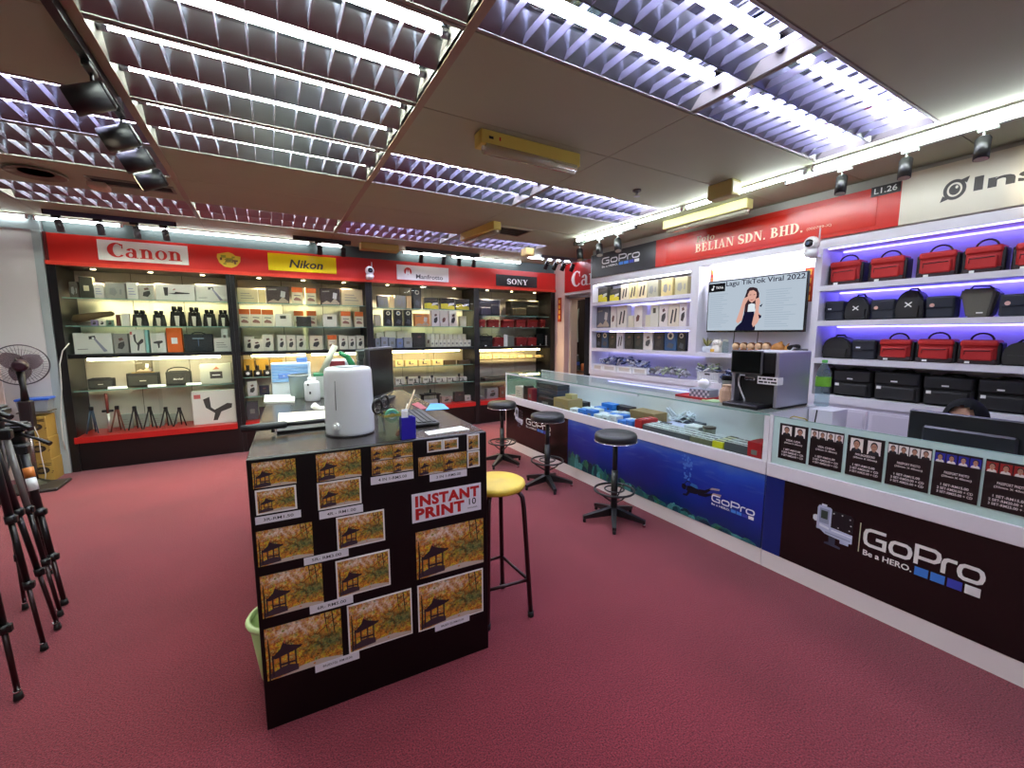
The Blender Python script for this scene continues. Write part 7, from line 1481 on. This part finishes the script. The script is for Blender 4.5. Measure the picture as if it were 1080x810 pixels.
for r_ in (.17, .13, .09, .05): m.tube([(r_*math.cos(k*PI/14), -.03*(1-r_/.17), r_*math.sin(k*PI/14)) for k in range(28)], .0035 if r_ < .17 else .006, WHITEP, closed=True, n=6)
for k in range(12): a = k*PI/6; m.tube([(.02*math.cos(a), -.03, .02*math.sin(a)), (.17*math.cos(a), 0, .17*math.sin(a))], .0025, WHITEP, n=5)
m.build('cage', t); m = MB(); m.cyl((0, -.03, 0), (0, .06, 0), .035, M('#c9ccd2', .4)); m.build('motor', t); m = MB()
for k in range(3): a = k*2.094; m.prism([(.02*math.cos(a), .02*math.sin(a)), (.14*math.cos(a-.3), .14*math.sin(a-.3)), (.15*math.cos(a+.2), .15*math.sin(a+.2)), (.1*math.cos(a+.5), .1*math.sin(a+.5))], .004, M('#b9c4cc', .3), Matrix.Translation((0, .012, 0)))
m.build('blade', t)

# ================================================================= CCTV-LIKE WHITE CAMERAS
def ptz(label, loc, rz):
    t = thing('mounted_security_camera', label, 'security camera', loc, rz, 'white round security cameras'); t.scale = (1.25,)*3; m = MB(); m.lathe([(0, -.055), (.035, -.055), (.045, -.03), (.04, -.01)], WHITEP, n=20, caps=False); m.build('base', t); m = MB(); m.ball((0, 0, .03), (.048, .048, .05), WHITEP, 18); m.build('head', t)
    m = MB(); m.ball((0, -.018, .03), (.034, .036, .034), BLACKG, 16); m.build('face', t); m = MB(); m.cyl((0, -.052, .03), (0, -.056, .03), .012, M('#4a5a70', .1), n=12); m.build('lens', t); m = MB(); m.tube([(.03, .03, .05), (.032, .03, .13)], .005, WHITEP, n=6); m.build('antenna', t)
    m = MB(); m.box(-.03, .03, .03, .075, -.06, -.035, WHITEP, .005); m.build('bracket', t)
ptz('white round security camera between the yellow sign and the sign with a red emblem', (1.27, 6.165, 2.325), 0); ptz('white round security camera by the near top corner of the television', (4.085, 1.965, 2.215), FACE_R)

# ================================================================= BEHIND THE DESK: monitor and shop assistant
ml_, mr_ = atX(959, 436, 3.02).y, atX(1096, 448, 3.02).y; mh_ = atX(1020, 438.5, 3.02).z-.751; mw_ = (ml_-mr_)/2
t = thing('monitor', 'black monitor seen from behind on the service desk', 'monitor', (3.02, (ml_+mr_)/2, .751), FACE_R)
m = MB(); m.box(-mw_, mw_, 0, .03, mh_-.23, mh_, M('#0d0d10', .35), .006); m.box(-mw_*.72, mw_*.78, -.022, .0, mh_-.20, mh_-.075, M('#16161a', .35), .016); m.build('case', t)
m = MB(); m.box(-mw_+.01, mw_-.01, .0302, .032, mh_-.22, mh_-.01, M('#1c2430', .1)); m.build('screen', t); m = MB(); m.box(-.03, .03, -.01, .0, .006, mh_-.18, BLACK); m.box(-.12, .12, -.08, .10, 0, .008, BLACK, .003); m.build('stand', t)
# ================================================================= SHOP ASSISTANT (seated behind the monitor, only the top of the head shows in the photo)
def skin_mesh(verts, edges, m, levels=2, root=0):
    """one continuous surface grown over a skeleton: verts = (x, y, z, radius_a, radius_b)"""
    me = bpy.data.meshes.new('skeleton'); me.from_pydata([v[:3] for v in verts], edges, []); ob = bpy.data.objects.new('skeleton', me); COL.objects.link(ob)
    md = ob.modifiers.new('skin', 'SKIN'); md.use_smooth_shade = True; md.branch_smoothing = .4
    for k, v in enumerate(me.skin_vertices[0].data): v.radius = (verts[k][3], verts[k][4] if len(verts[k]) > 4 else verts[k][3]); v.use_root = (k == root)
    sb = ob.modifiers.new('sub', 'SUBSURF'); sb.levels = levels; sb.render_levels = levels
    dg = bpy.context.evaluated_depsgraph_get(); out = bpy.data.meshes.new_from_object(ob.evaluated_get(dg)); bpy.data.objects.remove(ob); bpy.data.meshes.remove(me)
    out.materials.clear(); out.materials.append(m)
    for p in out.polygons: p.use_smooth = True; p.material_index = 0
    return out
def chain(V, E, pts, start=None):
    prev = start
    for p in pts:
        V.append(p); k = len(V)-1
        if prev is not None: E.append((prev, k))
        prev = k
    return prev
SKIN = M('#c99a7c', .5)
pt = thing('person', 'person in a black headscarf seated behind the black monitor', 'person', (3.62, .80, 0), FACE_R)
# local frame: faces -Y, x to her left hand side as the customer sees it
V, E_ = [], []
hip = chain(V, E_, [(0, .04, .50, .13, .11)])
ch = chain(V, E_, [(0, .03, .62, .12, .095), (0, .00, .74, .13, .09), (0, -.02, .84, .13, .085), (0, -.025, .895, .07, .06), (0, -.045, .93, .05, .05), (0, -.07, .975, .06, .07)], hip)
for s in (-1, 1):
    a = chain(V, E_, [(s*.10, .0, .50, .085), (s*.12, -.18, .51, .08), (s*.13, -.38, .50, .06), (s*.13, -.40, .30, .055), (s*.13, -.38, .10, .038), (s*.13, -.43, .04, .034), (s*.135, -.52, .03, .03)], 0)
    sh = chain(V, E_, [(s*.15, -.02, .855, .055), (s*.20, -.06, .74, .045), (s*.21, -.12, .66, .040), (s*.17, -.22, .775, .034), (s*.13, -.29, .808, .026), (s*.115, -.325, .808, .032, .018), (s*.11, -.355, .805, .036, .015)], 3)
    for q, (dx, ln) in enumerate(((-.030, .055), (-.011, .068), (.009, .064), (.027, .05))): chain(V, E_, [(s*.11+dx, -.368, .806, .0095), (s*.11+dx*1.1, -.368-ln*.5, .808, .0088), (s*.11+dx*1.15, -.368-ln*.85, .797, .008), (s*.11+dx*1.15, -.368-ln, .786, .007)], sh)
    chain(V, E_, [(s*.11-s*.035, -.335, .803, .0105), (s*.11-s*.055, -.362, .798, .009), (s*.11-s*.058, -.385, .790, .0075)], sh-1)
me = skin_mesh(V, E_, SKIN)
bm = bmesh.new(); bm.from_mesh(me)
def add_ball(c, r, n=20, mtx=None):
    return bmesh.ops.create_uvsphere(bm, u_segments=n, v_segments=n*2//3, radius=1, matrix=Matrix.Translation(c) @ (mtx or Matrix()) @ Matrix.Diagonal((*r, 1)))['verts']
HX = Matrix.Rotation(R(14), 4, 'X'); HC = Vector((0, -.075, .985))
def H(p): return HC + HX @ Vector(p)
add_ball(HC, (.072, .088, .108), 26, HX); add_ball(H((0, -.09, -.015)), (.013, .018, .022), 10, HX); add_ball(H((0, -.03, -.075)), (.045, .05, .035), 16, HX)
for s in (-1, 1): add_ball(H((s*.072, .005, -.01)), (.012, .02, .03), 10, HX)
bm.to_mesh(me); bm.free()
for p in me.polygons: p.use_smooth = True
o = bpy.data.objects.new('body', me); COL.objects.link(o); o.parent = pt
m = MB()
for s in (-1, 1): m.ball(H((s*.028, -.076, .005)), (.014, .010, .008), M('#efe9e4', .3), 12); m.ball(H((s*.028, -.0845, .005)), (.006, .004, .006), M('#24150f', .2), 8)
m.build('eyes', pt)
m = MB()
for s in (-1, 1): m.tube([H((s*.012, -.083, .028)), H((s*.03, -.081, .034)), H((s*.048, -.070, .028))], .0035, M('#2a1c16', .7), n=6)
m.build('eyebrows', pt); m = MB(); m.tube([H((-.024, -.076, -.052)), H((0, -.086, -.050)), H((.024, -.076, -.052))], [.003, .007, .003], M('#a8564e', .5), n=8); m.build('mouth', pt)
# headscarf: a shell over skull, cheeks and neck with an oval opening for the face
HJ = M('#07080c', .85, spec=.2); m = MB(); n = 30
def sc_ring(prof): return prof
vs = bmesh.ops.create_uvsphere(m.bm, u_segments=36, v_segments=24, radius=1, matrix=Matrix.Translation(HC) @ HX @ Matrix.Diagonal((.099, .116, .130, 1)))['verts']
kill = []
for v in vs:
    l = HX.inverted().to_3x3() @ (v.co-HC)
    if l.y < -.03 and (l.x/.064)**2+((l.z-.010)/.094)**2 < 1: kill.append(v)
bmesh.ops.delete(m.bm, geom=kill, context='VERTS')
m._fin(m.bm.faces, HJ, True)
m.lathe([(.090, .965), (.092, .94), (.10, .91), (.145, .875), (.19, .82), (.18, .76)], HJ, c=(0, -.035, 0), n=28, caps=False)
m.build('headscarf', pt)
for s_i, (nm, mat_, build_) in enumerate((('tunic', M('#1a1c26', .8), 0), ('trousers', M('#16161a', .8), 1))):
    V, E_ = [], []
    if nm == 'tunic':
        h0 = chain(V, E_, [(0, .04, .49, .155, .135)]); chain(V, E_, [(0, .03, .62, .14, .115), (0, .0, .74, .15, .105), (0, -.02, .85, .145, .10), (0, -.03, .91, .07, .065)], h0)
        for s in (-1, 1): chain(V, E_, [(s*.15, -.02, .86, .068), (s*.20, -.06, .745, .06), (s*.21, -.12, .665, .056), (s*.17, -.22, .775, .048), (s*.135, -.275, .805, .040)], 3)
    else:
        h0 = chain(V, E_, [(0, .04, .50, .13, .12)])
        for s in (-1, 1): chain(V, E_, [(s*.10, .0, .50, .10), (s*.12, -.18, .51, .095), (s*.13, -.38, .50, .075), (s*.13, -.40, .30, .07), (s*.13, -.38, .12, .06)], h0)
    o = bpy.data.objects.new(nm, skin_mesh(V, E_, mat_)); COL.objects.link(o); o.parent = pt
m = MB()
for s in (-1, 1): m.box(s*.132-.042, s*.132+.042, -.565, -.36, .0, .055, BLACK, .02, 2)
m.build('shoes', pt)
t = thing('office_chair', 'dark swivel chair under the seated shop assistant', 'chair', (3.62, .80, 0), FACE_R)
m = MB(); m.box(-.22, .22, -.20, .20, .28, .345, DARK, .02, 2); m.build('seat', t); m = MB(); m.box(-.20, .20, .24, .28, .50, .85, DARK, .02, 2); m.build('backrest', t); m = MB(); m.cyl((0, 0, .09), (0, 0, .28), .025, BLACK); m.box(-.02, .02, .10, .27, .26, .28, BLACK); m.box(-.02, .02, .25, .275, .27, .6, BLACK); m.build('column', t)
for k in range(5): a = R(72*k); m = MB(); m.tube([(0, 0, .085), (.25*math.cos(a), .25*math.sin(a), .065)], .016, BLACK, n=8); m.cyl((.25*math.cos(a), .25*math.sin(a)-.01, .026), (.25*math.cos(a), .25*math.sin(a)+.01, .026), .026, RUBBER, n=12); m.build('leg', t)
m = MB(); m.box(-.20, .20, -.065, .065, 0, .018, BLACK, .004)
for i in range(14):
    for j in range(4): m.box(-.185+i*.0265, -.163+i*.0265, -.05+j*.026, -.028+j*.026, .018, .023, M('#242428', .5))
t = m.build('keyboard', None, (3.20, .80, .752), (0, 0, FACE_R)); tag(t, 'black keyboard under the hands of the shop assistant', 'keyboard')
t.location = (3.205, .80, .7515)

# ================================================================= STAND FAN
a = atY(24, 385, 5.95); fx, fz = a.x, a.z
t = thing('stand_fan', 'black standing fan before the white wall panel', 'fan', (fx, 5.90, 0))
MA = M('#2a0f1c', .3); m = MB(); m.box(-.24, .24, -.30, .055, 0, .03, M('#2b2524', .5), .01); m.lathe([(.10, .03), (.06, .05), (.03, .07)], BLACK, n=20, caps=False); m.build('base', t)
m = MB(); m.cyl((0, 0, .05), (0, 0, .60), .018, M('#8a8078', .25, .8), n=14); m.cyl((0, 0, .50), (0, 0, .56), .032, BLACK, n=14); m.build('pole', t)
m = MB(); m.box(-.045, .045, -.04, .05, .60, .86, M('#1c1216', .4), .01); m.box(-.03, .03, -.044, -.04, .64, .655, M('#c9c4c0', .4)); m.build('control_box', t)
m = MB(); m.tube([(0, 0, .86), (0, -.0, .98), (0, -.02, fz-.04)], [.030, .022, .03], BLACK, n=12); m.build('neck', t)
fq = Matrix.Translation((0, 0, fz)) @ Matrix.Rotation(R(18), 4, 'Z')
m = MB(); P0 = lambda *p: fq @ Vector(p)
m.tube([P0(0, -.16, 0), P0(0, -.13, 0), P0(0, -.02, 0), P0(0, .06, 0)], [.03, .055, .06, .045], MA, n=18); m.build('motor_housing', t)
m = MB(); m.tube([P0(-.02, -.13, .05), P0(-.02, -.12, .075)], .008, BLACK, n=8); m.build('swing_knob', t)
m = MB(); wm = M('#3a3038', .4); RC_ = .195
m.tube([P0(RC_*math.cos(k*PI/24), .10, RC_*math.sin(k*PI/24)) for k in range(48)], .006, wm, closed=True, n=6)
for k in range(44):
    a = k*2*PI/44; c, s = math.cos(a), math.sin(a)
    m.tube([P0(.06*c, .03, .06*s), P0(.14*c, .045, .14*s), P0(RC_*c, .10, RC_*s)], .0012, wm, n=4); m.tube([P0(.03*c, .165, .03*s), P0(.13*c, .155, .13*s), P0(RC_*c, .10, RC_*s)], .0012, wm, n=4)
for r_, y in ((.10, .037), (.15, .055)): m.tube([P0(r_*math.cos(k*PI/16), y, r_*math.sin(k*PI/16)) for k in range(32)], .0014, wm, closed=True, n=4)
m.build('cage', t)
for b_ in range(3):
    m = MB(); a0 = b_*2.094+.4; n = 8; A = []; B_ = []
    for k in range(n+1):
        f = k/n; r0 = .03+.13*f; w_ = .035+.055*math.sin(PI*min(1, f*.9+.1)); A.append(P0(r0*math.cos(a0-w_/max(r0, .06)), .085, r0*math.sin(a0-w_/max(r0, .06)))); B_.append(P0(r0*math.cos(a0+w_/max(r0, .06)), .115, r0*math.sin(a0+w_/max(r0, .06))))
    bmk = glass('#c9c0c4', .6, .1, haze=.16, hazecol='#a89aa4')
    for y_ in (0, 1):
        va = [m.bm.verts.new(p+Vector((0, .002*y_, 0))) for p in A]; vb = [m.bm.verts.new(p+Vector((0, .002*y_, 0))) for p in B_]
        m._fin([m.bm.faces.new((va[k], va[k+1], vb[k+1], vb[k])) for k in range(n)], bmk, True)
    m.build('blade', t)
m = MB(); m.tube([(.03, .0, .62), (.05, .02, .5), (.05, .02, .3), (.06, .03, .10), (.05, .03, .032)], .004, M('#d8d4d0', .4), n=6); m.build('cord', t)
# cartons beside the cabinet
def cart(z, label, dx=0):
    a = atY(34, 460, 6.02); b_ = -1.985; w = b_-a.x-.02; t = thing('carton', label, 'box', (a.x+w/2+dx, 6.02, z), 0, 'yellowish cartons stacked beside the cabinet'); KR_ = M('#a8873e', .7, noise=.12, nscale=14)
    m = MB(); m.box(-w/2, w/2, 0, .23, 0, .225, KR_, .003); m.build('box', t); m = MB(); bl = M('#2a2016', .6); mt = Matrix.Translation((-w*.24, -.0005, .12))
    m.prism([(.062*math.cos(R(k*20)), .038*math.sin(R(k*20))) for k in range(18)], .0008, bl, mt); m.prism([(-.03, .0), (.0, .02), (.035, .012), (.03, -.01), (.0, -.018)], .0016, M('#6a5630', .6), mt)
    for k, (x0, x1, zz) in enumerate(((-.04, w*.42, .185), (.0, w*.42, .168), (.06, w*.40, .10), (.05, w*.36, .085))): m.box(x0, x1, -.0013, 0, zz, zz+.007, bl)
    m.build('print', t)
cart(.0, 'lowest yellowish carton of the three stacked beside the cabinet'); cart(.227, 'middle yellowish carton of the three stacked beside the cabinet', -.006); cart(.454, 'top yellowish carton of the three stacked beside the cabinet', -.012)
t = thing('storage_tub', 'clear plastic tub with a blue lid on top of the cartons', 'tub', (-2.105, 6.13, .713)); m = MB(); m.box(-.12, .12, -.085, .085, .003, .012, M('#4a3a26', .7)); m.build('flap', t)
m = MB(); cl_ = glass('#dfe6ee', 1, .1, haze=.55, hazecol='#c3c9d4'); mt = Matrix(); pr = [(-.10, .012), (.10, .012), (.115, .125), (-.115, .125)]; m.prism(pr, .16, cl_, Matrix.Translation((0, .08, 0))); m.build('tub', t); m = MB(); m.box(-.125, .125, -.09, .09, .125, .148, M('#2a5ac8', .35), .008); m.build('lid', t)

m = MB(); m.tube([atY(*p_, 6.255) for p_ in ((73, 362), (66, 370), (63, 384), (65, 410), (64, 440), (66, 462), (69, 474))], .006, M('#c9c9c2', .5), n=6); tag(m.build('hanging_cable'), 'pale cord hanging down the wall end of the binocular cabinet', 'cable')

# ================================================================= TRIPODS
def tripod(label, apex, feet, cols, head=True, th=.9, group='black camera tripods standing together'):
    apex = Vector(apex); t = thing('camera_tripod', label, 'tripod', (apex.x, apex.y, 0), 0, group); A = Vector((0, 0, apex.z))
    for f, c in zip(feet, cols):
        f = Vector((f[0]-apex.x, f[1]-apex.y, 0)); d = f-A; top = A+Vector((d.x, d.y, 0)).normalized()*.045+Vector((0, 0, -.03)); d = f+Vector((0, 0, .03))-top; L = d.length; u_ = d.normalized(); cm = M(c, .4)
        m = MB(); m.tube([top, top+u_*L*.42], .0165*th, cm, n=12); m.tube([top+u_*L*.42, top+u_*L*.72], .0135*th, M('#1b1516', .3, .5), n=10); m.tube([top+u_*L*.72, top+u_*(L-.0)], .0105*th, M('#2a1416', .3, .4), n=10); o = m.build('leg', t)
        for q, r_ in ((.42, .021), (.72, .0175)):
            m = MB(); p_ = top+u_*L*q; m.tube([p_-u_*.025, p_+u_*.012], r_*th, BLACK, n=12); m.box(p_.x+.006, p_.x+.026*th, p_.y-.012, p_.y+.012, p_.z-.012, p_.z+.022, BLACK, .004); m.build('leg_lock', o)
        m = MB(); m.tube([f+Vector((0, 0, .035)), f+Vector((0, 0, .006))], [.013*th, .017*th], RUBBER, n=12); m.ball(f+Vector((0, 0, .010)), .0098, RUBBER, 8); m.build('foot', o)
        m = MB(); m.tube([f-u_*.045+Vector((0, 0, .0)), f-u_*.038+Vector((0, 0, .0))], .0125*th, CHROME, n=12); m.build('metal_ring', o)
    m = MB(); m.cyl((0, 0, apex.z-.35), (0, 0, apex.z+.06), .013, DARK, n=12); m.cyl((0, 0, apex.z-.05), (0, 0, apex.z), .04, BLACK, .045, n=18)
    for k in range(3): a = Vector((feet[k][0]-apex.x, feet[k][1]-apex.y, 0)).normalized()*.05; m.box(a.x-.022, a.x+.022, a.y-.022, a.y+.022, apex.z-.055, apex.z-.005, BLACK, .006)
    m.build('centre_column', t)
    if head:
        z = apex.z; m = MB(); m.cyl((0, 0, z), (0, 0, z+.07), .030, BLACK, n=16); m.box(-.05, .05, -.045, .045, z+.07, z+.105, BLACK, .008); m.box(-.04, .04, -.04, .04, z+.105, z+.118, DARK, .004); m.build('head', t)
        m = MB(); m.tube([(.0, -.02, z+.06), (.10, -.07, z+.03), (.16, -.10, z+.0)], [.007, .008, .013], BLACK, n=10); m.build('pan_handle', t)
        m = MB(); m.cyl((-.03, .0, z+.04), (-.065, 0, z+.04), .014, BLACK, n=12); m.build('lock_knob', t)
    return t
def fl(px, py): q = atZ(px, py, 0); return (q.x, q.y)
ta = tripod('black tripod with an orange and white label on its leg, farthest of the group', (-1.245, 3.36, .90), [fl(68, 638), (-1.42, 3.10), (-1.28, 3.62)], ['#141416', '#26262a', '#1c1c1e'], th=1.1)
m = MB(); 
f = Vector((*fl(68, 638), 0))-Vector((-1.245, 3.36, 0)); A = Vector((0, 0, .90)); top = A+f.normalized()*.045+Vector((0, 0, -.03)); d = f+Vector((0, 0, .03))-top; u_ = d.normalized(); L = d.length; q0 = top+u_*L*.12
m.tube([q0, q0+u_*.055], .0218, M('#d8823a', .5), n=14); m.tube([q0+u_*.06, q0+u_*.13], .0215, M('#d8d8d8', .5), n=14); m.build('label_band', ta)
tripod('grey brown tripod with a tall slim leg beside the labelled tripod', tuple(atY(-4, 452, 3.15)), [fl(64, 650), fl(27, 643), (-1.62, 3.30)], ['#6a6664', '#4a4244', '#2a2a2c'], th=.85)
tripod('black tripod cut by the photo edge with silver leg rings', tuple(atY(-32, 440, 2.75)), [fl(61, 664), fl(47, 686), (-1.85, 2.75)], ['#1a1a1e', '#17171a', '#1a1a1e'], th=.9)
tripod('black tripod nearest the camera with only its foot in the photo', tuple(atY(-55, 470, 2.30)), [fl(20, 738), (-1.62, 2.05), (-1.65, 2.45)], ['#17171a', '#17171a', '#17171a'], th=.95)

# ================================================================= LIGHT, WORLD, CAMERA
W_ = bpy.data.worlds.new('room_world'); SC.world = W_; W_.use_nodes = True; bg = W_.node_tree.nodes['Background']; bg.inputs[0].default_value = (.02, .02, .022, 1); bg.inputs[1].default_value = .5
for (p, aim, e, c, nm) in (((-.60, 2.95, 2.50), (-1.4, 4.6, .9), 18, (1, .86, .62), 'spot'), ((3.62, .92, 2.50), (4.19, .55, 2.42), 5, (1, .80, .45), 'spot'), ((3.62, 3.80, 2.50), (4.19, 3.45, 2.45), 3.5, (1, .72, .45), 'spot'), ((3.62, 4.12, 2.50), (4.25, 4.25, 1.85), 16, (1, .86, .55), 'spot'),
    ((-1.14, 5.92, 2.52), (-1.1, 6.28, 2.40), 1.2, (1, .9, .7), 'spot'), ((.62, 6.0, 2.52), (.5, 6.28, 2.40), 1.0, (1, .9, .7), 'spot'), ((2.28, 6.0, 2.52), (2.1, 6.28, 2.38), 1.0, (1, .9, .7), 'spot'), ((1.2, .4, 2.6), (1.2, .4, 0), 0.0, (1, 1, 1), 'spot')):
    if e > 0: spot(p, e, c, R(70), .8, .02, aim, 'track_spot_beam')
cam = bpy.data.cameras.new('camera'); co = bpy.data.objects.new('camera', cam); COL.objects.link(co); SC.camera = co
cam.sensor_fit = 'HORIZONTAL'; cam.sensor_width = 36; cam.lens = FPX/1080*36; cam.clip_start = .02; cam.clip_end = 60
rot = Matrix((_r, _u, -_f)).transposed(); co.matrix_world = Matrix.Translation(CAM) @ rot.to_4x4()
vs_ = SC.view_settings; vs_.view_transform = 'Standard'; vs_.look = 'None'; vs_.gamma = 1.0; vs_.use_curve_mapping = False; vs_.exposure = EXPO
cy = SC.cycles; cy.use_denoising = True; cy.max_bounces = 8; cy.diffuse_bounces = 4; cy.glossy_bounces = 4; cy.transparent_max_bounces = 24; cy.transmission_bounces = 4; cy.caustics_reflective = False; cy.caustics_refractive = False; cy.sample_clamp_indirect = 4; cy.sample_clamp_direct = 0; cy.blur_glossy = .5
for o in list(bpy.data.objects):
    if o.type == 'LIGHT': o.data.use_shadow = True
